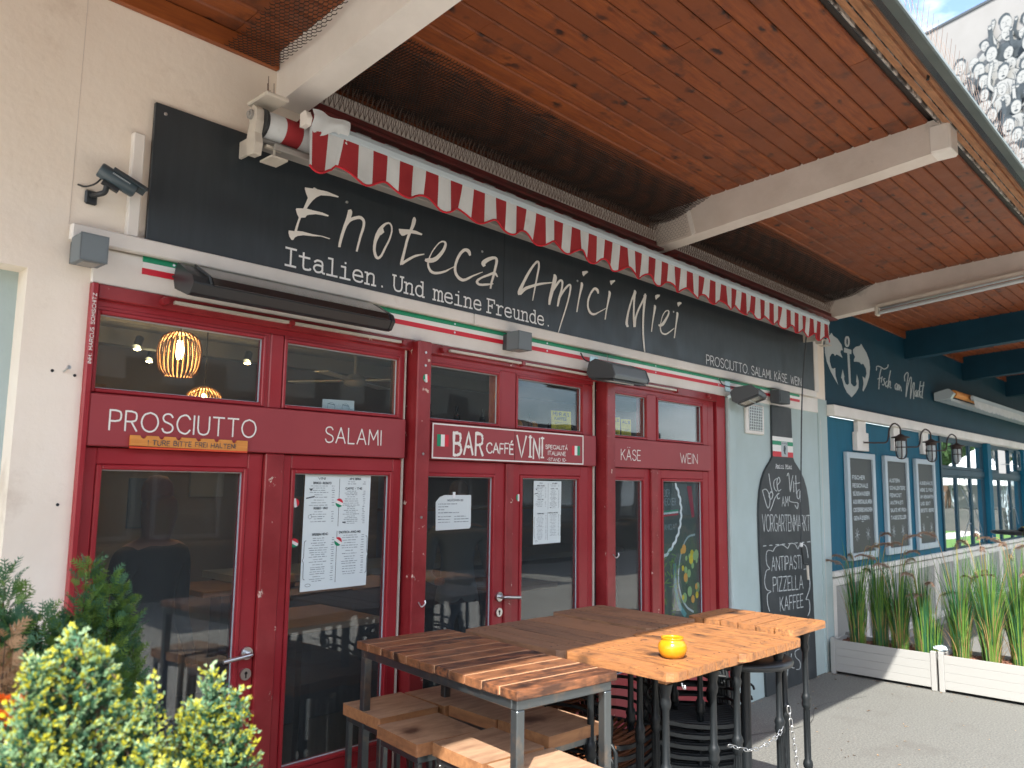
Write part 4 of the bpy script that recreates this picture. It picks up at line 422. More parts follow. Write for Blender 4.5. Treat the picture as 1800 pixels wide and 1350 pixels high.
FISH_STRIPS=[[(8.923,3.469,8.954,3.49),(8.94,3.468,8.984,3.486),(8.953,3.456,9.005,3.468),(8.959,3.434,9.012,3.442),(8.954,3.409,9.006,3.413),(8.939,3.387,8.987,3.386),(8.926,3.378,8.954,3.365),(8.931,3.379,8.899,3.358),(8.919,3.385,8.87,3.371),(8.908,3.403,8.857,3.393),(8.908,3.427,8.857,3.421),(8.918,3.451,8.869,3.449),(8.935,3.468,8.893,3.473),(8.952,3.474,8.925,3.486)],[(9.843,3.201,9.814,3.198),(9.846,3.22,9.816,3.217),(9.848,3.238,9.818,3.236),(9.856,3.248,9.835,3.253),(9.876,3.252,9.876,3.263),(9.913,3.254,9.922,3.266),(9.955,3.254,9.969,3.266),(9.998,3.25,10.016,3.261),(10.046,3.243,10.063,3.254),(10.098,3.241,10.102,3.253),(10.152,3.252,10.14,3.261),(10.2,3.268,10.181,3.275),(10.237,3.285,10.212,3.288),(10.255,3.299,10.225,3.298),(10.26,3.312,10.228,3.309),(10.264,3.324,10.233,3.321)],[(9.98,3.243,10.009,3.244),(9.955,3.209,9.984,3.21),(9.93,3.176,9.96,3.177),(9.909,3.136,9.939,3.138),(9.892,3.086,9.923,3.089),(9.88,3.031,9.91,3.034),(9.867,2.977,9.897,2.979)],[(9.854,3.096,9.848,3.105),(9.9,3.105,9.894,3.114),(9.948,3.114,9.941,3.123),(9.995,3.123,9.989,3.133)],[(9.998,3.146,10.028,3.147),(9.984,3.119,10.015,3.121),(9.971,3.094,10.001,3.095),(9.958,3.068,9.988,3.069)],[(10.12,3.138,10.124,3.128),(10.094,3.134,10.098,3.124),(10.064,3.129,10.077,3.121),(10.041,3.117,10.071,3.119),(10.049,3.104,10.078,3.111),(10.068,3.09,10.097,3.097),(10.076,3.079,10.107,3.082),(10.066,3.066,10.094,3.065),(10.046,3.053,10.071,3.049),(10.034,3.046,10.046,3.038),(10.039,3.048,10.015,3.038),(10.031,3.053,10.003,3.045),(10.02,3.059,9.992,3.051)],[(10.179,3.114,10.201,3.109),(10.153,3.102,10.175,3.097),(10.126,3.089,10.151,3.086),(10.106,3.075,10.136,3.075),(10.102,3.058,10.133,3.062),(10.107,3.041,10.138,3.047),(10.122,3.03,10.144,3.04),(10.158,3.034,10.142,3.041),(10.183,3.045,10.162,3.05),(10.206,3.055,10.185,3.06)],[(10.314,3.256,10.345,3.257),(10.288,3.216,10.319,3.218),(10.262,3.177,10.293,3.179),(10.238,3.138,10.269,3.139),(10.212,3.091,10.244,3.092),(10.188,3.043,10.22,3.045),(10.182,3.016,10.208,3.025),(10.229,3.04,10.198,3.04),(10.262,3.084,10.232,3.084),(10.29,3.115,10.261,3.116),(10.282,3.115,10.298,3.127),(10.283,3.111,10.315,3.117),(10.286,3.1,10.318,3.103),(10.279,3.082,10.311,3.084),(10.266,3.057,10.298,3.059),(10.262,3.038,10.293,3.043),(10.281,3.03,10.299,3.041),(10.309,3.031,10.314,3.042),(10.33,3.032,10.336,3.043)],[(10.537,3.121,10.557,3.115),(10.509,3.111,10.529,3.104),(10.479,3.1,10.504,3.095),(10.457,3.085,10.488,3.085),(10.45,3.065,10.483,3.069),(10.454,3.044,10.486,3.049),(10.464,3.03,10.493,3.039),(10.501,3.031,10.487,3.04),(10.529,3.043,10.503,3.047),(10.55,3.057,10.518,3.057),(10.563,3.079,10.53,3.077),(10.572,3.103,10.539,3.101),(10.542,3.109,10.575,3.112),(10.538,3.092,10.571,3.094),(10.528,3.059,10.561,3.061),(10.519,3.026,10.551,3.029)],[(10.59,3.032,10.557,3.03),(10.597,3.057,10.563,3.054),(10.603,3.081,10.57,3.079),(10.611,3.098,10.579,3.097),(10.618,3.103,10.596,3.109),(10.608,3.102,10.632,3.112),(10.612,3.098,10.645,3.103),(10.61,3.076,10.643,3.079),(10.603,3.045,10.636,3.048),(10.615,3.025,10.623,3.037),(10.647,3.048,10.615,3.047),(10.666,3.079,10.633,3.078),(10.669,3.09,10.664,3.101),(10.662,3.081,10.695,3.086),(10.673,3.054,10.707,3.059),(10.684,3.027,10.718,3.033)],[(10.869,3.177,10.834,3.173),(10.865,3.201,10.831,3.197),(10.862,3.225,10.827,3.221),(10.87,3.246,10.837,3.245),(10.899,3.267,10.87,3.27),(10.939,3.287,10.915,3.292),(10.967,3.296,10.957,3.306),(10.97,3.296,10.997,3.307),(10.98,3.289,11.015,3.295),(10.98,3.268,11.015,3.271),(10.96,3.227,10.995,3.229),(10.927,3.173,10.961,3.175),(10.898,3.119,10.932,3.121),(10.874,3.059,10.909,3.061),(10.855,2.999,10.89,3.001),(10.852,2.967,10.883,2.976),(10.9,2.996,10.866,2.994),(10.93,3.051,10.895,3.049),(10.965,3.106,10.93,3.105),(11.007,3.158,10.973,3.158),(11.054,3.211,11.02,3.211),(11.091,3.246,11.06,3.248),(11.097,3.251,11.103,3.263),(11.097,3.246,11.132,3.253),(11.101,3.227,11.137,3.231),(11.092,3.193,11.128,3.196),(11.073,3.147,11.109,3.149),(11.055,3.099,11.091,3.102),(11.044,3.054,11.08,3.057),(11.034,3.009,11.07,3.012),(11.025,2.963,11.06,2.966)],[(11.061,2.97,11.026,2.969),(11.087,3.013,11.052,3.012),(11.113,3.057,11.078,3.056),(11.139,3.097,11.104,3.095),(11.166,3.134,11.13,3.132),(11.191,3.166,11.157,3.166),(11.212,3.187,11.179,3.189),(11.214,3.19,11.212,3.201),(11.208,3.188,11.244,3.196),(11.212,3.176,11.248,3.18),(11.202,3.149,11.238,3.152),(11.184,3.112,11.22,3.114),(11.169,3.074,11.205,3.077),(11.163,3.039,11.2,3.043),(11.161,3.005,11.198,3.008),(11.159,2.97,11.195,2.974)],[(11.305,3.109,11.329,3.102),(11.277,3.098,11.301,3.092),(11.247,3.087,11.276,3.082),(11.224,3.071,11.26,3.072),(11.215,3.051,11.252,3.054),(11.215,3.029,11.252,3.034),(11.222,3.014,11.257,3.021),(11.253,3.01,11.254,3.021),(11.287,3.018,11.261,3.024),(11.309,3.031,11.274,3.031),(11.321,3.053,11.284,3.051),(11.328,3.078,11.291,3.076),(11.296,3.084,11.332,3.091),(11.296,3.07,11.333,3.073),(11.293,3.039,11.33,3.043),(11.29,3.009,11.327,3.012)],[(11.355,3.014,11.318,3.011),(11.361,3.043,11.324,3.04),(11.366,3.071,11.329,3.068),(11.375,3.092,11.339,3.091),(11.384,3.098,11.359,3.104),(11.392,3.099,11.387,3.11),(11.41,3.101,11.405,3.112)],[(11.49,3.242,11.527,3.244),(11.465,3.199,11.502,3.201),(11.44,3.156,11.477,3.158),(11.419,3.116,11.456,3.118),(11.405,3.08,11.442,3.082),(11.396,3.046,11.433,3.049),(11.386,3.013,11.423,3.016)],[(11.498,3.113,11.525,3.108),(11.469,3.101,11.496,3.095),(11.437,3.087,11.47,3.085),(11.42,3.07,11.458,3.073),(11.43,3.051,11.467,3.058),(11.454,3.031,11.49,3.038),(11.478,3.011,11.514,3.019)],[(11.63,3.247,11.668,3.249),(11.601,3.199,11.638,3.201),(11.571,3.151,11.609,3.153),(11.547,3.11,11.585,3.112),(11.53,3.076,11.568,3.078),(11.518,3.049,11.556,3.051),(11.514,3.028,11.552,3.032),(11.525,3.016,11.558,3.026),(11.548,3.014,11.568,3.026),(11.565,3.012,11.585,3.024)],[(11.47,3.167,11.468,3.179),(11.531,3.175,11.529,3.187),(11.592,3.183,11.59,3.195),(11.654,3.192,11.652,3.203)]]
CHALK_STRIPS=[[(6.733,1.767,6.747,1.769),(6.745,1.746,6.758,1.747),(6.756,1.724,6.77,1.726),(6.768,1.703,6.781,1.705),(6.78,1.683,6.793,1.685),(6.791,1.663,6.805,1.664),(6.804,1.642,6.817,1.644),(6.816,1.625,6.829,1.627),(6.828,1.613,6.839,1.618),(6.847,1.611,6.842,1.617),(6.861,1.618,6.849,1.621),(6.872,1.628,6.858,1.63),(6.879,1.641,6.865,1.642),(6.885,1.656,6.871,1.657),(6.89,1.676,6.876,1.676),(6.892,1.696,6.878,1.696),(6.888,1.716,6.874,1.715),(6.877,1.735,6.863,1.733),(6.86,1.755,6.847,1.752),(6.84,1.772,6.828,1.768),(6.819,1.783,6.81,1.778),(6.795,1.786,6.795,1.78),(6.772,1.783,6.778,1.777),(6.751,1.777,6.757,1.771),(6.731,1.773,6.736,1.767)],[(6.896,1.764,6.909,1.761),(6.884,1.753,6.897,1.75),(6.871,1.742,6.884,1.739),(6.86,1.731,6.873,1.729),(6.856,1.72,6.87,1.721),(6.862,1.709,6.875,1.712),(6.875,1.699,6.886,1.703),(6.891,1.691,6.9,1.696),(6.911,1.689,6.905,1.695),(6.926,1.697,6.913,1.7),(6.938,1.71,6.925,1.712),(6.948,1.724,6.934,1.725),(6.951,1.736,6.937,1.736),(6.945,1.746,6.933,1.743),(6.933,1.753,6.923,1.749),(6.92,1.759,6.909,1.754),(6.908,1.765,6.897,1.761)],[(6.867,1.921,6.881,1.922),(6.872,1.896,6.886,1.897),(6.878,1.87,6.892,1.871),(6.884,1.845,6.898,1.846),(6.892,1.821,6.906,1.822),(6.903,1.797,6.916,1.799),(6.915,1.775,6.929,1.776),(6.928,1.752,6.942,1.754),(6.941,1.73,6.955,1.732)],[(7.03,1.884,7.038,1.879),(7.013,1.878,7.021,1.873),(6.995,1.873,7.003,1.868),(6.977,1.865,6.989,1.862),(6.965,1.855,6.979,1.853),(6.96,1.84,6.974,1.84),(6.96,1.822,6.974,1.822),(6.963,1.803,6.977,1.805),(6.969,1.789,6.983,1.791),(6.979,1.779,6.991,1.782),(6.993,1.772,7.003,1.776),(7.008,1.766,7.018,1.771),(7.022,1.761,7.032,1.766)],[(7.036,1.815,7.025,1.819),(7.054,1.824,7.043,1.829),(7.074,1.834,7.063,1.838),(7.092,1.844,7.08,1.847),(7.103,1.855,7.089,1.856),(7.104,1.867,7.089,1.866),(7.097,1.88,7.083,1.878),(7.087,1.891,7.074,1.888),(7.071,1.896,7.072,1.89),(7.055,1.89,7.067,1.887),(7.042,1.88,7.056,1.877),(7.031,1.865,7.045,1.864),(7.025,1.849,7.039,1.849),(7.025,1.829,7.039,1.83),(7.028,1.805,7.043,1.806),(7.035,1.782,7.05,1.784),(7.045,1.767,7.058,1.77),(7.065,1.762,7.064,1.768),(7.085,1.767,7.077,1.772),(7.104,1.774,7.094,1.779),(7.12,1.779,7.112,1.784)],[(7.081,1.707,7.088,1.701),(7.069,1.703,7.078,1.698),(7.058,1.7,7.066,1.694),(7.05,1.698,7.052,1.691),(7.048,1.698,7.037,1.693),(7.042,1.703,7.028,1.7),(7.035,1.712,7.021,1.711),(7.032,1.723,7.017,1.722),(7.032,1.73,7.018,1.732),(7.041,1.735,7.031,1.74),(7.058,1.741,7.051,1.746),(7.073,1.744,7.068,1.75),(7.069,1.749,7.081,1.745),(7.058,1.745,7.067,1.74),(7.034,1.736,7.043,1.731),(7.006,1.725,7.016,1.721),(6.982,1.711,6.994,1.708),(6.963,1.694,6.976,1.692),(6.947,1.674,6.96,1.672),(6.932,1.654,6.945,1.652),(6.917,1.637,6.93,1.634),(6.904,1.623,6.917,1.62),(6.892,1.611,6.904,1.608),(6.88,1.6,6.892,1.597),(6.868,1.588,6.88,1.585)],[(7.254,1.906,7.24,1.908),(7.263,1.915,7.249,1.917),(7.272,1.926,7.258,1.928),(7.279,1.933,7.269,1.937),(7.274,1.933,7.288,1.936),(7.279,1.923,7.294,1.924),(7.283,1.904,7.298,1.905),(7.286,1.881,7.301,1.881),(7.289,1.857,7.304,1.858),(7.292,1.83,7.307,1.83),(7.294,1.798,7.309,1.798),(7.297,1.771,7.312,1.772),(7.302,1.756,7.315,1.76),(7.321,1.765,7.306,1.766),(7.328,1.786,7.313,1.786),(7.336,1.812,7.321,1.813),(7.344,1.835,7.329,1.836),(7.353,1.855,7.338,1.856),(7.363,1.874,7.348,1.875),(7.373,1.894,7.358,1.895),(7.383,1.914,7.368,1.915)],[(7.382,1.858,7.398,1.859),(7.382,1.833,7.397,1.834),(7.381,1.808,7.397,1.809),(7.381,1.783,7.396,1.784),(7.38,1.758,7.396,1.758)],[(7.433,1.915,7.449,1.916),(7.434,1.872,7.45,1.872),(7.435,1.828,7.45,1.829),(7.436,1.785,7.451,1.785),(7.437,1.742,7.452,1.742)],[(7.41,1.831,7.407,1.838),(7.441,1.834,7.438,1.841),(7.471,1.837,7.468,1.844),(7.502,1.84,7.499,1.847),(7.533,1.843,7.53,1.85)],[(7.511,1.786,7.521,1.781),(7.496,1.78,7.506,1.775),(7.48,1.775,7.491,1.77),(7.465,1.768,7.478,1.765),(7.454,1.759,7.469,1.758),(7.448,1.747,7.464,1.746),(7.446,1.732,7.461,1.732),(7.446,1.718,7.462,1.719),(7.45,1.707,7.466,1.709),(7.46,1.699,7.473,1.703),(7.475,1.692,7.484,1.698),(7.495,1.689,7.492,1.696),(7.512,1.696,7.497,1.698),(7.52,1.713,7.504,1.714),(7.526,1.739,7.51,1.739),(7.53,1.762,7.515,1.762),(7.518,1.769,7.533,1.771),(7.52,1.756,7.536,1.756),(7.521,1.728,7.537,1.728),(7.521,1.694,7.537,1.694),(7.521,1.663,7.537,1.663)],[(7.285,1.72,7.3,1.719),(7.281,1.709,7.295,1.707),(7.274,1.696,7.289,1.695),(7.271,1.685,7.286,1.685),(7.276,1.674,7.289,1.677),(7.293,1.667,7.301,1.673),(7.318,1.663,7.322,1.669),(7.344,1.66,7.348,1.667),(7.37,1.657,7.373,1.664),(7.397,1.656,7.399,1.662),(7.427,1.655,7.428,1.662),(7.45,1.654,7.456,1.66),(7.463,1.651,7.477,1.654),(7.466,1.64,7.482,1.64),(7.462,1.624,7.477,1.623),(7.453,1.609,7.468,1.607),(7.447,1.603,7.455,1.597),(7.446,1.605,7.434,1.601),(7.435,1.614,7.421,1.611),(7.421,1.627,7.407,1.624),(7.408,1.638,7.394,1.635)],[(6.919,1.231,6.915,1.226),(6.893,1.236,6.889,1.231),(6.866,1.241,6.862,1.236),(6.839,1.246,6.838,1.24),(6.816,1.245,6.821,1.24),(6.798,1.239,6.808,1.235),(6.786,1.229,6.798,1.227),(6.778,1.217,6.79,1.216),(6.773,1.203,6.785,1.202),(6.771,1.185,6.783,1.185),(6.771,1.164,6.783,1.164),(6.775,1.143,6.787,1.143),(6.781,1.125,6.793,1.125),(6.794,1.11,6.805,1.112),(6.813,1.097,6.823,1.1),(6.828,1.087,6.839,1.089),(6.833,1.081,6.845,1.079),(6.827,1.079,6.832,1.073),(6.809,1.078,6.812,1.073),(6.786,1.076,6.792,1.071),(6.766,1.067,6.777,1.064),(6.753,1.049,6.765,1.047),(6.741,1.025,6.753,1.023),(6.732,0.999,6.744,0.998),(6.729,0.976,6.741,0.975),(6.732,0.956,6.744,0.956),(6.739,0.937,6.751,0.938),(6.751,0.92,6.762,0.922),(6.766,0.906,6.775,0.909),(6.788,0.896,6.794,0.9),(6.816,0.89,6.82,0.895),(6.839,0.886,6.844,0.89),(6.847,0.883,6.859,0.883),(6.841,0.881,6.848,0.876),(6.821,0.879,6.827,0.873),(6.797,0.874,6.805,0.869),(6.779,0.864,6.791,0.861),(6.773,0.848,6.785,0.847),(6.77,0.829,6.783,0.828),(6.771,0.808,6.784,0.807),(6.775,0.787,6.787,0.787),(6.781,0.768,6.793,0.768),(6.791,0.75,6.803,0.75),(6.802,0.731,6.814,0.731),(6.813,0.713,6.824,0.713)],[(6.923,1.227,6.912,1.23),(6.934,1.237,6.923,1.24),(6.945,1.247,6.933,1.25),(6.957,1.256,6.947,1.26),(6.974,1.263,6.966,1.268),(7,1.269,6.994,1.274),(7.033,1.274,7.029,1.279),(7.067,1.277,7.065,1.282),(7.099,1.276,7.101,1.281),(7.128,1.27,7.134,1.275),(7.158,1.26,7.166,1.264),(7.188,1.248,7.196,1.252),(7.218,1.236,7.226,1.24)],[(7.228,1.237,7.216,1.24),(7.244,1.249,7.232,1.252),(7.259,1.262,7.247,1.265),(7.274,1.273,7.263,1.277),(7.291,1.279,7.284,1.284),(7.31,1.28,7.309,1.286),(7.333,1.278,7.337,1.284),(7.357,1.273,7.364,1.278),(7.378,1.267,7.387,1.271),(7.394,1.259,7.405,1.261),(7.407,1.247,7.42,1.249),(7.42,1.234,7.433,1.236),(7.434,1.222,7.447,1.224)],[(7.447,1.221,7.434,1.224),(7.463,1.235,7.45,1.238),(7.478,1.249,7.465,1.252),(7.494,1.261,7.483,1.265),(7.511,1.267,7.506,1.272),(7.534,1.266,7.536,1.272),(7.563,1.261,7.57,1.266),(7.592,1.253,7.602,1.257),(7.615,1.242,7.627,1.244),(7.63,1.226,7.644,1.227),(7.64,1.205,7.654,1.206),(7.646,1.184,7.661,1.184),(7.652,1.167,7.666,1.167),(7.655,1.154,7.67,1.154),(7.657,1.145,7.671,1.145),(7.657,1.137,7.671,1.136),(7.658,1.128,7.672,1.128)],[(7.555,1.025,7.552,1.031),(7.574,1.025,7.571,1.031),(7.593,1.026,7.591,1.032),(7.609,1.026,7.613,1.031),(7.622,1.021,7.634,1.024),(7.637,1.009,7.651,1.011),(7.652,0.992,7.666,0.993),(7.665,0.972,7.679,0.972),(7.674,0.95,7.688,0.95),(7.679,0.926,7.693,0.925),(7.682,0.898,7.696,0.898),(7.68,0.871,7.694,0.869),(7.671,0.844,7.686,0.842),(7.654,0.819,7.668,0.816),(7.63,0.795,7.644,0.791),(7.603,0.771,7.617,0.767),(7.578,0.746,7.591,0.743)],[(7.585,0.742,7.584,0.748),(7.604,0.74,7.603,0.746),(7.624,0.74,7.623,0.746),(7.638,0.739,7.646,0.743),(7.649,0.732,7.662,0.733),(7.658,0.715,7.672,0.714),(7.663,0.69,7.677,0.69),(7.665,0.665,7.679,0.664),(7.662,0.643,7.676,0.641),(7.654,0.627,7.667,0.624),(7.64,0.614,7.653,0.611),(7.624,0.602,7.637,0.598),(7.609,0.588,7.623,0.585)],[(7.131,0.282,7.129,0.288),(7.141,0.282,7.137,0.288),(7.15,0.282,7.148,0.288),(7.154,0.282,7.162,0.286),(7.157,0.279,7.17,0.278),(7.158,0.268,7.171,0.266),(7.156,0.252,7.169,0.25),(7.153,0.234,7.166,0.232),(7.15,0.216,7.163,0.214),(7.149,0.197,7.162,0.195),(7.147,0.177,7.16,0.175),(7.145,0.157,7.158,0.155),(7.14,0.141,7.153,0.138),(7.133,0.126,7.146,0.123),(7.124,0.113,7.136,0.11),(7.114,0.105,7.125,0.1),(7.108,0.102,7.112,0.096),(7.105,0.103,7.096,0.101),(7.096,0.112,7.084,0.111),(7.087,0.124,7.075,0.125),(7.083,0.138,7.07,0.14),(7.084,0.157,7.071,0.159),(7.088,0.179,7.076,0.181),(7.096,0.202,7.083,0.205),(7.106,0.222,7.094,0.225),(7.12,0.238,7.108,0.241),(7.137,0.251,7.126,0.255),(7.156,0.264,7.145,0.268),(7.175,0.278,7.163,0.282)],[(7.229,0.299,7.243,0.297),(7.226,0.284,7.239,0.282),(7.222,0.27,7.235,0.267),(7.219,0.255,7.232,0.253),(7.218,0.239,7.231,0.238),(7.219,0.222,7.232,0.221),(7.222,0.204,7.235,0.203),(7.227,0.187,7.24,0.187),(7.235,0.174,7.247,0.175),(7.248,0.166,7.255,0.169),(7.265,0.162,7.266,0.167),(7.28,0.16,7.28,0.166),(7.294,0.158,7.294,0.164)],[(7.405,0.317,7.411,0.311),(7.38,0.315,7.385,0.309),(7.353,0.314,7.359,0.309),(7.328,0.312,7.337,0.306),(7.311,0.306,7.323,0.302),(7.304,0.295,7.317,0.292),(7.304,0.281,7.318,0.28),(7.31,0.266,7.323,0.265),(7.321,0.251,7.333,0.252),(7.34,0.238,7.35,0.24),(7.365,0.225,7.374,0.228),(7.389,0.212,7.399,0.215),(7.404,0.2,7.417,0.2),(7.411,0.184,7.425,0.183),(7.412,0.167,7.426,0.164),(7.408,0.151,7.422,0.148),(7.401,0.14,7.412,0.136),(7.389,0.138,7.394,0.132),(7.37,0.139,7.371,0.134),(7.347,0.143,7.347,0.137),(7.325,0.146,7.325,0.14)],[(7.502,0.43,7.508,0.424),(7.491,0.429,7.496,0.424),(7.478,0.429,7.484,0.423),(7.466,0.427,7.476,0.422),(7.458,0.422,7.472,0.42),(7.459,0.413,7.473,0.412),(7.465,0.401,7.478,0.401),(7.473,0.389,7.486,0.39),(7.485,0.381,7.491,0.386),(7.502,0.381,7.493,0.387),(7.515,0.386,7.503,0.391),(7.526,0.393,7.513,0.397),(7.532,0.401,7.519,0.403),(7.531,0.408,7.518,0.408),(7.525,0.415,7.512,0.414),(7.518,0.421,7.505,0.42),(7.511,0.428,7.499,0.427)],[(7.659,0.466,7.67,0.462),(7.643,0.459,7.654,0.454),(7.626,0.452,7.637,0.447),(7.609,0.443,7.623,0.439),(7.597,0.428,7.611,0.425),(7.59,0.407,7.604,0.405),(7.586,0.381,7.6,0.379),(7.584,0.352,7.598,0.35),(7.581,0.325,7.595,0.323)],[(7.55,0.407,7.548,0.413),(7.572,0.406,7.57,0.412),(7.595,0.405,7.593,0.411),(7.618,0.403,7.616,0.409),(7.641,0.402,7.639,0.408)],[(6.772,0.271,6.782,0.272),(6.781,0.263,6.791,0.264),(6.79,0.254,6.8,0.256),(6.8,0.247,6.808,0.249),(6.815,0.242,6.809,0.248),(6.824,0.247,6.813,0.251),(6.83,0.257,6.818,0.26),(6.835,0.265,6.824,0.269),(6.835,0.266,6.841,0.27),(6.843,0.258,6.854,0.259),(6.856,0.244,6.867,0.244),(6.87,0.226,6.881,0.226),(6.883,0.209,6.894,0.21)],[(7.091,0.39,7.104,0.389),(7.095,0.379,7.108,0.379),(7.1,0.368,7.112,0.368),(7.103,0.359,7.116,0.357),(7.102,0.351,7.114,0.348),(7.095,0.345,7.106,0.34),(7.084,0.34,7.094,0.335),(7.07,0.335,7.08,0.33),(7.058,0.33,7.067,0.325)],[(7.184,0.381,7.193,0.384),(7.192,0.377,7.201,0.381),(7.2,0.374,7.208,0.377),(7.207,0.37,7.216,0.373),(7.215,0.366,7.224,0.369)],[(6.723,1.281,6.722,1.288),(6.786,1.281,6.785,1.288)],[(6.846,1.281,6.845,1.287),(6.911,1.28,6.91,1.287)],[(6.972,1.28,6.971,1.287),(7.039,1.28,7.038,1.287)],[(7.101,1.279,7.1,1.286),(7.17,1.279,7.169,1.286)],[(7.234,1.279,7.233,1.286),(7.304,1.278,7.303,1.285)],[(7.37,1.278,7.369,1.285),(7.442,1.278,7.441,1.285)],[(7.51,1.277,7.509,1.284),(7.584,1.277,7.583,1.284)],[(7.653,1.276,7.652,1.284),(7.73,1.276,7.729,1.284)]]
# ================================================================== ground
bx('ground', 'ground_asphalt', -40, 60, -60, 25, -.3, 0, kind='structure')
bx("lawn", "lawn", 19, 54, -16, -1.2, 0, .012, kind="structure")
bx("path", "path_light", 19, 54, -6.4, -5.2, .013, .02, kind="structure")

bx('bounce_paving', 'pale_bounce', -25, 18.9, -30, -2.75, 0, .006, kind='structure'); bx('bounce_paving', 'pale_bounce', -25, -.6, -2.749, -.001, 0, .006, kind='structure')  # pale slabs added out of view to bounce sunlight onto wall and soffit
RG = random.Random(3)
def crack(P, nm='ground_crack'):
    mb = MB(); pts = catmull([(a, b, 0) for a, b in P], 9); pts = [(p.x + RG.uniform(-.006, .006), p.y + RG.uniform(-.006, .006)) for p in pts]; vs = []
    for i, p in enumerate(pts):
        w_ = RG.uniform(.0008, .0028); vs += [(p[0], p[1] - w_, .0035), (p[0], p[1] + w_, .0035)]
    mb.add(vs, [(2 * i, 2 * i + 1, 2 * i + 3, 2 * i + 2) for i in range(len(pts) - 1)]); mb.build(nm, 'black_gap', None, kind='structure')
crack([(5.6, -.4), (6.2, -.6), (6.8, -.45), (7.4, -.62)])
lt = MB()
for k in range(150):
    x, y = (RG.uniform(4.2, 8.0), RG.uniform(-2.4, -.03)) if k < 90 else (RG.choice((RG.uniform(4, 8), 8.03)), RG.uniform(-.06, -.01))
    if k >= 90 and x == 8.03: y = RG.uniform(-2.2, -.05)
    a = RG.uniform(0, 6.28); l = RG.uniform(.006, .022) * (1.6 if k % 9 == 0 else 1); c, s_ = math.cos(a) * l, math.sin(a) * l; h = RG.uniform(.004, .012)
    lt.add([(x, y, .004), (x + c, y + s_, h), (x + c - s_ * .5, y + s_ + c * .5, .005), (x - s_ * .5, y + c * .5, h * .7)], [(0, 1, 2, 3)], 0 if k % 3 else 1)
lt.build('leaf_litter', ['dry_brown', 'stem_brown'], None, kind='stuff')

# ================================================================== wine bar building
B = thing('wine_bar_building', 'white plastered wine bar with dark red wooden shopfront under the canopy', 'building', (1.0, 0.0, 0.0))
def wall_panel(x0, x1, z0, z1, y0=0.0, y1=.25, m='plaster', name='wall', **k): return bx(name, m, x0, x1, y0, y1, z0, z1, B, **k)
wall_panel(-4, 8.27, 2.705, 4.2)                 # above the openings
wall_panel(-4, .862, 2.575, 2.705)
wall_panel(.862, 1.08, 0, 2.705)                 # narrow left pillar
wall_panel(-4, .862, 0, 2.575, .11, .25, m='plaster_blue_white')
MB().box(.70, .712, .102, .11, 0, 2.57).build('panel_seam', 'concrete_white', B)
MB().box(.986, .9885, -.0012, 0, 2.775, 3.95).build('render_seam', 'concrete_white', B)
MB().box(8.10, 8.104, -.0135, -.012, 0.1, 2.5).build('render_seam', 'concrete_white', B)
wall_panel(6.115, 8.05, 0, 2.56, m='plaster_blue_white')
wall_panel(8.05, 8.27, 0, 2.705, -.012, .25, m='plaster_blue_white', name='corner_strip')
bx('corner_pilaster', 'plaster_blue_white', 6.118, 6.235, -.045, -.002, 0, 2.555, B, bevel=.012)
wall_panel(1.08, 8.05, 2.56, 2.705, -.012, .25, m='white_paint', name='header_band', bevel=.004)
# white moulding under the sign in two lengths with an open joint
for a, b in ((.985, 3.118), (3.124, 7.93)): bx('moulding', 'white_paint', a, b, -.052, -.014, 2.707, 2.770, B, bevel=.005)
bx('vertical_batten', 'white_paint', 1.19, 1.236, -.035, 0, 2.772, 3.21, B, bevel=.004)
bx('end_batten', 'white_paint', 7.955, 8.045, -.03, 0, 2.772, 3.42, B, bevel=.004)
# little holes, plugs and screw left in the left pillar
mb = MB()
for x, z in ((.973, 2.20), (1.052, 2.19), (1.03, 1.70)): mb.lathe([(.006, -.0015), (.006, 0.0)], (x, 0, z), 8, axis='y')
mb.build('drill_hole', 'black_gap', B)
MB().tube([(1.012, 0, 2.20), (1.02, -.03, 2.215)], .004, 6).lathe([(.008, -.035), (.008, -.029)], (1.02, 0, 2.215), 8, axis='y').build('screw', 'silver', B)
# jambs and lintels in dark red
bx('jamb', 'red_paint', 1.08, 1.105, -.03, .10, .0, 2.56, B, bevel=.004)
bx('jamb', 'red_paint', 5.965, 6.112, -.012, .10, 0, 2.56, B, bevel=.004)
bx('jamb', 'red_paint', 5.835, 5.93, .0, .10, 0, 2.56, B, bevel=.004)
bx('dark_joint', 'black_gap', 5.93, 5.965, .03, .12, 0, 2.56, B)
bx('lintel', 'red_worn', 1.105, 5.965, -.022, .10, 2.50, 2.559, B, bevel=.004)
for a, b in ((1.105, 2.662), (2.79, 4.305), (4.462, 5.835)):
    bx('lintel', 'red_paint', a, b, .002, .10, 2.475, 2.50, B)
# roller track under the band
for a, b in ((1.40, 2.60), (2.95, 3.55), (3.56, 4.18), (4.62, 5.30)):
    bx('track', 'alu_cream', a, b, -.045, -.025, 2.525, 2.538, B)
mb = MB()
for x in (1.36, 1.95, 2.62, 2.90, 3.55, 4.20, 4.60, 5.32, 5.80): mb.lathe([(.014, -.05), (.018, -.04), (.018, -.023)], (x, 0, 2.53), 10, axis='y')
mb.build('track_bolts', 'red_worn', B)
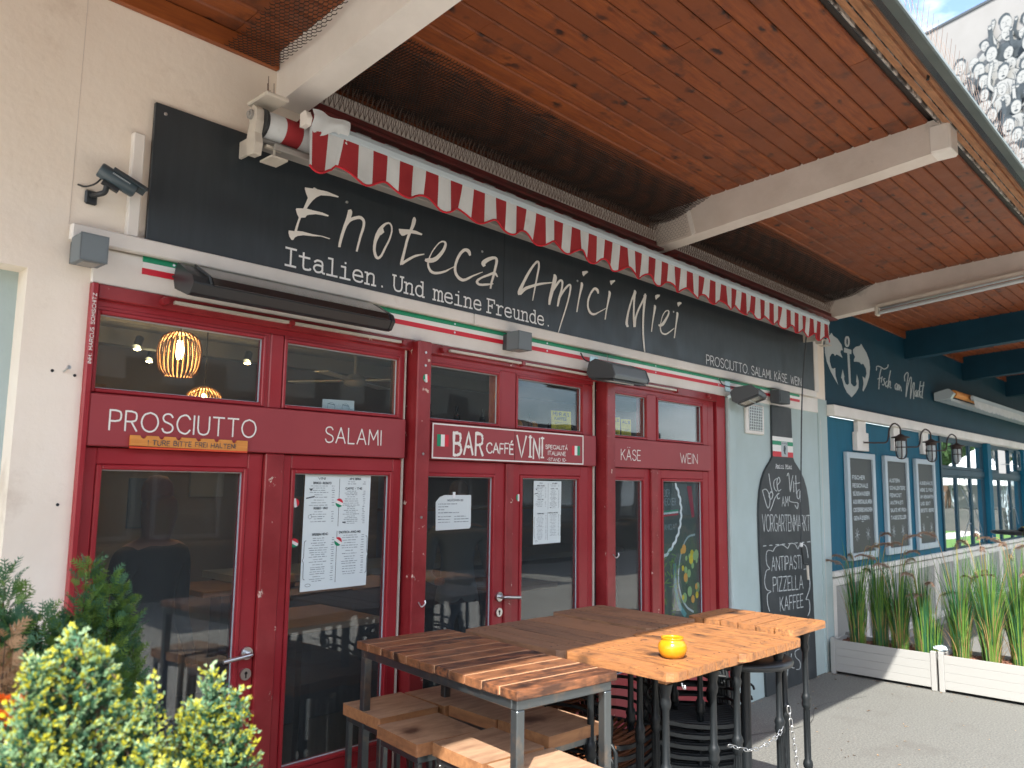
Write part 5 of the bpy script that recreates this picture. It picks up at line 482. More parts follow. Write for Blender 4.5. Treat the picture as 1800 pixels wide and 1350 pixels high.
# posts standing proud between the three bays, each with the dark gap beside it
for x0, x1 in ((2.692, 2.788), (4.362, 4.460)):
    bx('post', 'red_worn', x0, x1, -.075, .10, 0, 2.552, B, bevel=.006)
for x0, x1 in ((2.663, 2.691), (4.307, 4.361)):
    bx('dark_joint', 'black_gap', x0, x1, .02, .12, 0, 2.558, B)
    MB().box(x0 - .001, x0 + .007, -.004, .02, 0, 2.50).build('joint_edge', 'alu_cream', B)
mb = MB()
for z in (2.49, 2.42, 2.34, 1.95, 1.62): mb.lathe([(.007, -.004), (.007, 0)], (2.74, -.076, z), 8, axis='y')
mb.build('post_screws', 'silver', B)
MB().tube(catmull([(2.735, -.08, 1.19), (2.735, -.105, 1.17), (2.75, -.115, 1.185), (2.752, -.11, 1.20)]), .004, 6).build('hook', 'silver', B)
MB().tube(catmull([(4.42, -.08, 1.34), (4.42, -.105, 1.32), (4.435, -.115, 1.335), (4.437, -.11, 1.35)]), .004, 6).build('hook', 'silver', B)
# mullions
for x0, x1, z0, z1, y in ((1.871, 1.939, 2.128, 2.475, -.004), (3.395, 3.530, 2.128, 2.475, -.002), (4.955, 5.072, 2.128, 2.475, -.002),
                          (1.865, 1.960, .0, 1.922, -.022), (3.447, 3.512, 0, 1.922, -.012), (4.985, 5.075, 0, 1.922, -.018)):
    bx('mullion', 'red_paint' if z0 else 'red_worn', x0, x1, y, .10, z0, z1, B, bevel=.005)
# lettered rails above the doors
rails = {}
for k, (a, b) in enumerate(((1.106, 2.661), (2.790, 4.304), (4.462, 5.834))):
    rails[k] = bx('rail_panel', 'red_panel', a, b, -.026, .10, 1.924, 2.128, B, bevel=.004)
bx('threshold', 'concrete_white', 1.08, 6.115, -.04, .2, 0, .03, B)

def ring(mb, x0, x1, z0, z1, a0, a1, b0, b1, y0, y1, mi=0):
    """frame x0..x1 x z0..z1 round an opening a0..a1 x b0..b1; stiles run through"""
    mb.box(x0, a0, y0, y1, z0, z1, mi).box(a1, x1, y0, y1, z0, z1, mi)
    mb.box(a0, a1, y0, y1, z0, b0, mi).box(a0, a1, y0, y1, b1, z1, mi)
def sash(name, x0, x1, z0, z1, a0, a1, b0, b1, y=0.0, depth=.055, beadw=.017, m='red_paint'):
    mb = MB(); ring(mb, x0, x1, z0, z1, a0 - beadw, a1 + beadw, b0 - beadw, b1 + beadw, y, y + depth)
    o = mb.build(name, m, B, bevel=.004)
    g = MB(); ring(g, a0 - beadw, a1 + beadw, b0 - beadw, b1 + beadw, a0, a1, b0, b1, y - .009, y + depth - .01)
    g.build('bead', m, o, bevel=.004)
    s_ = MB(); ring(s_, a0, a1, b0, b1, a0 + .004, a1 - .004, b0 + .004, b1 - .004, y + .014, y + .02); s_.build('seal', 'alu_white', o)
    bx('pane', 'glass', a0 + .001, a1 - .001, y + .021, y + .027, b0 + .001, b1 - .001, o)
    return o
TOPS = ((1.107, 1.870, 1.126, 1.833), (1.940, 2.661, 1.957, 2.618), (2.791, 3.394, 2.797, 3.378), (3.531, 4.250, 3.548, 4.180), (4.463, 4.954, 4.470, 4.938), (5.073, 5.833, 5.098, 5.742))
for x0, x1, a0, a1 in TOPS: sash('window', x0, x1, 2.130, 2.474, a0, a1, 2.150, 2.443)
DOORS = ((1.107, 1.864, 1.176, 1.771), (1.961, 2.661, 2.030, 2.585), (2.791, 3.446, 2.808, 3.349), (3.513, 4.250, 3.600, 4.148), (4.463, 4.984, 4.488, 4.897), (5.076, 5.833, 5.160, 5.733))
doors = []
for k, (x0, x1, a0, a1) in enumerate(DOORS):
    d = sash('door', x0, x1, .04, 1.921, a0, a1, .525, 1.834, y=.002, beadw=.02); doors.append(d)
    bx('kick_panel', 'red_panel', a0 - .01, a1 + .01, -.004, .002, .13, .44, d, bevel=.003)
bx('stile_cap', 'red_paint', 4.251, 4.304, .004, .10, .04, 2.474, B, bevel=.004)
def lever(d, x, z, dirx, yy=0.0):
    MB().lathe([(.027, -.012), (.027, -.002), (.027, 0)], (x, yy, z), 20, axis='y').tube(catmull([(x, yy - .01, z), (x, yy - .045, z), (x + dirx * .02, yy - .058, z), (x + dirx * .13, yy - .052, z - .012)]), .0095, 10).build('handle', 'silver', d, bevel=.002)
    MB().lathe([(.025, -.010), (.025, 0)], (x, yy, z - .088), 20, axis='y').build('lock_rose', 'silver', d, bevel=.002)
    MB().lathe([(.007, -.0115), (.007, -.0095)], (x, yy, z - .083), 10, axis='y').box(x - .003, x + .003, yy - .0115, yy - .0095, z - .104, z - .083).build('keyhole', 'black_gap', d)
lever(doors[0], 1.829, 1.052, -1); lever(doors[2], 3.408, 1.149, 1)
# rail lettering
caps_parts(rails[0], 'letter_white', 'PROSCIUTTO', 1.182, 1.803, 1.989, 2.066, .0068, -.0275, gap=2.5)
caps_parts(rails[0], 'letter_white', 'SALAMI', 2.168, 2.500, 1.986, 2.060, .0062, -.0275, gap=2.5)
caps_parts(rails[2], 'letter_white', 'KÄSE', 4.588, 4.826, 1.977, 2.050, .0062, -.0275, gap=2.2)
caps_parts(rails[2], 'letter_white', 'WEIN', 5.365, 5.618, 1.977, 2.050, .0062, -.0275, gap=2.2)
# name running up the left jamb
fr = Matrix(((0, 0, -1, 1.0965), (0, 1, 0, 0), (1, 0, 0, 2.24), (0, 0, 0, 1)))
mb = MB(); caps(mb, 'INH.: MARCUS SOMSCHITZ', 0, .275, 0, .0125, .0022, -.0315, gap=2.6, frame=fr); mb.build('lettering', 'letter_white', B)

# interior of the bar
I = B
bx('interior_wall', 'interior_wall', .9, 9, 3.4, 3.5, 0, 2.9, I)
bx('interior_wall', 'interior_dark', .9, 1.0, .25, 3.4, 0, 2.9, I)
bx('interior_wall', 'interior_wall', 8.9, 9, .25, 3.4, 0, 2.9, I)
bx('interior_ceiling', 'interior_grey', .9, 9, .25, 3.5, 2.9, 3.0, I)
bx('interior_floor', 'interior_dark', .9, 9, .101, 3.5, .0, .012, I)
for y in (1.0, 1.9, 2.8): bx('ceiling_duct', 'interior_grey', 1.0, 8.9, y, y + .12, 2.78, 2.9, I)
bx('tall_cupboard', 'interior_wood', 4.2, 4.8, 3.0, 3.4, 0, 2.35, I)
bx('counter', 'interior_dark', 3.0, 7.5, 2.1, 2.7, .012, 1.05, I, bevel=.01)
bx('counter_top', 'interior_grey', 2.95, 7.55, 2.05, 2.75, 1.05, 1.10, I)
for a, b, z in ((1.6, 3.9, 2.02), (5.0, 8.5, 2.30), (5.0, 8.5, 1.9), (5.0, 8.5, 1.5), (3.9, 6.1, 2.08)):
    yb = 3.1 if a != 3.9 else .16
    bx('shelf', 'interior_wood', a, b, yb, yb + .3 if a != 3.9 else .33, z, z + .03, I)
bx('notice_shelf', 'interior_wood', 1.25, 2.3, 3.2, 3.4, 2.28, 2.52, I)
for i in range(5): bx('picture', ['book_a', 'interior_grey', 'book_b'][i % 3], 2.6 + i * .5, 2.9 + i * .5, 3.37, 3.395, 1.4 + (i % 2) * .25, 1.8 + (i % 2) * .25, I)

# ================================================================== big slate sign
S = thing('shop_sign', 'long slate grey shop sign with hand lettered wine bar name above the red doors', 'sign', (1.27, 0, 2.775))
bx('board', 'slate', 1.272, 7.952, -.022, -.001, 2.772, 3.372, S, bevel=.002)
bx('board_joint', 'black_gap', 3.385, 3.387, -.0232, -.0222, 2.775, 3.37, S)
for st_, po_ in (([], [0]), ([0, 1], []), ([2], [1]), ([3, 4], [2]), ([5], []), ([6], []), ([7, 8], []), ([9, 10], []), ([11, 12, 13], []), ([14], [3]), ([15], []), ([16], [4]), ([17, 18, 19, 20], []), ([21], [5]), ([22], []), ([23], [6])):
    mb = MB(); strips(mb, [ENO_STRIPS[q] for q in st_], -.0245)
    for q in po_: flat_poly(mb, ENO_POLYS[q], -.0268)
    mb.build('letter', 'letter_white', S)
slab_parts(S, 'letter_bright', 'Italien.', [1.937 + .0769 * i for i in range(8)], 2.8045, .083, .0104, .0098, -.0245)
slab_parts(S, 'letter_bright', 'Und', [2.579 + .0748 * i for i in range(3)], 2.8035, .081, .0101, .0095, -.0245)
slab_parts(S, 'letter_bright', 'meine', [2.864 + .0755 * i for i in range(5)], 2.8035, .081, .0101, .0095, -.0245)
slab_parts(S, 'letter_bright', 'Freunde.', [3.276 + .0749 * i for i in range(8)], 2.8025, .080, .0101, .0095, -.0245)
caps_parts(S, 'letter_bright', 'PROSCIUTTO. SALAMI. KÄSE. WEIN', 5.79, 7.63, 2.795, 2.872, .0072, -.0245, gap=2.2)
mb = MB()
for x, z in ((1.315, 3.333), (2.24, 3.20), (3.2, 3.16), (4.1, 3.16), (5.3, 3.15)): mb.lathe([(.006, -.004), (.008, 0)], (x, -.022, z), 8, axis='y')
mb.build('screw', 'silver', S)

# tricolour strip under the moulding, two lengths
for k, (a, b, lab) in enumerate(((1.268, 4.44, 'green white and red tricolour strip running behind the long black heater'), (4.45, 7.60, 'green white and red tricolour strip ending above the bottle board'))):
    t = thing('tricolour_strip', lab, 'sign strip', (a, 0, 2.632), group='tricolour strips under the slate sign')
    bx('green_band', 'flag_green', a, b, -.0165, -.0125, 2.682, 2.7055, t); bx('white_band', 'flag_white', a, b, -.0165, -.0125, 2.657, 2.682, t); bx('red_band', 'flag_red', a, b, -.0165, -.0125, 2.632, 2.657, t)
    mb = MB()
    for x in ((1.395, 1.9, 3.0, 3.8) if k == 0 else (5.05, 6.0, 7.0)):
        for z in (2.694, 2.645): mb.lathe([(.006, -.006), (.006, -.004)], (x, -.0125, z), 8, axis='y')
    mb.build('screws', 'silver', t)

# ================================================================== bar sign on the middle rail
t = thing('bar_sign', 'small red sign with white border reading bar caffé vini between two flags', 'sign', (2.83, 0, 1.93))
bx('board', 'red_panel', 2.832, 4.146, -.040, -.0275, 1.930, 2.122, t)
mb = MB(); ring(mb, 2.832, 4.146, 1.930, 2.122, 2.841, 4.137, 1.938, 2.114, -.0418, -.0402); mb.build('border', 'letter_white', t)
bx('joint', 'black_gap', 3.4835, 3.4855, -.0412, -.0402, 1.9385, 2.1135, t)
Y = -.0412
for x, m in ((2.867, 'flag_green'), (2.895, 'flag_white'), (2.923, 'flag_red')): MB().sheet(x, x + .028, 1.997, 2.062, Y).build('flag_stripe', m, t)
for x, m in ((4.026, 'flag_red'), (4.054, 'flag_white'), (4.082, 'flag_green')): MB().sheet(x, x + .028, 1.989, 2.050, Y).build('flag_stripe', m, t)
mb = MB(); caps(mb, 'BAR', 2.990, 3.215, 1.957, 2.080, .0155, Y, gap=2.6, jit=.35)
caps(mb, 'CAFFÉ', 3.247, 3.470, 1.976, 2.034, .0085, Y, gap=2.0, jit=.35); caps(mb, 'VI', 3.504, 3.622, 1.960, 2.088, .0125, Y, gap=3.4, jit=.35); caps(mb, 'NI', 3.652, 3.734, 1.962, 2.086, .0125, Y, gap=3.4, jit=.35)
for x_ in (3.622, 3.734):
    for z_ in (1.964, 2.083): strip_mesh(mb, [(x_ - .013, z_), (x_ + .013, z_)], .010, Y - .0016)

caps(mb, 'SPECIALITÁ', 3.764, 3.980, 2.020, 2.044, .0045, Y, gap=2, jit=.2); caps(mb, 'ITALIANE', 3.790, 3.960, 1.982, 2.006, .0045, Y, gap=2, jit=.2)
caps(mb, '-STAND 10-', 3.782, 3.968, 1.944, 1.964, .0032, Y, gap=1.8, jit=.2)
mb.build('lettering', 'letter_white', t, kind='stuff')

# orange board with handwriting
t = thing('orange_notice', 'narrow orange handwritten board with round notches under the prosciutto lettering', 'sign', (1.26, 0, 1.93))
prof = [(1.262, 1.931), (1.762, 1.926), (1.762, 1.972)]
for c in (1.70, 1.62, 1.54, 1.455, 1.385, 1.312): prof += [(c + .014, 1.972), (c + .009, 1.963), (c, 1.959), (c - .009, 1.963), (c - .014, 1.972)]
prof += [(1.262, 1.972)]
MB().prism(prof, 'y', -.040, -.0275).build('board', 'orange_board', t)
bx('lower_edge', 'orange_edge', 1.262, 1.762, -.0402, -.028, 1.920, 1.927, t)
mb = MB(); caps(mb, '! TURE BITTE FREI HALTEN!', 1.33, 1.705, 1.936, 1.955, .0028, -.0412, gap=2.8, jit=.5); mb.build('lettering', 'paper_ink', t)

# ================================================================== papers behind and on the glass
def dashes(mb, x0, x1, z, y, h=.0045, cx=None, wmin=.3, wmax=.9, al='c', mi=0):
    wd = (x1 - x0) * R.uniform(wmin, wmax); a = (x0 + x1) / 2 - wd / 2 if al == 'c' else (x0 if al == 'l' else x1 - wd); x = a
    while x < a + wd - .004:
        l = R.uniform(.008, .03); l = min(l, a + wd - x); mb.sheet(x, x + l, z, z + h * R.uniform(.7, 1.15), y, mi); x += l + .004
def menu(name, lab, x0, x1, z0, z1, y):
    t = thing(name, lab, 'menu', (x0, y, z0)); W_ = x1 - x0; H_ = z1 - z0
    def PX(u): return x0 + u * W_
    def PZ(v): return z0 + v * H_
    pts = [(PX(-.005), y - .001, PZ(-.006)), (PX(.98), y - .001, z0), (x1, y - .001, z1), (x0, y - .001, z1)]
    MB().prism([(p[0], p[2]) for p in pts], 'y', y - .001, y).build('sheet', 'paper', t)
    mb = MB(); ya = y - .0016; s = W_ / .38
    mb.sheet(PX(.505), PX(.512), PZ(.54), PZ(.965), ya).sheet(PX(.495), PX(.502), PZ(.05), PZ(.50), ya)
    for txt, u0, u1, v in (('VINI', .19, .29, .955), ('AP & BIRRA', .66, .84, .955), ('BIANCO - ROSATO', .12, .38, .915), ('ROSSO - VINO', .14, .34, .695), ('CAFFE - THE', .60, .86, .868), ('SPEISEN MENÜ', .13, .36, .468), ('ENOTECA AMICI MIEI', .53, .86, .478)):
        txt = txt.replace('&', 'E'); caps(mb, txt, PX(u0), PX(u1), PZ(v), PZ(v) + .0095 * s, .0022 * s, ya, gap=1.8)
    for u0, u1, v0, v1, st in ((.06, .44, .72, .895, .021), (.06, .44, .57, .67, .021), (.56, .92, .56, .85, .0165), (.56, .92, .90, .935, .02), (.08, .46, .06, .44, .020), (.56, .92, .10, .455, .022)):
        v = v1
        while v > v0:
            dashes(mb, PX(u0), PX(u0 + .78 * (u1 - u0)), PZ(v), ya, .0033 * s, wmin=.4, wmax=.95, mi=1); dashes(mb, PX(u1 - .05), PX(u1), PZ(v), ya, .0033 * s, al='r', wmin=.6, wmax=1, mi=1); v -= st * R.uniform(.85, 1.2)
    def brace(u, v0, v1, d):
        pts = [(PX(u), PZ(v1)), (PX(u - .022 * d), PZ(v1 - .015)), (PX(u - .025 * d), PZ((v0 + v1) / 2 + .03)), (PX(u - .04 * d), PZ((v0 + v1) / 2)), (PX(u - .025 * d), PZ((v0 + v1) / 2 - .03)), (PX(u - .022 * d), PZ(v0 + .015)), (PX(u), PZ(v0))]
        strip_mesh(mb, [(q.x, q.y) for q in catmull([(a, b, 0) for a, b in pts], 3)], .0028 * s, ya)
    brace(.05, .095, .425, 1); brace(.95, .115, .445, -1)
    flat_poly(mb, [(PX(.06), PZ(.875)), (PX(.12), PZ(.875)), (PX(.09), PZ(.85))], ya); strip_mesh(mb, [(PX(.03), PZ(.79)), (PX(.14), PZ(.805))], .006 * s, ya)
    strip_mesh(mb, [(PX(.09 + .025 * math.cos(k)), PZ(.63 + .018 * math.sin(k))) for k in [i * .7 for i in range(10)]], .0015 * s, ya)
    strip_mesh(mb, [(PX(.10 + .04 * math.cos(k)), PZ(.045 + .012 * math.sin(k))) for k in [i * .7 for i in range(10)]], .0018 * s, ya)
    strip_mesh(mb, [(PX(.58), PZ(.575)), (PX(.62), PZ(.57))], .006 * s, ya)
    mb.build('print', ['paper_ink', 'ink_light'], t, kind='stuff')
menu('menu_poster', 'large white two column menu poster taped in the salami door', 2.098, 2.480, 1.289, 1.833, .020)
menu('menu_poster', 'smaller white menu poster on the right leaf of the middle doors', 3.727, 3.994, 1.432, 1.820, .020)
t = thing('opening_notice', 'pale paper notice with folded corner on the left leaf of the middle doors', 'notice', (2.92, .02, 1.54))
MB().prism([(2.926, 1.541), (3.180, 1.545), (3.190, 1.558), (3.188, 1.733), (2.985, 1.733), (2.950, 1.722), (2.922, 1.695)], 'y', .018, .0195).build('sheet', 'paper', t)
mb = MB(); caps(mb, 'WILLKOMMEN BEI', 3.005, 3.125, 1.700, 1.709, .0026, .0172, gap=1.5)
for z in (1.682, 1.667, 1.651, 1.634): dashes(mb, 2.94, 3.16, z, .0172, .005, al='l', wmin=.2, wmax=.85)
for z in (1.613, 1.598, 1.583): dashes(mb, 2.94, 3.05, z, .0172, .0045, al='l', wmin=.8, wmax=1); dashes(mb, 3.06, 3.17, z, .0172, .0045, al='l', wmin=.8, wmax=1)
mb.build('print', 'ink_light', t, kind='stuff'); bx('tape', 'letter_bright', 3.045, 3.065, .0165, .0178, 1.715, 1.75, t)
def sticker(x, z, r, y, ang, lab):
    t = thing('flag_sticker', lab, 'sticker', (x, y, z), group='round tricolour stickers')
    seg = 28; ca, sa = math.cos(ang), math.sin(ang)
    for nm, m, lo, hi in (('green_field', 'flag_green', -1, -.33), ('white_field', 'flag_white', -.33, .33), ('red_field', 'flag_red', .33, 1)):
        a0, a1 = math.acos(max(-1, min(1, hi))), math.acos(max(-1, min(1, lo)))
        P = [(r * math.cos(a0 + (a1 - a0) * k / 10), r * math.sin(a0 + (a1 - a0) * k / 10)) for k in range(11)] + [(r * math.cos(a1 + (a0 - a1) * k / 10), -r * math.sin(a1 + (a0 - a1) * k / 10)) for k in range(11)]
        mb = MB(); mb.prism([(x + p * ca - q * sa, z + p * sa + q * ca) for p, q in P if True], 'y', y - .0012, y); mb.build(nm, m, t)
sticker(2.050, 1.698, .021, .020, .2, 'round tricolour sticker on the salami door, upper one at the left of the poster')
sticker(2.055, 1.513, .021, .020, 1.1, 'round tricolour sticker on the salami door, lower one at the left of the poster')
sticker(2.294, 1.696, .021, .0175, 1.2, 'round tricolour sticker in the middle of the large menu poster, upper one')
sticker(2.296, 1.510, .021, .0175, 1.0, 'round tricolour sticker in the middle of the large menu poster, lower one')
sticker(2.749, 2.352, .022, -.0755, .1, 'round tricolour sticker near the top of the worn red post')
sticker(3.568, 1.717, .021, .001, 0, 'small round tricolour sticker on the red stile beside the smaller menu')
# yellow flyers standing in the upper windows
for k, (a, b, z1, lab) in enumerate(((3.905, 4.112, 2.280, 'yellow flyer in the upper window over the bar sign'), (4.472, 4.550, 2.283, 'leftmost yellow flyer in the upper window above the käse lettering'), (4.560, 4.668, 2.281, 'middle yellow flyer in the upper window above the käse lettering'), (4.680, 4.806, 2.276, 'rightmost yellow flyer in the upper window above the käse lettering'))):
    t = thing('yellow_flyer', lab, 'flyer', (a, .04, 2.15), group='yellow flyers in the upper windows')
    MB().prism([(a + .01, 2.118), (b, 2.12), (b - .004, z1), (a, z1 - .006)], 'y', .035 + .001 * k, .037 + .001 * k).build('sheet', 'yellow_paper', t)
    mb = MB(); ya = .0335 + .001 * k
    if k in (0,): caps(mb, 'MEHR ALS', a + .02, b - .03, z1 - .034, z1 - .014, .0042, ya, jit=.2); caps(mb, 'KAFFEE', a + .035, b - .05, z1 - .064, z1 - .044, .0042, ya, jit=.2)
    else: caps(mb, 'ALS', a + .012, b - .02, z1 - .034, z1 - .016, .0038, ya, jit=.2)
    for z in (2.20, 2.19, 2.18, 2.17, 2.16): dashes(mb, a + .02, b - .02, z, ya, .003, wmin=.6, wmax=1)
    mb.build('print', 'paper_ink', t, kind='stuff')
t = thing('window_card', 'white card with two faint faces drawn in the lower edge of the second upper window', 'card', (2.2, .04, 2.15))
MB().prism([(2.187, 2.12), (2.373, 2.12), (2.371, 2.205), (2.185, 2.200)], 'y', .034, .036).build('sheet', 'flag_white', t)
mb = MB()
for cx in (2.235, 2.32):
    strip_mesh(mb, [(cx + .022 * math.cos(k), 2.165 + .022 * math.sin(k)) for k in [i * .65 for i in range(11)]], .0022, .0332); strip_mesh(mb, [(cx - .02, 2.18), (cx + .02, 2.176)], .004, .0332)
mb.build('drawing', 'ink_light', t)
# food poster in the rightmost door
t = thing('deli_poster', 'tall photo poster with scalloped round badge and salad bowl in the wein door', 'poster', (5.16, .03, .53))
MB().box(5.165, 5.728, .031, .033, .55, 1.825).build('sheet', 'poster_food', t)
mb = MB(); cx, cz, rr = 5.03, 1.60, .355
P = []
for i in range(0, 121):
    a = -1.35 + 2.5 * i / 120; r_ = rr + .012 * abs(math.sin(a * 17)); P.append((cx + r_ * 1.18 * math.cos(a), cz + r_ * math.sin(a)))
P = [(a, b) for a, b in P if a > 5.168 and b < 1.822]
strip_mesh(mb, P, .024, .0300); mb.build('badge_ring', 'letter_bright', t)
mb = MB(); caps(mb, 'B DER', 5.172, 5.30, 1.72, 1.77, .005, .0298, gap=2); caps(mb, 'HMECKER', 5.168, 5.385, 1.655, 1.705, .005, .0298, gap=2); caps(mb, 'A-AMICI.AT', 5.168, 5.395, 1.47, 1.51, .0042, .0298, gap=2); mb.build('lettering', 'ink_light', t)
for z0, m in ((1.615, 'flag_green'), (1.602, 'flag_white'), (1.586, 'flag_red')): MB().add([(5.168, .0299, z0 - .02), (5.42, .0299, z0 - .008), (5.42, .0299, z0 + .006), (5.168, .0299, z0 - .006)], [(0, 1, 2, 3)]).build('badge_stripe', m, t)
mb = MB(); strip_mesh(mb, [(q.x, q.y) for q in catmull([(5.66, 1.42, 0), (5.55, 1.40, 0), (5.46, 1.30, 0), (5.41, 1.12, 0), (5.44, .98, 0), (5.52, .88, 0), (5.62, .83, 0)], 6)], .016, .0298); mb.build('glass_bowl', 'letter_grey', t)
mb = MB(); strip_mesh(mb, [(q.x, q.y) for q in catmull([(5.36, 1.20, 0), (5.37, 1.02, 0), (5.42, .9, 0), (5.50, .82, 0)], 6)], .04, .0296); mb.build('teal_cloth', 'poster_teal', t)
for i in range(26):
    x, z = R.uniform(5.45, 5.70), R.uniform(.90, 1.32); r_ = R.uniform(.015, .036)
    mb = MB(); flat_poly(mb, [(x + r_ * math.cos(k), z + r_ * 1.2 * math.sin(k)) for k in [j * .63 for j in range(10)]], .0292 - i * .0001); mb.build('olive' if i % 3 else 'tomato', ['poster_orange', 'olive_green', 'yellow_paper'][i % 3] if i % 4 else 'olive_green', t)
mb = MB()
for i in range(60):
    x, z = R.uniform(5.18, 5.42), R.uniform(.75, 1.3); a = R.uniform(0, 6.3); l = R.uniform(.03, .07); strip_mesh(mb, [(x, z), (x + l * math.cos(a), z + l * math.sin(a))], .006, .0288 - i * .00003)
mb.build('herb_leaves', 'grass_green', t)
MB().prism([(5.55, 1.80), (5.62, 1.55), (5.66, 1.56), (5.62, 1.80)], 'y', .0296, .0299).build('red_flower', 'pom_red', t)
# ================================================================== canopy roof
RF = thing('canopy_roof', 'long projecting canopy with varnished plank soffit and white and blue beams', 'roof', (1.0, 0.0, 3.8))
def zc(y): return 3.832 - .070 * y
tilt = -math.atan(.070)
def plank_mesh(L):
    mb = MB(); w_ = .1035; t = .02; b = .006
    prof = [(-w_ / 2, 0), (-w_ / 2, -t + b + .002), (-w_ / 2 + b, -t), (w_ / 2 - b, -t), (w_ / 2, -t + b), (w_ / 2, 0)]
    mb.prism(prof, 'x', .0015, L - .0015); me = bpy.data.meshes.new('plank'); me.from_pydata([tuple(v) for v in mb.v], [], mb.f); me.materials.append(M('ceil_wood')); return me
lens = {L: plank_mesh(L) for L in (1.6, 2.4, 3.2, 4.0)}
row = 0; y = -.055
while y > -2.03:
    x = -1.6
    while x < 22:
        L = R.choice((2.4, 3.2, 4.0)) if x > 9 else R.choice((1.6, 2.4, 3.2, 2.4))
        o = bpy.data.objects.new('plank', lens[L]); COL.objects.link(o); o.parent = RF
        o.location = (x - 1.0, y, zc(y) + .02 - 3.8 + R.uniform(-.001, .001)); o.rotation_euler = (tilt, 0, 0); x += L
    y -= .1105; row += 1
MB().prism([(0.26, zc(.26) + .03), (-2.06, zc(-2.06) + .03), (-2.06, zc(-2.06) + .13), (0.26, zc(.26) + .13)], 'x', -1.65, 24).build('roof_deck', 'wire_dark', RF)
MB().prism([(.3, 4.1), (-2.16, 4.15), (-2.16, 4.17), (.3, 4.13)], 'x', -1.65, 24).build('roof_sheet', 'gutter_green', RF)
# trim board along the wall in the left bay, fascia in the others
bx('trim_board', 'trim_wood', -1.6, 1.825, -.030, -.002, 3.735, zc(0) - .002, RF, bevel=.004)
for a, b in ((1.975, 4.965), (5.115, 8.275)): bx('trim_board', 'ceil_wood', a, b, -.028, -.002, 3.70, zc(0) - .002, RF, bevel=.003)
bx('trim_board', 'ceil_wood', 8.42, 22, -.028, -.002, 3.74, zc(0) - .002, RF, bevel=.003)
def beam(x0, x1, m, zb0=3.570, sl=.103, end=-2.085, cap=True, label=None):
    prof = [(0.0, zb0), (end, zb0 - sl * end), (end - .012, zc(end) - .045), (end - .012, zc(end) + .005), (0, zc(0) + .015)]
    o = MB().prism(prof, 'x', x0, x1).build('beam', m, RF, label=label, bevel=.007)
    if cap:
        MB().box(x0 - .006, x1 + .006, end - .02, end + .10, zb0 - sl * end - .012, zc(end) - .03).build('beam_cap', 'white_paint', o, bevel=.012)
        bx('cap_clip', 'gutter_black', x0 + .0, x0 + .12, end - .05, end - .021, zc(end) - .05, zc(end) - .005, o)
    return o
beam(1.83, 1.975, 'white_paint'); b2 = beam(4.968, 5.115, 'concrete_white'); b3 = beam(8.275, 8.42, 'concrete_white')
# open crack along the underside of the middle beam
MB().prism([(-.85, 3.655), (-1.75, 3.748), (-1.75, 3.7515), (-.85, 3.6585)], 'x', 4.9655, 4.968).build('crack', 'concrete_white', b2)
for x in (10.9, 13.6, 16.4, 19.2): beam(x, x + .16, 'blue_dark', zb0=3.47, sl=.085, cap=False, label='dark blue beam')
# stepped fascia and gutter
for nm, m, prof in (('flashing', 'gutter_black', [(-2.030, 3.958), (-2.046, 3.955), (-2.046, 3.975), (-2.030, 3.99)]),
                    ('flashing', 'flashing', [(-2.046, 3.940), (-2.058, 3.937), (-2.060, 3.99), (-2.046, 3.99)]),
                    ('fascia_board', 'fascia_wood', [(-2.064, 3.948), (-2.110, 3.930), (-2.110, 3.96), (-2.064, 3.985)]),
                    ('fascia_board', 'fascia_wood', [(-2.122, 3.916), (-2.172, 3.892), (-2.175, 3.92), (-2.122, 3.975)]),
                    ('fascia_board', 'fascia_wood', [(-2.181, 3.900), (-2.232, 3.862), (-2.236, 3.89), (-2.181, 3.935)]),
                    ('fascia_strip', 'flashing', [(-2.112, 3.930), (-2.1135, 3.918), (-2.116, 3.96)])):
    MB().prism(prof, 'x', -1.65, 24).build(nm, m, RF, bevel=.002)
MB().prism([(-2.238, 3.885), (-2.242, 3.84), (-2.262, 3.785), (-2.29, 3.745), (-2.328, 3.732), (-2.328, 3.738), (-2.294, 3.752), (-2.268, 3.79), (-2.25, 3.885)], 'x', -1.65, 24).build('gutter', 'gutter_black', RF)
MB().prism([(-2.330, 3.722), (-2.380, 3.700), (-2.386, 3.706), (-2.262, 3.98), (-2.255, 3.975), (-2.368, 3.716), (-2.330, 3.734)], 'x', -1.65, 24).build('gutter_edge', 'gutter_green', RF)
mb = MB(); x = -1.0
while x < 12:
    for s_ in (-1, 1): mb.tube([(x, -2.27, 3.97), (x + .004 * s_, -2.27 + .02 * s_, 4.10)], .0012, 4, cap=False)
    x += .075
mb.build('bird_spikes', 'steel_spike', RF, kind='stuff')
MB().tube([(4.2, -2.20, 3.86), (4.2, -2.21, 3.92)], .008, 6).build('gutter_bracket', 'gutter_black', RF)
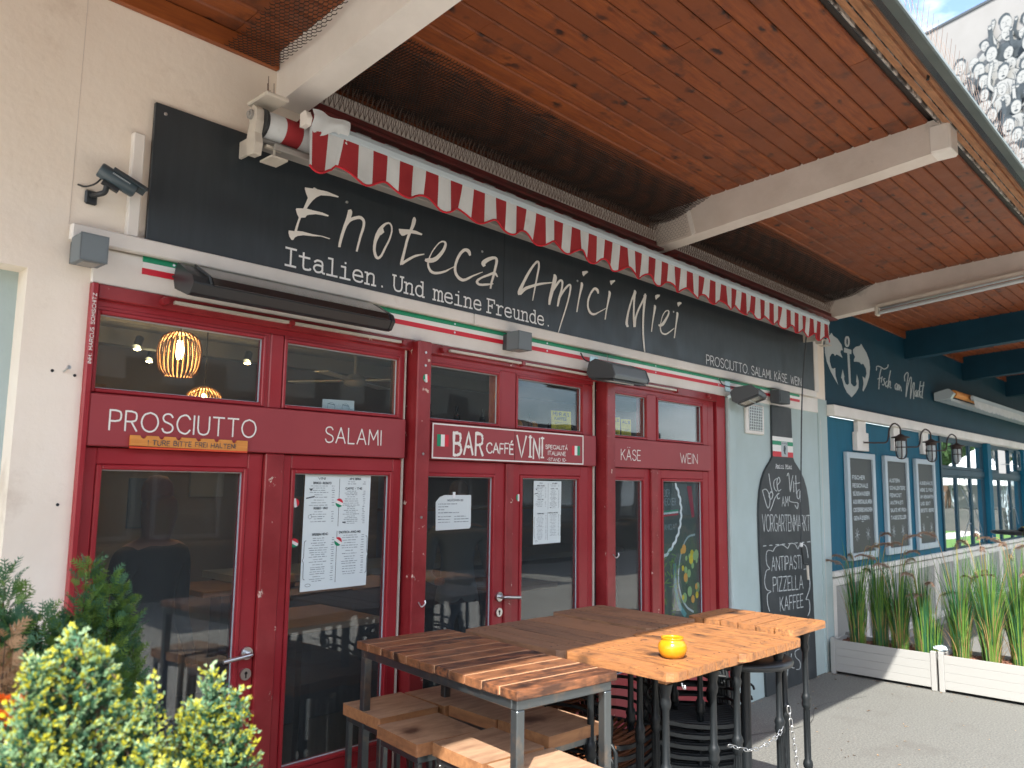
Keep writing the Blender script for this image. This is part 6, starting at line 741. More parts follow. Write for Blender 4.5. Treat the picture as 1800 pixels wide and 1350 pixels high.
# ledge, steel beam, netting in the covered corners
for a, b in ((1.977, 4.966), (5.117, 8.273)):
    bx('ledge', 'concrete_white', a, b, -.085, -.001, 3.625, 3.712, RF, bevel=.006)
    o = MB().prism([(-.02, 3.535), (-.165, 3.535), (-.165, 3.553), (-.105, 3.557), (-.100, 3.618), (-.02, 3.622)], 'x', a + .02, b - .02).build('steel_beam', 'red_steel', RF, bevel=.004)
    mb = MB(); x = a + .03
    while x < b - .03:
        for k in range(3):
            dx = (k - 1) * .028 + R.uniform(-.008, .008); mb.tube([(x, -.090, 3.625), (x + dx, -.10 - .02 * k, 3.64 + R.uniform(.09, .14))], .0017, 3, cap=False)
        x += .03
    mb.build('bird_spikes', 'steel_spike', RF, kind='stuff')
def hexnet(mb, x0, x1, p0, p1, cell=.030, r=.0011):
    """wire hexagons on a sheet from line p0 to line p1 (y,z), between x0 and x1"""
    L = math.hypot(p1[0] - p0[0], p1[1] - p0[1]); rows = int(L / (cell * .75)); n = int((x1 - x0) / (cell * .866))
    def P(u, v): t = min(max(v / L, 0), 1); sg = math.sin(u * 3.1) * .006 + math.sin(u * 9 + v * 20) * .003; return (u, p0[0] + (p1[0] - p0[0]) * t, p0[1] + (p1[1] - p0[1]) * t - .035 * math.sin(math.pi * t) + sg)
    for j in range(rows):
        for i in range(n):
            cx = x0 + (i + .5 * (j % 2)) * cell * .866; cv = j * cell * .75
            a, b, c, d = P(cx, cv), P(cx + cell * .433, cv + cell * .25), P(cx + cell * .433, cv + cell * .75), P(cx, cv - cell * .0)
            e = P(cx - cell * .433, cv + cell * .25)
            for q, s_ in ((a, b), (a, e), (b, c)): mb.add([(q[0] - r, q[1], q[2]), (q[0] + r, q[1], q[2]), (s_[0] + r, s_[1] + .0004, s_[2]), (s_[0] - r, s_[1] + .0004, s_[2])] if abs(q[0] - s_[0]) < .002 else [(q[0], q[1], q[2] - r), (q[0], q[1], q[2] + r), (s_[0], s_[1], s_[2] + r), (s_[0], s_[1], s_[2] - r)], [(0, 1, 2, 3)])
for a, b, c0, c1 in ((1.98, 4.96, (-.05, 3.745), (-.55, 3.862)), (5.12, 8.27, (-.05, 3.745), (-.55, 3.862))):
    mb = MB(); hexnet(mb, a, b, c0, c1, .024, .0027); mb.build('wire_netting', 'wire_dark', RF, kind='stuff')
    mb = MB(); hexnet(mb, a + .01, b, (c0[0] - .01, c0[1] + .015), (c1[0] + .08, c1[1]), .022, .0025); mb.build('wire_netting', 'wire_dark', RF, kind='stuff')
mb = MB(); hexnet(mb, 1.55, 1.81, (-.04, 3.74), (-.75, 3.868), .026, .0022); mb.build('wire_netting', 'wire_dark', RF, kind='stuff')
mb = MB(); fr_ = []
for j in range(14):
    for i in range(12):
        yy = -.03 - (i + .5 * (j % 2)) * .028; z_ = 3.585 + j * .018 - yy * .1
        for a_, b_ in (((0, 0), (.014, .008)), ((0, 0), (-.014, .008)), ((.014, .008), (.014, .018))):
            mb.tube([(4.962, yy + a_[0], z_ + a_[1]), (4.962, yy + b_[0], z_ + b_[1])], .0008, 3, cap=False)
mb.build('wire_netting', 'wire_dark', RF, kind='stuff')
MB().prism([(-.42, 3.625), (-.39, 3.61), (-.34, 3.82), (-.37, 3.835)], 'x', 4.960, 4.967).build('render_patch', 'white_paint', b2)

# fluorescent tube on the third beam
t = thing('tube_lamp', 'unlit fluorescent batten lamp fixed along the third white beam', 'lamp', (8.2, -.6, 3.6))
yA, zA, yB, zB = -.585, 3.600, -1.86, 3.728; dz = (zB - zA) / (yB - yA)
MB().prism([(yA, zA), (yB, zB), (yB, zB + .035), (yA, zA + .035)], 'x', 8.20, 8.262).build('batten', 'alu_cream', t, bevel=.004)
for y_ in (yA + .012, yB - .012): MB().box(8.185, 8.268, y_ - .014, y_ + .014, zA + (y_ - yA) * dz - .075, zA + (y_ - yA) * dz + .03).build('end_holder', 'alu_cream', t, bevel=.006)
MB().tube([(8.225, yA - .01, zA - .047), (8.225, yB + .01, zB - .047)], .019, 14).build('tube', 'frosted', t)
MB().prism([(yA - .02, zA - .012), (yB + .02, zB - .012), (yB + .02, zB - .002), (yA - .02, zA - .002)], 'x', 8.195, 8.258).build('reflector', 'silver', t)
MB().box(8.262, 8.275, -.9, -.86, 3.63, 3.68).box(8.262, 8.275, -1.6, -1.56, 3.70, 3.75).build('clip', 'alu_cream', t)

# ================================================================== awning
A = thing('striped_awning', 'rolled up red and white striped awning with scalloped valance above the slate sign', 'awning', (1.62, -.2, 3.3))
AX0, AX1 = 1.825, 7.62
# roller with wound cloth, stripes as bands
mb = MB(); x = 1.665; k = 0
while x < 7.66:
    x2 = min(x + .084, 7.66); mb.lathe([(.062, 0), (.062, x2 - x)], (x, -.20, 3.355), 20, k % 2, axis='x'); x = x2; k += 1
mb.build('cloth_roll', ['awning_white', 'awning_red'], A)
MB().lathe([(.066, 0), (.066, .012), (.02, .014)], (1.652, -.20, 3.355), 20, axis='x').build('roll_end', 'black_plastic', A)
MB().prism([(-.10, 3.278), (-.20, 3.272), (-.212, 3.285), (-.20, 3.300), (-.10, 3.300)], 'x', 1.66, 7.66).build('torsion_bar', 'alu_grey', A, bevel=.003)
MB().prism([(-.240, 3.236), (-.258, 3.236), (-.258, 3.262), (-.240, 3.262)], 'x', 1.70, 7.64).build('arm_profile', 'alu_grey', A, bevel=.003)
for i_, x in enumerate((1.615, 7.665)):
    o = MB().prism([(-.165, 3.205), (-.225, 3.20), (-.235, 3.25), (-.222, 3.30), (-.235, 3.35), (-.232, 3.405), (-.20, 3.43), (-.165, 3.41), (-.172, 3.345), (-.155, 3.29)], 'x', x, x + .035).build('side_bracket', 'alu_cream', A, bevel=.005)
    MB().lathe([(.022, -.012), (.022, 0)], (x, -.19, 3.385), 14, axis='x').lathe([(.012, -.02), (.012, -.012)], (x, -.19, 3.385), 10, axis='x').build('pivot', 'alu_grey', o)
    MB().box(x + .034, x + .05, -.16, -.024, 3.24, 3.32).build('wall_arm', 'alu_cream', o, bevel=.003)
    MB().box(x + .06, x + .14, -.27, -.17, 3.192, 3.200).build('foot_plate', 'alu_cream', o)
    MB().tube([(x + .10, -.22, 3.20), (x + .10, -.22, 3.248)], .006, 8).box(x + .055, x + .135, -.232, -.208, 3.246, 3.256).build('clamp', 'alu_cream', o)
o = bx('rain_shield', 'alu_cream', 1.625, 1.735, -.29, -.12, 3.452, 3.470, A, bevel=.004)
mb = MB()
for x_, y_ in ((1.65, -.26), (1.68, -.20), (1.70, -.22), (1.72, -.15)): mb.tube([(x_, y_, 3.47), (x_ - .004, y_, 3.55)], .0018, 4)
mb.build('spike', 'steel_spike', o)
# flap of cloth from the roll to the front bar
mb = MB(); N = int((AX1 - AX0) / .028); vs = []; fs = []; mis = []
for i in range(N + 1):
    x = AX0 + (AX1 - AX0) * i / N
    vs += [(x, -.205, 3.418), (x, -.262, 3.436 + .002 * math.sin(i)), (x, -.318, 3.424)]
for i in range(N):
    k = int((AX0 + (i + .5) * (AX1 - AX0) / N - 1.835) / .0835) % 2
    mb.add([vs[i * 3], vs[i * 3 + 1], vs[i * 3 + 4], vs[i * 3 + 3]], [(0, 1, 2, 3)], 1 - k, True); mb.add([vs[i * 3 + 1], vs[i * 3 + 2], vs[i * 3 + 5], vs[i * 3 + 4]], [(0, 1, 2, 3)], 1 - k, True)
mb.build('top_cloth', ['awning_white', 'awning_red'], A)
MB().prism([(-.30, 3.362), (-.322, 3.368), (-.330, 3.392), (-.322, 3.418), (-.300, 3.424), (-.285, 3.40)], 'x', AX0 + .10, AX1).build('front_bar', 'alu_white', A, bevel=.004)
MB().prism([(-.285, 3.358), (-.335, 3.362), (-.345, 3.395), (-.325, 3.43), (-.285, 3.425)], 'x', AX0 - .03, AX0 - .004).build('front_bar_cap', 'white_paint', A, bevel=.006)
# crumpled piece of white cloth over the end of the bar
mb = MB(); nx, nz = 14, 6; g = []
for i in range(nx + 1):
    for j in range(nz + 1):
        u, v = i / nx, j / nz; x = AX0 + .0 + .20 * u; z_ = 3.432 - (.075 + .02 * math.sin(u * 7)) * v + (.012 if j == 0 else 0)
        g.append((x, -.334 - .012 * math.sin(u * 9 + v * 3) - .008 * math.sin(v * 5), z_))
mb.add(g, [(i * (nz + 1) + j, i * (nz + 1) + j + 1, (i + 1) * (nz + 1) + j + 1, (i + 1) * (nz + 1) + j) for i in range(nx) for j in range(nz)], 0, True); mb.build('loose_cloth', 'awning_white', A)
# valance
def low(x):
    ph = ((x - 2.13) / .2515) % 1.0; return 3.213 - .026 * math.cos(2 * math.pi * ph) - (0.018 if x < 1.99 else 0)
N = 828; rows = 7; vs = []; 
for i in range(N + 1):
    x = AX0 + (AX1 - AX0) * i / N; zb = low(x); zt = 3.366
    wv = .010 * math.sin(x * 23.1) + .006 * math.sin(x * 41 + 1.3) + .006 * math.sin(x * 9.7 + .5)
    for j in range(rows + 1):
        v = j / rows; vs.append((x + (.010 * math.sin(x * 15) * v), -.318 + (wv + .008) * v ** 1.3, zt + (zb - zt) * v))
mb = MB()
for i in range(N):
    xm = AX0 + (AX1 - AX0) * (i + .5) / N
    k = 0 if xm < 1.838 else (1 if ((xm - 1.838) / .0835) % 2 < 1 else 0)
    for j in range(rows):
        a = i * (rows + 1) + j; mb.f.append((a, a + 1, a + rows + 2, a + rows + 1)); mb.m.append(k); mb.sm.append(True)
mb.v = vs; o = mb.build('valance', ['awning_white', 'awning_red'], A)
mb = MB(); mb.tube([(vs[i * (rows + 1) + rows][0], vs[i * (rows + 1) + rows][1], vs[i * (rows + 1) + rows][2]) for i in range(0, N + 1, 3)], .0055, 5); mb.build('hem', 'awning_hem', o)
# crank rod hanging at the right end
t = thing('crank_rod', 'thin dark crank rod hanging down from the awning in front of the chalkboard bottle', 'rod', (7.4, -.1, 1.3))
MB().tube(catmull([(7.46, -.16, 3.25), (7.40, -.13, 2.7), (7.37, -.11, 2.0), (7.345, -.10, 1.26)]), .007, 8).build('rod', 'dark_metal', t)
MB().tube([(7.345, -.10, 1.29), (7.345, -.10, 1.255)], .014, 8).build('joint', 'letter_bright', t)
MB().tube([(7.345, -.10, 1.25), (7.36, -.105, 1.13)], .010, 8).tube([(7.36, -.105, 1.13), (7.355, -.11, 1.10), (7.43, -.115, 1.09), (7.432, -.115, 1.06)], .007, 8).build('crank', 'black_plastic', t)
MB().tube([(7.432, -.115, 1.08), (7.437, -.117, .95)], .012, 8).build('grip', 'alu_cream', t)

# ================================================================== fittings on the front
t = thing('security_camera', 'black bullet security camera on the cream wall left of the slate sign', 'camera', (1.05, 0, 2.9))
MB().box(1.032, 1.078, -.016, -.001, 2.868, 2.925).build('base_plate', 'black_plastic', t, bevel=.006)
MB().tube(catmull([(1.055, -.012, 2.905), (1.07, -.05, 2.905), (1.085, -.065, 2.915), (1.09, -.07, 2.945)]), .011, 8).build('arm', 'black_plastic', t)
ax = Vector((.98, -.12, -.42)).normalized(); mtx = Matrix.Translation((1.135, -.08, 2.965)) @ ax.to_track_quat('X', 'Z').to_matrix().to_4x4()
def loc_build(mbx, nm, m_, par, M_, **k):
    mbx.v = [tuple(M_ @ Vector(v)) for v in mbx.v]; return mbx.build(nm, m_, par, **k)
body = loc_build(MB().lathe([(.026, -.085), (.030, -.08), (.030, .055), (.026, .06)], (0, 0, 0), 20, axis='x'), 'body', 'camera_shell', t, mtx)
loc_build(MB().prism([(-.018, .028), (.018, .028), (.034, .012), (.036, .016), (.020, .036), (-.020, .036), (-.036, .016), (-.034, .012)], 'x', -.045, .095), 'sun_hood', 'camera_shell', t, mtx, bevel=.002)
loc_build(MB().prism([(-.012, -.03), (.012, -.03), (.012, -.046), (-.012, -.046)], 'x', -.055, .01), 'mount_rail', 'black_plastic', t, mtx, bevel=.002)
loc_build(MB().lathe([(.024, .0605), (.024, .062)], (0, 0, 0), 18, axis='x'), 'lens', 'heater_glass', t, mtx)
mb = MB(); 
for i in range(12): mb.sheet(-.04 + i * .006, -.0365 + i * .006, .001, .0075, -.0312)
loc_build(mb, 'print', 'letter_grey', body, mtx)
MB().tube(catmull([(1.085, -.04, 2.985), (1.06, -.03, 2.95), (1.03, -.01, 2.935), (1.005, -.002, 2.938)]), .0035, 6).build('cable', 'black_plastic', t)

def wall_cube(x0, x1, z0, z1, d, lab):
    t = thing('wall_light', lab, 'wall light', ((x0 + x1) / 2, 0, z0), group='grey cube wall lights')
    mb = MB(); ring(mb, x0, x1, z0, z1, x0 + .004, x1 - .004, z0 + .004, z1 - .004, -d, -d + .005); mb.build('rim', 'grey_metal', t)
    y0 = -.0535 if x0 < 1.5 else -.0535
    bx('housing', 'grey_metal', x0, x1, -d, y0, z0, z1, t, bevel=.003); bx('back_plate', 'dark_metal', x0 + .01, x1 - .01, y0, -.013, z0 + .008, min(z1 - .01, 2.70), t)
    bx('lens', 'alu_grey', x0 + .02, x1 - .02, -d + .02, y0 - .01, z0 - .003, z0, t)
wall_cube(.985, 1.085, 2.607, 2.712, .155, 'grey cube wall light at the left corner above the red shopfront')
wall_cube(3.385, 3.50, 2.590, 2.70, .155, 'grey cube wall light on the tricolour strip in the middle of the band')
t = thing('small_speaker', 'small dark wall speaker between the flood heater and the bottle board', 'speaker', (6.95, -.08, 2.6))
bx('housing', 'dark_metal', 6.90, 7.13, -.13, -.04, 2.565, 2.685, t, bevel=.006); bx('bracket', 'galvanised', 6.99, 7.03, -.04, -.0165, 2.66, 2.70, t); bx('grille', 'black_plastic', 6.915, 7.115, -.134, -.13, 2.58, 2.67, t)

t = thing('panel_heater', 'long black infrared panel heater tilted under the slate sign', 'heater', (1.9, -.1, 2.6))
def hp(y, z, s=1): return (y, z)
prof = [(-.060, 2.688), (-.085, 2.698), (-.215, 2.620), (-.235, 2.580), (-.225, 2.555), (-.20, 2.548), (-.075, 2.60), (-.055, 2.65)]
prof = [(-.055, 2.672), (-.078, 2.690), (-.215, 2.618), (-.232, 2.585), (-.205, 2.545), (-.180, 2.540), (-.060, 2.585), (-.045, 2.62)]
MB().prism(prof, 'x', 1.40, 2.39).build('housing', 'black_plastic', t, bevel=.004)
MB().prism([(-.0795, 2.6885), (-.2145, 2.6165), (-.2335, 2.584), (-.238, 2.586), (-.218, 2.622), (-.081, 2.694)], 'x', 1.47, 2.37).build('front_glass', 'heater_glass', t, bevel=.002)
for x in (1.385, 2.385): MB().prism([(a * 1.02, b if b < 2.62 else b + .003) for a, b in prof], 'x', x, x + .02).build('end_cap', 'black_plastic', t, bevel=.004)
MB().prism([(a - .001, b + .0015) for a, b in [(-.078, 2.692), (-.215, 2.62), (-.232, 2.588), (-.237, 2.590), (-.219, 2.626), (-.080, 2.699)]], 'x', 1.455, 1.462).build('trim', 'dark_metal', t)
for x in (1.60, 2.20): bx('bracket', 'alu_grey', x, x + .05, -.06, -.017, 2.60, 2.66, t)
MB().add([(1.80, -.0800, 2.6935), (1.93, -.0800, 2.6935), (1.93, -.0905, 2.6885), (1.80, -.0905, 2.6885)], [(0, 1, 2, 3)]).build('maker_plate', 'alu_grey', t)

def flood(cx, cz, wd, lab, yaw=0.0, tilt_=0.0):
    t = thing('flood_heater', lab, 'heater', (cx, 0, cz), group='boxy flood heaters on the band')
    Mx = Matrix.Translation((cx, -.17, cz)) @ Matrix.Rotation(yaw, 4, 'Z') @ Matrix.Rotation(tilt_, 4, 'X'); h = wd / 2
    prof = [(.10, .05), (.05, .075), (-.08, .045), (-.115, -.02), (-.105, -.045), (.085, -.050), (.11, -.02)]
    body = loc_build(MB().prism(prof, 'x', -h, h), 'housing', 'grey_metal', t, Mx, bevel=.008, seg=2)
    loc_build(MB().prism([(a * 1.03, b * 1.04) for a, b in prof], 'x', -h - .012, -h), 'end_cap', 'dark_metal', t, Mx, bevel=.004)
    loc_build(MB().prism([(a * 1.03, b * 1.04) for a, b in prof], 'x', h, h + .012), 'end_cap', 'dark_metal', t, Mx, bevel=.004)
    loc_build(MB().box(-h + .02, h - .02, -.095, .075, -.0535, -.0515), 'reflector', 'lamp_reflector', body, Mx)
    mb = MB()
    for a, b, c, d in ((-h + .005, h - .005, -.103, -.094), (-h + .005, h - .005, .074, .083), (-h + .005, -h + .018, -.094, .074), (h - .018, h - .005, -.094, .074)): mb.box(a, b, c, d, -.062, -.0515)
    loc_build(mb, 'rim', 'dark_metal', body, Mx)
    loc_build(MB().tube([(-h + .02, -.01, -.058), (h - .02, -.01, -.058)], .005, 8), 'element', 'frosted', body, Mx)
    bx('mounting_plate', 'galvanised', cx - .12, cx - .03, -.022, -.0168, cz + .035, cz + .125, t, bevel=.002)
    loc_build(MB().box(-.08, -.05, .04, .15, .02, .05), 'bracket', 'galvanised', t, Mx)
    MB().tube(catmull([(cx - .22, -.02, cz + .13), (cx - .21, -.05, cz + .08), (cx - .15, -.10, cz + .06), (cx - .10, -.14, cz + .06)]), .0045, 6).build('cable', 'black_plastic', t)
flood(4.36, 2.545, .38, 'dark grey boxy flood heater in front of the second worn red post', 0, 0.12)
flood(6.22, 2.565, .30, 'dark grey boxy flood heater with tilted glass at the right end of the shopfront', .25, -.35)

t = thing('wall_vent', 'white louvred air vent high on the pillar beside the bottle board', 'vent', (6.6, 0, 2.3))
bx('frame', 'white_paint', 6.46, 6.80, -.028, -.001, 2.265, 2.53, t, bevel=.008)
bx('mesh_back', 'black_gap', 6.505, 6.765, -.030, -.0285, 2.295, 2.515, t)
for i in range(8): bx('slat', 'silver', 6.505 + i * .0335, 6.517 + i * .0335, -.034, -.030, 2.295, 2.515, t)
for i in range(9): bx('cross_bar', 'silver', 6.505, 6.765, -.0325, -.0305, 2.30 + i * .025, 2.3065 + i * .025, t)

# chalkboard cut out as a bottle
t = thing('bottle_chalkboard', 'tall chalkboard cut as a wine bottle leaning flat against the white pillar', 'chalkboard', (7.2, 0, 0))
half = [(6.968, 2.08), (6.925, 2.035), (6.870, 1.998), (6.801, 1.94), (6.745, 1.865), (6.702, 1.77), (6.677, 1.66), (6.668, 1.56), (6.668, 1.3)]
prof = [(6.744, .004), (6.668, 1.30)][1:] + []
P = [(6.668, 1.30)] + list(reversed(half[:-1])) + [(6.975, 2.552), (7.385, 2.552), (7.395, 2.09), (7.43, 2.045), (7.49, 2.005), (7.56, 1.955), (7.63, 1.885), (7.685, 1.80), (7.72, 1.70), (7.74, 1.58), (7.745, 1.40), (7.79, .004), (6.735, .004)]
MB().prism(P, 'y', -.022, -.002).build('board', 'chalkboard', t)
for a, b, m in ((2.228, 2.268, 'flag_white'), (2.190, 2.228, 'flag_green'), (2.130, 2.190, 'flag_white'), (2.082, 2.130, 'flag_red')): MB().sheet(6.966, 7.40, a, b, -.0228).build('neck_band', m, t)
bx('medallion', 'letter_grey', 7.145, 7.275, -.0260, -.0232, 2.085, 2.225, t)
mb = MB(); flat_poly(mb, [(7.19, 2.18), (7.22, 2.195), (7.235, 2.16), (7.22, 2.13), (7.235, 2.105), (7.20, 2.11), (7.185, 2.14)], -.0268); caps(mb, 'AMICI', 7.155, 7.265, 2.205, 2.215, .003, -.0268); mb.build('portrait', 'paper_ink', t)
mb = MB(); slab(mb, 'Amici Miei', [7.03 + .0355 * i for i in range(10)], 1.975, .036, .0047, .0050, -.0232); mb.build('lettering', 'letter_bright', t)
mb = MB(); strips(mb, CHALK_STRIPS, -.0234)
caps(mb, 'AM', 7.125, 7.255, 1.628, 1.715, .0085, -.0240, gap=3)
caps(mb, 'VORGARTENMARKT', 6.72, 7.725, 1.412, 1.558, .0085, -.0240, gap=1.6, zend=1.385)
caps(mb, 'ANTIPASTI', 6.88, 7.505, 1.060, 1.180, .0085, -.0240, gap=2.2, zend=1.040); caps(mb, 'PIZZELLA', 6.90, 7.53, .876, 1.0, .0085, -.0240, gap=2.2, zend=.848); caps(mb, 'KAFFEE', 7.03, 7.52, .695, .815, .0085, -.0240, gap=2.2, zend=.682)
mb.build('chalk_writing', 'chalk', t, kind='stuff')
# ================================================================== furniture
def rounded_planks(t, w_, l_, th, r, n, along, m, z, gap=.0075, bev=.004, jitter=.0015, name='plank'):
    """tabletop of n planks with rounded outer corners; along = 'x' or 'y' is the way the planks run (local axes, centred)"""
    A_, B_ = (w_ / 2, l_ / 2) if along == 'x' else (l_ / 2, w_ / 2)      # A_: half length of a plank, B_: half extent across
    def ext(v):
        d = B_ - abs(v)
        return A_ if d >= r else A_ - r + math.sqrt(max(0, r * r - (r - d) ** 2))
    step = 2 * B_ / n
    for k in range(n):
        v0, v1 = -B_ + k * step + gap / 2, -B_ + (k + 1) * step - gap / 2
        vs = [v0 + (v1 - v0) * i / 5 for i in range(6)]; e = R.uniform(-jitter, jitter)
        P = [(ext(v) + e, v) for v in vs] + [(-ext(v) + e, v) for v in reversed(vs)]
        if along == 'y': P = [(b, a) for a, b in P][::-1]
        dz = R.uniform(-jitter, jitter) * .8
        MB().prism(P, 'z', z - th + dz, z + dz).build(name, m, t, bevel=bev, seg=2)
def square_leg(t, x, y, z, s, m='steel_leg', foot=True):
    o = bx('leg', m, x - s / 2, x + s / 2, y - s / 2, y + s / 2, .012, z, t, bevel=.003)
    if foot: bx('foot', 'black_plastic', x - s / 2 + .002, x + s / 2 - .002, y - s / 2 + .002, y + s / 2 - .002, 0, .012, o)
# dark plank table on a steel frame
t = thing('plank_bar_table', 'dark stained high bar table with pale joints between planks and square steel legs', 'table')
n = 11; L_ = 1.10
for k in range(n):
    y0 = -.55 + k * .1 + .002; e = R.uniform(-.003, .003)
    bx('plank', 'table_dark', -.25 + e, .25 + e, y0, y0 + .0935, 1.066 + R.uniform(-.001, .001), 1.10 + R.uniform(-.0012, .0012), t, bevel=.003, seg=2)
bx('joint_filler', 'table_filler', -.246, .246, -.545, .545, 1.07, 1.0982, t)
for a, b, c, d in ((-.235, .235, -.535, -.505), (-.235, .235, .505, .535), (-.235, -.205, -.505, .505), (.205, .235, -.505, .505)): bx('frame_rail', 'steel_leg', a, b, c, d, 1.030, 1.065, t, bevel=.003)
for a in (-.217, .217):
    for b in (-.517, .517): square_leg(t, a, b, 1.029, .036)
t.location = (2.383, -.873, 0); t.rotation_euler = (0, 0, -.118)

# stools
def stool(m):
    t = thing('bar_stool', '', 'stool'); sz = .155
    MB().prism([(-sz, -sz), (-sz, sz), (sz, sz), (sz, -sz)], 'z', .752, .80).build('seat', [m, 'stool_top'], t, bevel=.006, seg=2)
    for p_ in t.children[0].data.polygons:
        if p_.normal.z > .9 or p_.normal.z < -.9: p_.material_index = 1
    for a, b, c, d in ((-.142, .142, -.142, -.118), (-.142, .142, .118, .142), (-.142, -.118, -.118, .118), (.118, .142, -.118, .118)):
        bx('frame_rail', 'steel_leg', a, b, c, d, .722, .7515, t, bevel=.002); 
    for a, b, c, d in ((-.118, .118, -.140, -.122), (-.118, .118, .122, .140)): bx('foot_rail', 'steel_leg', a, b, c, d, .26, .28, t, bevel=.002)
    for a in (-.13, .13):
        for b in (-.13, .13): square_leg(t, a, b, .7215, .024)
    return t
st1 = stool('stool_wood'); st2 = stool('stool_wood_b')
G = 'square wooden bar stools around the plank table'
spots = [(2.362, -.345, -.10, 'bar stool nearest the doors in the front row left of the plank table'),
         (2.285, -.695, -.13, 'second bar stool from the wall in the front row, its seat fully in shade'),
         (2.300, -1.030, -.10, 'third bar stool from the wall in the front row, crossed by the sunlight edge'),
         (2.255, -1.375, -.14, 'sunlit bar stool nearest the camera at the bottom of the picture'),
         (2.705, -.365, -.06, 'bar stool nearest the doors in the row behind the plank table'),
         (2.700, -.685, -.05, 'middle bar stool of the row behind the plank table'),
         (2.690, -1.005, -.07, 'outer bar stool of the row behind the plank table, beside the iron table leg')]
for i, (x, y, rz, lab) in enumerate(spots):
    src = (st1, st2)[i % 2]
    hz = (.004, -.006, 0, .008, -.004, .003, .006)[i]
    if i < 2: s_ = src; s_.location = (x, y, hz); s_.rotation_euler = (0, 0, rz); s_['label'] = lab; s_['group'] = G
    else: copy_thing(src, (x, y, hz), rz, lab, G)

# four-and-one rustic tables on cast iron pillars
def iron_leg(t, x, y, top):
    prof = [(.030, 0), (.034, .012), (.020, .03), (.018, .10), (.024, .11), (.030, .125), (.024, .14), (.020, .15), (.0185, .36), (.027, .37), (.030, .385), (.027, .40), (.020, .41),
            (.0175, .66), (.026, .67), (.029, .685), (.024, .70), (.030, .715), (.024, .73), (.018, .74), (.016, top - .10), (.022, top - .09), (.026, top - .07), (.020, top - .05), (.030, top - .012), (.034, top)]
    prof = [(a * .84, b) for a, b in prof]
    o = MB().lathe(prof, (x, y, 0), 16).build('leg', 'cast_iron', t)
    mb = MB()
    for k in range(8):
        a = k * math.pi / 4; c, s_ = math.cos(a) * .0158, math.sin(a) * .0158
        mb.tube([(x + c, y + s_, .155), (x + c, y + s_, .355)], .0026, 5, cap=False).tube([(x + c, y + s_, .415), (x + c, y + s_, .655)], .0026, 5, cap=False)
    mb.build('fluting', 'cast_iron', o)
def rustic(x0, x1, y0, y1, z, m, along, n, rz, lab, r=.05, legs=None, skip=()):
    w_, l_ = x1 - x0, y1 - y0
    t = thing('rustic_table', lab, 'table', group='rustic wooden tables pushed together')
    rounded_planks(t, w_, l_, .034, r, n, along, m, z)
    bx('batten', 'stool_wood', -w_ / 2 + .06, w_ / 2 - .06, -l_ / 2 + .07, -l_ / 2 + .11, z - .062, z - .036, t, bevel=.003); bx('batten', 'stool_wood', -w_ / 2 + .06, w_ / 2 - .06, l_ / 2 - .11, l_ / 2 - .07, z - .062, z - .036, t, bevel=.003)
    mb = MB(); N_ = n
    for k in range(N_):
        for b in (-1, 1):
            for e_ in (-.02, .02):
                v_ = -1 + (2 * k + 1) / N_; px_, py_ = (v_ * w_ / 2 + e_, b * (l_ / 2 - .09)) if along == 'y' else (b * (w_ / 2 - .09), v_ * l_ / 2 + e_)
                mb.lathe([(.0035, 0), (.0035, .0008), (.0005, .001)], (px_, py_, z + .0008), 7)
    mb.build('screws', 'black_gap', t, kind='stuff')
    for a in (-1, 1):
        for b in (-1, 1):
            if (a, b) not in skip: iron_leg(t, a * (w_ / 2 - .085), b * (l_ / 2 - .09), z - .063)
    t.location = ((x0 + x1) / 2, (y0 + y1) / 2, 0); t.rotation_euler = (0, 0, rz); return t
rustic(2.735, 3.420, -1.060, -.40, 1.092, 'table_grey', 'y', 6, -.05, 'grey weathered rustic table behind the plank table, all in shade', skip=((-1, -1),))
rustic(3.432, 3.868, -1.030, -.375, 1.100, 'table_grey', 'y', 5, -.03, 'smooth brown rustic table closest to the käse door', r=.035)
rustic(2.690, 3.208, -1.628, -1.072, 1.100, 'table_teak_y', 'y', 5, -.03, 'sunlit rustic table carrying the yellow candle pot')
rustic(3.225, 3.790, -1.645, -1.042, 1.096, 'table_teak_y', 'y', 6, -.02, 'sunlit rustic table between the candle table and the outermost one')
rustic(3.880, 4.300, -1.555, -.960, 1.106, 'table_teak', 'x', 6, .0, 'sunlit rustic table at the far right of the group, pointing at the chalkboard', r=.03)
MB().tube(catmull([(2.73, -1.63, 1.062), (2.73, -1.635, 1.045), (2.745, -1.636, 1.04), (2.75, -1.63, 1.05)]), .003, 6).build('hook', 'silver', None, tag=('tiny metal hook hanging under the near edge of the candle table', 'hook'))
t = thing('bistro_table', 'black round metal bistro table pushed under the outer wooden tables', 'table', (3.70, -1.39, 0))
MB().lathe([(.0, .955), (.205, .955), (.22, .962), (.225, .975), (.22, .988), (.205, .994), (0.001, .996)], (3.70, -1.39, 0), 40).build('tabletop', 'black_plastic', t)
MB().lathe([(.22, 0), (.20, .02), (.03, .04), (.024, .06), (.024, .954)], (3.70, -1.39, 0), 20).build('pedestal', 'cast_iron', t)

# yellow candle pot
t = thing('candle_pot', 'round glossy yellow glass candle pot on the sunlit rustic table', 'candle holder', (2.935, -1.462, 1.1015))
MB().lathe([(.034, 0), (.045, .004), (.055, .018), (.0595, .036), (.057, .053), (.048, .066), (.0435, .070), (.0445, .075), (.047, .079), (.046, .082), (.042, .081), (.040, .073), (.044, .065), (.052, .052), (.054, .036), (.050, .02), (.03, .010), (.001, .010)], (2.935, -1.462, 1.1015), 36).build('pot', 'candle_yellow', t)
MB().lathe([(.049, .011), (.0515, .036), (.0495, .052), (.040, .064), (.001, .066)], (2.935, -1.462, 1.1015), 24).build('wax', 'candle_yellow', t)

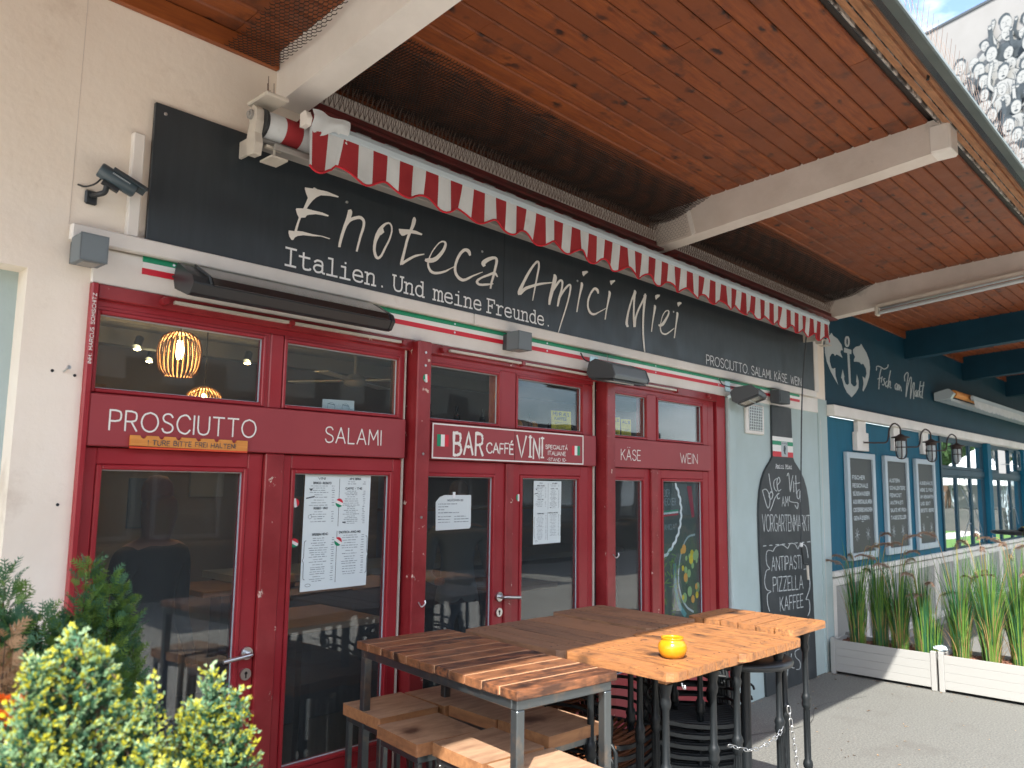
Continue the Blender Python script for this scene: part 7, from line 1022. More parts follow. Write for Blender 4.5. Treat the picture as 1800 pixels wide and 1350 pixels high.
# stacked metal chairs
def chair(slat, seat_m):
    t = thing('stacking_chair', '', 'chair'); r = .0105
    for s_ in (-1, 1):
        x = s_ * .20
        MB().tube([(x, -.19, 0), (x, -.185, .42), (x * .99, -.17, .445), (x * .98, .15, .43)], r, 8).build('leg', 'chair_black', t)
        MB().tube(catmull([(x, .22, 0), (x, .17, .30), (x * .98, .16, .45), (x * .97, .20, .62), (x * .9, .235, .74)], 4), r, 8).build('leg', 'chair_black', t)
        MB().tube(catmull([(x, -.16, .45), (x * 1.12, -.17, .58), (x * 1.15, -.05, .635), (x * 1.08, .10, .63), (x * .99, .185, .61)], 4), .008, 8).build('arm', 'chair_black', t)
        MB().tube([(x * 1.15 + .028 * math.cos(a) * s_, -.13, .585 + .028 * math.sin(a)) for a in [k * .6 for k in range(9)]], .006, 6).build('scroll', 'chair_black', t)
    for k in range(10):
        y = -.18 + k * .036
        MB().tube([(-.195, y, .438), (-.10, y, .424), (0, y, .419), (.10, y, .424), (.195, y, .438)], .0085, 6).build('seat_slat', slat, t)
    MB().prism([(-.205, .430), (-.10, .414), (0, .408), (.10, .414), (.205, .430), (.205, .452), (.10, .432), (0, .427), (-.10, .432), (-.205, .452)], 'y', -.205, -.192).build('front_band', seat_m, t, bevel=.003)
    for k in range(5):
        z = .52 + k * .052; yy = .172 + k * .014
        MB().tube(catmull([(-.19, yy, z), (-.10, yy + .022, z), (0, yy + .03, z), (.10, yy + .022, z), (.19, yy, z)], 3), .0085, 6).build('back_slat', slat, t)
    MB().tube(catmull([(-.18, .235, .74), (-.10, .25, .775), (0, .255, .785), (.10, .25, .775), (.18, .235, .74)], 4), .010, 8).build('top_rail', 'chair_black', t)
    return t
c1 = chair('chair_black', 'chair_seat'); c2 = chair('chair_wood', 'chair_black')
def stack(c, x, y, rz, n, g, labs, dx=0.0, dy=-.012, dz=.052):
    for k in range(n):
        loc = (x + dx * k, y + dy * k, dz * k)
        if k == 0: c.location = loc; c.rotation_euler = (0, 0, rz); c['label'] = labs[0]; c['group'] = g; first = c
        else: copy_thing(c, loc, rz, labs[min(k, len(labs) - 1)], g)
ordn = ('lowest', 'second lowest', 'middle', 'second highest', 'topmost')
stack(c1, 3.80, -1.02, -.85, 5, 'black slatted chairs stacked under the right tables', ['%s all black metal chair of the stack under the two right sunlit tables' % k for k in ordn])
stack(c2, 3.20, -.86, .1, 5, 'wood slatted chairs stacked under the left tables', ['%s brown slatted chair of the stack behind the plank table' % k for k in ordn])
# chain hanging from an iron leg
def chain(pts, lab, r=.0035, ll=.034):
    t = thing('chain', lab, 'chain', pts[0]); P = catmull(pts, 10); acc = 0; k = 0; last = P[0]
    for a, b in zip(P, P[1:]):
        acc += (b - a).length
        if acc >= ll * .72:
            d = (b - last).normalized(); u = d.orthogonal().normalized(); v = d.cross(u); u = u if k % 2 else v; c = (last + b) / 2
            ring_ = [c + d * (ll / 2 - .007) * (1 if math.cos(q) > 0 else -1) * 1 + d * .008 * math.cos(q) + u * .008 * math.sin(q) for q in [i * math.pi / 6 for i in range(13)]]
            MB().tube(ring_, .0022, 4, cap=False).build('link', 'silver', t); acc = 0; last = b; k += 1
chain([(3.74, -1.585, .78), (3.765, -1.61, .5), (3.75, -1.62, .25), (3.72, -1.60, .02)], 'steel chain hanging down an iron leg at the right')
chain([(3.20, -1.56, .72), (3.40, -1.575, .66), (3.62, -1.58, .67), (3.71, -1.57, .70)], 'slack steel chain strung between two iron table legs')

# ================================================================== planting on the left
t = thing('planter_box', 'tall brown wooden planter box at the lower left corner', 'planter', (.62, -1.2, 0))
for k in range(6):
    z0 = .02 + k * .155; bx('plank', 'planter_wood', .22, .98, -1.90, -1.878, z0, z0 + .150, t, bevel=.003); bx('plank', 'planter_wood', .958, .98, -1.877, -.36, z0, z0 + .150, t, bevel=.003)
    bx('plank', 'planter_wood', .22, .242, -1.877, -.36, z0, z0 + .150, t, bevel=.003); bx('plank', 'planter_wood', .22, .98, -.359, -.337, z0, z0 + .150, t, bevel=.003)
bx('rim', 'fascia_wood', .965, .995, -1.91, -.33, .95, .965, t); bx('rim', 'fascia_wood', .205, .235, -1.91, -.33, .95, .965, t); bx('rim', 'fascia_wood', .236, .964, -.36, -.33, .95, .965, t); bx('soil', 'mulch', .243, .957, -1.876, -.361, .80, .90, t)

def leaf_quad(mb, p, d, n_, l, w_, mi):
    d = d.normalized(); s_ = d.cross(n_).normalized() * w_ / 2
    q = [p - s_ * .35, p + d * l * .45 - s_, p + d * l, p + d * l * .45 + s_, p + s_ * .35]
    mb.add([tuple(v) for v in q], [(0, 1, 2, 3, 4)], mi)
def conifer(name, lab, cat, base, h, rad_, n, mats, kind='fan', seed=1, lean=(0, 0), group=None, gold=.5):
    RR = random.Random(seed); t = thing(name, lab, cat, base, group=group); bx_, by, bz = base
    cols = [(RR.uniform(0, 6.28), RR.uniform(.25, .7) * rad_, RR.uniform(.55, .93)) for _ in range(7)] + [(0, 0, 1.0)]
    mb = MB()
    for i in range(n):
        ca, cd_, ch = cols[i % 8]; hh = h * ch; v = RR.random() ** .8
        rr = (rad_ * (.62 if i % 8 != 7 else .8)) * (1 - v) ** .75 * (.45 + .55 * RR.random() ** .5) + .006
        a = RR.uniform(0, 6.283); c0 = Vector((bx_ + cd_ * math.cos(ca) * (1 - .35 * v) + lean[0] * v, by + cd_ * math.sin(ca) * (1 - .35 * v) + lean[1] * v, bz + v * hh))
        p = c0 + Vector((math.cos(a) * rr, math.sin(a) * rr, 0)); od = Vector((math.cos(a), math.sin(a), RR.uniform(.5, 1.5))).normalized()
        nn = od.cross(Vector((RR.uniform(-1, 1), RR.uniform(-1, 1), RR.uniform(-.3, .3)))).normalized(); side = od.cross(nn)
        if kind == 'fan':
            L2 = RR.uniform(.028, .060); mi = 0 if RR.random() < .62 else 1
            leaf_quad(mb, p, od, nn, L2 * 1.2, .0042, mi)
            for k in range(4):
                q = p + od * L2 * (.1 + .24 * k)
                for s_ in (-1, 1): leaf_quad(mb, q, od * .75 + side * s_ * .75, nn, L2 * (.55 - .09 * k), .0048, mi)
        elif kind == 'tuft':
            # a twig: tufts strung along an outward and upward shoot, golden only at its end
            nt_ = RR.randint(5, 9); L2 = RR.uniform(.025, .075); szz = RR.uniform(.65, 1.15); inn = RR.random() < .3; gd = gold * RR.choice((.3, 1, 1.6))
            sw = side * .0011; mb.add([p - od * L2 - sw, p - od * L2 + sw, p + od * L2 * .2], [(0, 1, 2)], 3)
            for q_ in range(nt_):
                f_ = q_ / (nt_ - 1); c = p + od * L2 * (f_ - .75) + Vector((RR.uniform(-1, 1), RR.uniform(-1, 1), RR.uniform(-1, 1))) * .0035
                for k in range(4):
                    d2 = (od * 1.3 + side * RR.uniform(-1, 1) + nn * RR.uniform(-1, 1)).normalized(); l = RR.uniform(.007, .015) * szz; nm = d2.orthogonal()
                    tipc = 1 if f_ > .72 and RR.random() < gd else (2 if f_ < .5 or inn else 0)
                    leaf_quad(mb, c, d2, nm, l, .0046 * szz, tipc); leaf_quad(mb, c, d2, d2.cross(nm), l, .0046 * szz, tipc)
    mb.build('foliage', mats, t)
    mb = MB()
    for ca, cd_, ch in cols: mb.tube([(bx_ + cd_ * math.cos(ca) * .3, by + cd_ * math.sin(ca) * .3, bz - .04), (bx_ + cd_ * math.cos(ca) * .8, by + cd_ * math.sin(ca) * .8, bz + h * ch * .5), (bx_ + cd_ * math.cos(ca) * .65 + lean[0], by + cd_ * math.sin(ca) * .65 + lean[1], bz + h * ch * .94)], [.007, .004, .0012], 5)
    mb.build('stem', 'stem_brown', t); return t
CG = 'green conifers in the tall planter'
conifer('conifer', 'dark green conifer at the left picture edge in front of the white pillar', 'conifer', (.705, -.66, .90), .64, .14, 1500, ['thuja_blue', 'thuja_dark'], seed=3, group=CG)
conifer('conifer', 'green conifer between the white pillar and the red frame, with bluish inner sprays', 'conifer', (.80, -.70, .90), .52, .14, 1500, ['thuja_blue', 'thuja_dark'], seed=5, group=CG)
conifer('conifer', 'tall slim conifer standing before the red jamb', 'conifer', (.905, -.68, .90), .645, .095, 1300, ['thuja_dark', 'thuja_blue'], seed=8, lean=(.01, 0), group=CG)
conifer('conifer', 'bushy conifer covering the lower left of the glass door', 'conifer', (.985, -.68, .90), .61, .12, 1800, ['thuja_dark', 'thuja_blue'], seed=11, group=CG)
conifer('dried_conifer', 'dried brown conifer among the green ones at the left edge', 'conifer', (.645, -.93, .90), .52, .10, 520, ['dry_brown', 'dry_brown'], seed=13)
conifer('conifer', 'low bluish conifer filling the gap behind the dried brown one', 'conifer', (.60, -.60, .90), .46, .15, 1500, ['thuja_blue', 'thuja_dark'], seed=33, group=CG)
CY = 'golden tipped conifers in the sun'
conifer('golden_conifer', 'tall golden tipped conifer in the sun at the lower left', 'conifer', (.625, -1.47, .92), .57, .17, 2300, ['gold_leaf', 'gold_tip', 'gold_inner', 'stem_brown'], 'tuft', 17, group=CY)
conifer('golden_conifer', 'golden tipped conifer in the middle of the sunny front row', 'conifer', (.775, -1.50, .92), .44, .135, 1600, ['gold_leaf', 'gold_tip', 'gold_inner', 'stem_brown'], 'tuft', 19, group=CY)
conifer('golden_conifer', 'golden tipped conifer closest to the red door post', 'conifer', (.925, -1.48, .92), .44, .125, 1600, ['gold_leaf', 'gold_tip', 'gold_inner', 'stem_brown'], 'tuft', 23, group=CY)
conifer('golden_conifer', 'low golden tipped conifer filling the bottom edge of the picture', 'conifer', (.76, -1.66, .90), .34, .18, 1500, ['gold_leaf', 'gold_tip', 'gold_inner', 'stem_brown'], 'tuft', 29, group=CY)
t = thing('marigold_plant', 'orange marigolds with dark leaves behind the golden conifer', 'flowers', (.60, -1.02, .90))
for k in range(12):
    x, y, z = .665 + R.uniform(-.05, .035), -1.06 + R.uniform(-.05, .05), 1.235 + R.uniform(-.06, .03)
    mb = MB()
    for j in range(60):
        a, b = R.uniform(0, 6.28), R.uniform(.1, 1.5); d = Vector((math.cos(a) * math.cos(b), math.sin(a) * math.cos(b), math.sin(b))); leaf_quad(mb, Vector((x, y, z)) + d * .008, d, d.orthogonal(), .015, .010, 0)
    mb.build('flower', 'marigold', t)
    MB().tube([(x, y, z), (x + R.uniform(-.02, .02), y, .9)], .002, 5).build('stem', 'leaf_plain', t)
mb = MB()
for j in range(500):
    p = Vector((.64 + R.uniform(-.12, .10), -1.02 + R.uniform(-.09, .09), R.uniform(.92, 1.14))); d = Vector((R.uniform(-1, 1), R.uniform(-1, 1), R.uniform(0, 1))); leaf_quad(mb, p, d, d.orthogonal(), .03, .014, 0)
mb.build('leaves', 'leaf_plain', t)

# ================================================================== white planters with reeds on the right
def planter(y0, y1, lab):
    t = thing('white_planter', lab, 'planter', (8.27, (y0 + y1) / 2, 0), group='white planter boxes in front of the blue bar')
    for k in range(4):
        z0 = .028 + k * .074; bx('plank', 'planter_white', 8.062, 8.08, y0 + .046, y1 - .046, z0, z0 + .0730, t, bevel=.0018)
        bx('plank', 'planter_white', 8.46, 8.478, y0 + .046, y1 - .046, z0, z0 + .0730, t, bevel=.0018)
        bx('plank', 'planter_white', 8.10, 8.44, y0 + .012, y0 + .03, z0, z0 + .0730, t, bevel=.0018); bx('plank', 'planter_white', 8.10, 8.44, y1 - .03, y1 - .012, z0, z0 + .0730, t, bevel=.0018)
    for x in (8.055, 8.44):
        for y in (y0, y1 - .045): bx('corner_post', 'planter_white', x, x + .045, y, y + .045, 0, .345, t, bevel=.004)
    mb = MB(); nx, ny = 24, int((y1 - y0) * 60); g = []
    for i in range(nx + 1):
        for j in range(ny + 1): g.append((8.082 + .376 * i / nx, y0 + .03 + (y1 - y0 - .06) * j / ny, .278 + .014 * R.random() + .01 * math.sin(i + j * .3)))
    mb.add(g, [(i * (ny + 1) + j, (i + 1) * (ny + 1) + j, (i + 1) * (ny + 1) + j + 1, i * (ny + 1) + j + 1) for i in range(nx) for j in range(ny)], 0); mb.build('mulch', 'mulch', t)
    mb = MB()
    for k in range(int(520 * (y1 - y0))):
        p = Vector((R.uniform(8.09, 8.45), R.uniform(y0 + .04, y1 - .04), R.uniform(.287, .302))); d = Vector((R.uniform(-1, 1), R.uniform(-1, 1), R.uniform(-.3, .5))).normalized() * R.uniform(.012, .03); s_ = d.orthogonal().normalized() * .006
        mb.add([p, p + s_, p + s_ + d, p + d], [(0, 1, 2, 3)], R.randint(0, 4) == 0)
    mb.build('bark_chips', ['mulch', 'stem_brown'], t, kind='stuff')
planter(-1.002, -.052, 'white slatted planter touching the wall, its near half in shade')
planter(-2.30, -1.022, 'white slatted planter fully in the sun at the right edge')
def reeds(x, y, z0, h, spread, n, lab, seed, nplume=2, lean=(0, 0)):
    RR = random.Random(seed); t = thing('reed_grass', lab, 'ornamental grass', (x, y, z0), group='ornamental grass clumps in the white planters')
    mb = MB()
    for i in range(int(n * .8)):
        a = RR.uniform(0, 6.283); rr = RR.uniform(0, .052); hh = h * RR.uniform(.30, 1.05); out_ = spread * RR.uniform(.1, 1.5) * (hh / h); dr = RR.random() < .22
        mi = 2 if dr else (0 if RR.random() < .55 else 1); w_ = RR.uniform(.006, .012) * (.7 if dr else 1)
        p0 = Vector((x + rr * math.cos(a), y + rr * math.sin(a) * 1.5, z0)); od = Vector((math.cos(a) + lean[0], math.sin(a) + lean[1], 0)); sd = Vector((-math.sin(a + RR.uniform(-1, 1)), math.cos(a), 0)).normalized()
        bend = RR.uniform(.0, .48 if RR.random() < .35 else .12); vs = []
        if dr: hh *= RR.uniform(.3, .9); bend += .1
        for k in range(7):
            v = k / 6; c = p0 + od * out_ * (v ** 1.6 + bend * v ** 4) + Vector((0, 0, hh * (v - bend * v ** 3))); ww = w_ * (1 - v ** 2.2) * (.5 + .5 * min(1, v * 5)) + .0004
            vs += [c - sd * ww / 2, c + sd * ww / 2]
        mb.add(vs, [(2 * k, 2 * k + 1, 2 * k + 3, 2 * k + 2) for k in range(6)], mi, True)
    mb.build('blades', ['grass_green', 'grass_dark', 'grass_dry'], t)
    for q in range(nplume):
        a = RR.uniform(0, 6.283); hh = h * RR.uniform(.62, 1.06); out_ = spread * RR.uniform(.5, 1.3)
        tip = Vector((x + out_ * math.cos(a), y + out_ * math.sin(a), z0 + hh)); b_ = Vector((x, y, z0)); mid = b_.lerp(tip, .5) + Vector((-.02 * math.cos(a), -.02 * math.sin(a), h * .08))
        dr = Vector((math.cos(a) * .8, math.sin(a) * .8, .35)).normalized(); P = [b_, mid, tip, tip + dr * .08, tip + dr * .15 + Vector((0, 0, -.02)), tip + dr * .20 + Vector((0, 0, -.06))]
        MB().tube(catmull(P, 5), [.0030] * 11 + [.0022] * 15, 4).build('stalk', 'grass_dry', t); mb = MB(); sp_ = catmull(P[2:], 6)
        for k in range(420):
            u = RR.random(); f_ = u * (len(sp_) - 1.001); c = sp_[int(f_)].lerp(sp_[int(f_) + 1], f_ % 1); d0_ = (sp_[int(f_) + 1] - sp_[int(f_)]).normalized()
            d = (d0_ + Vector((RR.uniform(-1, 1), RR.uniform(-1, 1), RR.uniform(-1.2, .4))) * .75).normalized(); leaf_quad(mb, c, d, d.orthogonal(), RR.uniform(.018, .050) * (1.15 - u * .6), .0028, 0)
        mb.build('plume', 'plume', t)
reeds(8.20, -.27, .285, 0.99, 0.13, 403, 'grass clump beside the wall in the shaded planter end', 41, 5)
reeds(8.24, -.47, .285, 1.02, 0.10, 386, 'second grass clump from the wall, in shade', 42, 3)
reeds(8.20, -.66, .285, 1.02, 0.14, 438, 'third grass clump from the wall, dark with brown plumes', 43, 5)
reeds(8.16, -.88, .285, 0.99, 0.11, 351, 'grass clump at the end of the first planter, half in the sun', 44, 2, (0, .3))
reeds(8.30, -.93, .285, 0.53, 0.09, 157, 'short dry grass clump at the back corner of the first planter', 45, 3)
reeds(8.22, -1.18, .285, 1.04, 0.17, 491, 'sunlit grass clump at the wall end of the second planter', 46, 4)
reeds(8.20, -1.42, .285, 1.08, 0.20, 526, 'sunlit grass clump in the middle of the second planter', 47, 5)
reeds(8.30, -1.62, .285, 1.12, 0.18, 456, 'sunlit grass clump with plumes before the black round table', 48, 5)
reeds(8.22, -1.88, .285, 1.07, 0.18, 456, 'sunlit grass clump cut by the right picture edge', 49, 4)
t = thing('plastic_bag', 'crumpled grey plastic bag on the planter corner', 'bag', (8.12, -1.01, .345)); mb = MB(); P = []
for i in range(8):
    for j in range(12):
        a, b = j / 12 * 6.283, i / 7 * 3.14; r_ = .035 * (1 + R.uniform(-.35, .35)); P.append((8.14 + r_ * math.sin(b) * math.cos(a), -1.03 + 1.5 * r_ * math.sin(b) * math.sin(a), .368 + .7 * r_ * math.cos(b)))
mb.add(P, [(i * 12 + j, i * 12 + (j + 1) % 12, (i + 1) * 12 + (j + 1) % 12, (i + 1) * 12 + j) for i in range(7) for j in range(12)], 0, False); mb.build('crumpled_film', 'alu_white', t)

# ================================================================== blue fish bar next door
F = thing('fish_bar_building', 'dark blue fish bar with white trim next to the wine bar', 'building', (8.27, 0, 0))
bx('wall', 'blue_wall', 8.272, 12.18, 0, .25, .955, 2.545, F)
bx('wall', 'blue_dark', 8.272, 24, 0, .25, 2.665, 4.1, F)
bx('wall', 'planter_white', 8.272, 24, .02, .25, 0, .93, F)
bx('sill_rail', 'white_paint', 8.275, 24, -.035, .05, .90, .955, F, bevel=.004)
x = 8.32
while x < 20:
    mb = MB(); ring(mb, x, x + .86, .10, .88, x + .08, x + .78, .18, .80, .002, .019); mb.build('wainscot_panel', 'white_paint', F, bevel=.003); x += .885
bx('moulding', 'white_paint', 8.275, 24, -.09, -.001, 2.548, 2.662, F, bevel=.006)
for x in (9.03, 10.2, 11.32): bx('cable_cover', 'white_paint', x, x + .24, -.05, -.001, 2.26, 2.547, F, bevel=.004)
bx('plinth_box', 'white_paint', 8.98, 9.33, -.055, -.001, 2.215, 2.42, F, bevel=.004)
bx('dark_room', 'interior_dark', 12.2, 24, 2.2, 2.3, 0, 2.6, F)
mb = MB()
for k, P in enumerate(FISH_POLYS): flat_poly(mb, P, -.0015 - k * .0003)
strips(mb, FISH_STRIPS, -.0035); mb.build('painted_logo', 'letter_grey', F, kind='stuff')
# glazed front of the fish bar
X = 12.20; k = 0
bx('post', 'blue_frame', 12.18, 12.24, -.02, .12, .956, 2.547, F)
while X < 22:
    a, b = X + .05, X + .74; post = k % 3 == 2
    for z0, z1 in ((.985, 1.965), (2.14, 2.47)):
        if (k == 4 and z0 > 2):
            mb = MB(); ring(mb, a + .1, b - .3, z0, z1, a + .15, b - .35, z0 + .05, z1 - .05, -.24, -.2); o = mb.build('open_vent_window', 'blue_frame', F, bevel=.003); bx('pane', 'glass_mirror', a + .151, b - .351, -.224, -.218, z0 + .051, z1 - .051, o); bx('stay', 'silver', a + .2, a + .21, -.2, .02, z0 + .1, z0 + .11, o); continue
        mb = MB(); ring(mb, X, X + .79, z0 - .05, z1 + .03, a, b, z0, z1, .001, .06); o = mb.build('window', 'blue_frame', F, bevel=.003)
        bx('pane', 'glass_mirror', a + .001, b - .001, .02, .026, z0 + .001, z1 - .001, o)
    bx('transom', 'blue_frame', X, X + .79, -.012, .10, 1.997, 2.087, F, bevel=.003)
    X += .79; k += 1
    if post: bx('post', 'blue_wall', X, X + .22, -.07, .12, .956, 2.547, F, bevel=.004); X += .22
bx('head_rail', 'blue_frame', 12.24, 22, -.001, .1, 2.502, 2.547, F)
# fork-like line drawing on the panes
mb = MB()
for P in ([(13.1, 1.0), (13.7, 1.45), (13.2, 1.9), (13.5, 1.95), (14.2, 1.3), (14.4, 1.0)], [(13.3, 1.0), (13.6, 1.3), (14.3, 1.1)], [(15.8, 1.9), (15.6, 1.5), (16.0, 1.2), (16.3, 1.6), (16.0, 1.95)], [(15.9, 1.3), (16.6, 1.5), (16.9, 1.2)]):
    strip_mesh(mb, [(q.x, q.y) for q in catmull([(a, b, 0) for a, b in P], 6)], .018, .018)
mb.build('window_drawing', 'ink_light', F, kind='stuff')
# framed menus
MT = [['FISCHER', 'REGIONALE', 'SÜSSWASSER', 'AUS KRISTALLKLAREN', 'ÖSTERREICHISCHEN', 'GEWÄSSERN'], ['AUSTERN', 'SCHALENTIERE', 'FEINKOST', 'ANTIPASTI', 'SALATE MIT FISCH', 'TAGESTELLER'], ['AUSGEWÄHLTE', 'WEINE ZU FISCH', 'AM WEINGARTEN', 'UND SEKT', 'BESTE BIERE']]
for k, (x0, x1, lab) in enumerate(((8.70, 9.54, 'framed grey menu board nearest the white corner strip'), (9.87, 10.72, 'middle framed grey menu board under the second lantern'), (11.01, 11.82, 'framed grey menu board nearest the fish bar windows'))):
    t = thing('menu_board', lab, 'menu board', (x0, 0, 1.04), group='framed menu boards on the blue wall')
    mb = MB(); ring(mb, x0, x1, 1.035, 2.19, x0 + .075, x1 - .075, 1.11, 2.125, -.045, -.002); mb.build('frame', 'alu_white', t, bevel=.004)
    bx('board', 'menu_grey', x0 + .076, x1 - .076, -.025, -.003, 1.111, 2.124, t)
    mb = MB(); z = 1.90 - .02 * k
    for row_ in MT[k]:
        wd = min(.56, .045 * len(row_) + .05); caps(mb, row_.replace('Ö', 'O'), x0 + .17, x0 + .17 + wd, z, z + .038, .011, -.0262, gap=2.0); z -= .088
    for c_ in (x0 + .25, x0 + .58):
        for q in range(9): a = q * .7; strip_mesh(mb, [(c_, 1.30), (c_ + .08 * math.cos(a) * R.uniform(.5, 1), 1.30 + .07 * math.sin(a))], .006, -.0262 - q * .0001)
    strip_mesh(mb, [(x0 + .40, 1.44), (x0 + .46, 1.438)], .008, -.0262); mb.build('lettering', 'letter_grey', t, kind='stuff')
# lanterns on swan-neck brackets
def lantern(x, lab, first=[None]):
    if first[0] is None:
        t = thing('wall_lantern', lab, 'lantern', group='rusty ship lanterns on the blue wall')
        MB().lathe([(.052, -.012), (.042, -.03), (.018, -.055)], (0, 0, 2.31), 16, axis='y').build('wall_rose', 'rust_lamp', t)
        MB().tube(catmull([(0, -.04, 2.31), (.14, -.16, 2.31), (.26, -.22, 2.33), (.29, -.24, 2.47), (.36, -.27, 2.535), (.45, -.30, 2.50), (.47, -.30, 2.42)], 5), .009, 8).build('bracket', 'rust_lamp', t)
        MB().lathe([(.018, 2.42), (.03, 2.41), (.048, 2.40), (.098, 2.387), (.098, 2.378), (.06, 2.372), (.065, 2.35), (.065, 2.34)], (.47, -.30, 0), 20).build('cap', 'rust_lamp', t)
        MB().lathe([(.044, 2.34), (.046, 2.26), (.043, 2.20), (.030, 2.165), (.010, 2.152)], (.47, -.30, 0), 20).build('glass_jar', 'frosted', t)
        mb = MB()
        for k in range(4):
            a = k * math.pi / 2 + .4; c, s_ = math.cos(a) * .055, math.sin(a) * .055
            mb.tube(catmull([(.47 + c, -.30 + s_, 2.345), (.47 + c, -.30 + s_, 2.21), (.47 + c * .7, -.30 + s_ * .7, 2.155), (.47, -.30, 2.138)], 4), .006, 6)
        for z in (2.27,): mb.tube([(.47 + .055 * math.cos(q), -.30 + .055 * math.sin(q), z) for q in [i * .4488 for i in range(15)]], .006, 6, cap=False)
        mb.build('cage', 'rust_lamp', t); t.location = (x, 0, 0); first[0] = t; return t
    return copy_thing(first[0], (x, 0, 0), 0, lab)
lantern(9.17, 'rusty caged lantern over the first menu board beside the corner'); lantern(10.30, 'rusty caged lantern over the middle menu board'); lantern(11.43, 'rusty caged lantern hanging before the fish bar window')
# rolled awning of the fish bar
t = thing('grey_awning', 'rolled pale awning with scalloped edge on the dark blue wall', 'awning', (12.0, -.2, 3.1))
MB().tube([(12.2, -.22, 3.125), (19.5, -.22, 3.125)], .05, 14).build('cloth_roll', 'orange_board', t)
MB().prism([(-.03, 3.02), (-.2, 3.02), (-.2, 3.06), (-.03, 3.06)], 'x', 12.15, 19.6).build('torsion_bar', 'alu_white', t)
MB().prism([(-.30, 3.07), (-.33, 3.07), (-.33, 3.14), (-.30, 3.14)], 'x', 12.75, 19.6).build('front_bar', 'alu_white', t, bevel=.004)
MB().prism([(-.02, 3.02), (-.22, 3.04), (-.27, 3.11), (-.20, 3.18), (-.02, 3.13)], 'x', 12.02, 12.12).build('side_bracket', 'alu_white', t, bevel=.006)
mb = MB(); vs = []; N = 380
for i in range(N + 1):
    x = 12.76 + 6.8 * i / N; zb = 2.985 - .03 * abs(math.sin(x * 6.28 / .5)); vs += [(x, -.335, 3.075), (x, -.34 + .01 * math.sin(x * 20), zb)]
mb.add(vs, [(2 * i, 2 * i + 1, 2 * i + 3, 2 * i + 2) for i in range(N)], 0, True); mb.build('valance', 'awning_white', t)
# round table at the right edge
t = thing('high_round_table', 'black high round table with yellow and black cloth behind the reeds', 'table', (11.6, -1.15, 0))
MB().lathe([(.001, 1.265), (.40, 1.265), (.43, 1.275), (.435, 1.29), (.43, 1.30), (.001, 1.302)], (11.6, -1.15, 0), 40).build('tabletop', 'black_plastic', t)
MB().lathe([(.30, 0), (.28, .03), (.05, .05), (.045, .08), (.045, 1.264)], (11.6, -1.15, 0), 20).build('pedestal', 'cast_iron', t)
t = thing('folded_cloth', 'black and yellow folded cloth on the high round table', 'cloth', (11.5, -1.1, 1.303))
for k in range(5): MB().tube(catmull([(11.35 + .06 * k, -1.35 + .05 * k, 1.325), (11.5, -1.2 + .03 * k, 1.335 + .01 * (k % 2)), (11.75, -1.0, 1.32)], 4), .022, 7).build('fold', 'black_plastic' if k % 2 == 0 else 'yellow_paper', t)

# ================================================================== mural building beyond the roofs
MBD = thing('mural_building', 'tall pale building with a black and white crowd painted on its wall', 'building', (60, 12.54, 0))
u_ = Vector((-.64, -1.92, 0)).normalized(); n_ = Vector((-u_.y, u_.x, 0)); n_ = n_ if n_.x < 0 else -n_
KM = 2.4      # metres per unit of the drawing
FRM = Matrix(((u_.x * KM, -n_.x * KM, 0, 60.0), (u_.y * KM, -n_.y * KM, 0, 12.54), (0, 0, KM, -2.527), (0, 0, 0, 1)))      # local x along the wall, -y outward
loc_build(MB().box(-1.5, 16, 0, 6, 0, 15.46), 'wall', 'mural_wall', MBD, FRM)
loc_build(MB().box(-1.55, 16.05, -.03, .2, 15.46, 15.54), 'coping', 'dark_metal', MBD, FRM)
RM = random.Random(5); mb = MB(); yo = [-.004]
def ny(): yo[0] -= .0009; return yo[0]
def ell(cx, cz, a, b, rot=0, n=14, wob=.04):
    return [(cx + (a * math.cos(t_) * math.cos(rot) - b * math.sin(t_) * math.sin(rot)) * (1 + RM.uniform(-wob, wob)), cz + (a * math.cos(t_) * math.sin(rot) + b * math.sin(t_) * math.cos(rot)) * (1 + RM.uniform(-wob, wob))) for t_ in [i * 6.283 / n for i in range(n)]]
def P_(P, m): flat_poly(mb, P, ny(), m, FRM)
def Ln(P, w_, m=1): strip_mesh(mb, [(q.x, q.y) for q in catmull([(a, b, 0) for a, b in P], 4)], w_, ny(), m, 0, FRM, .00001)
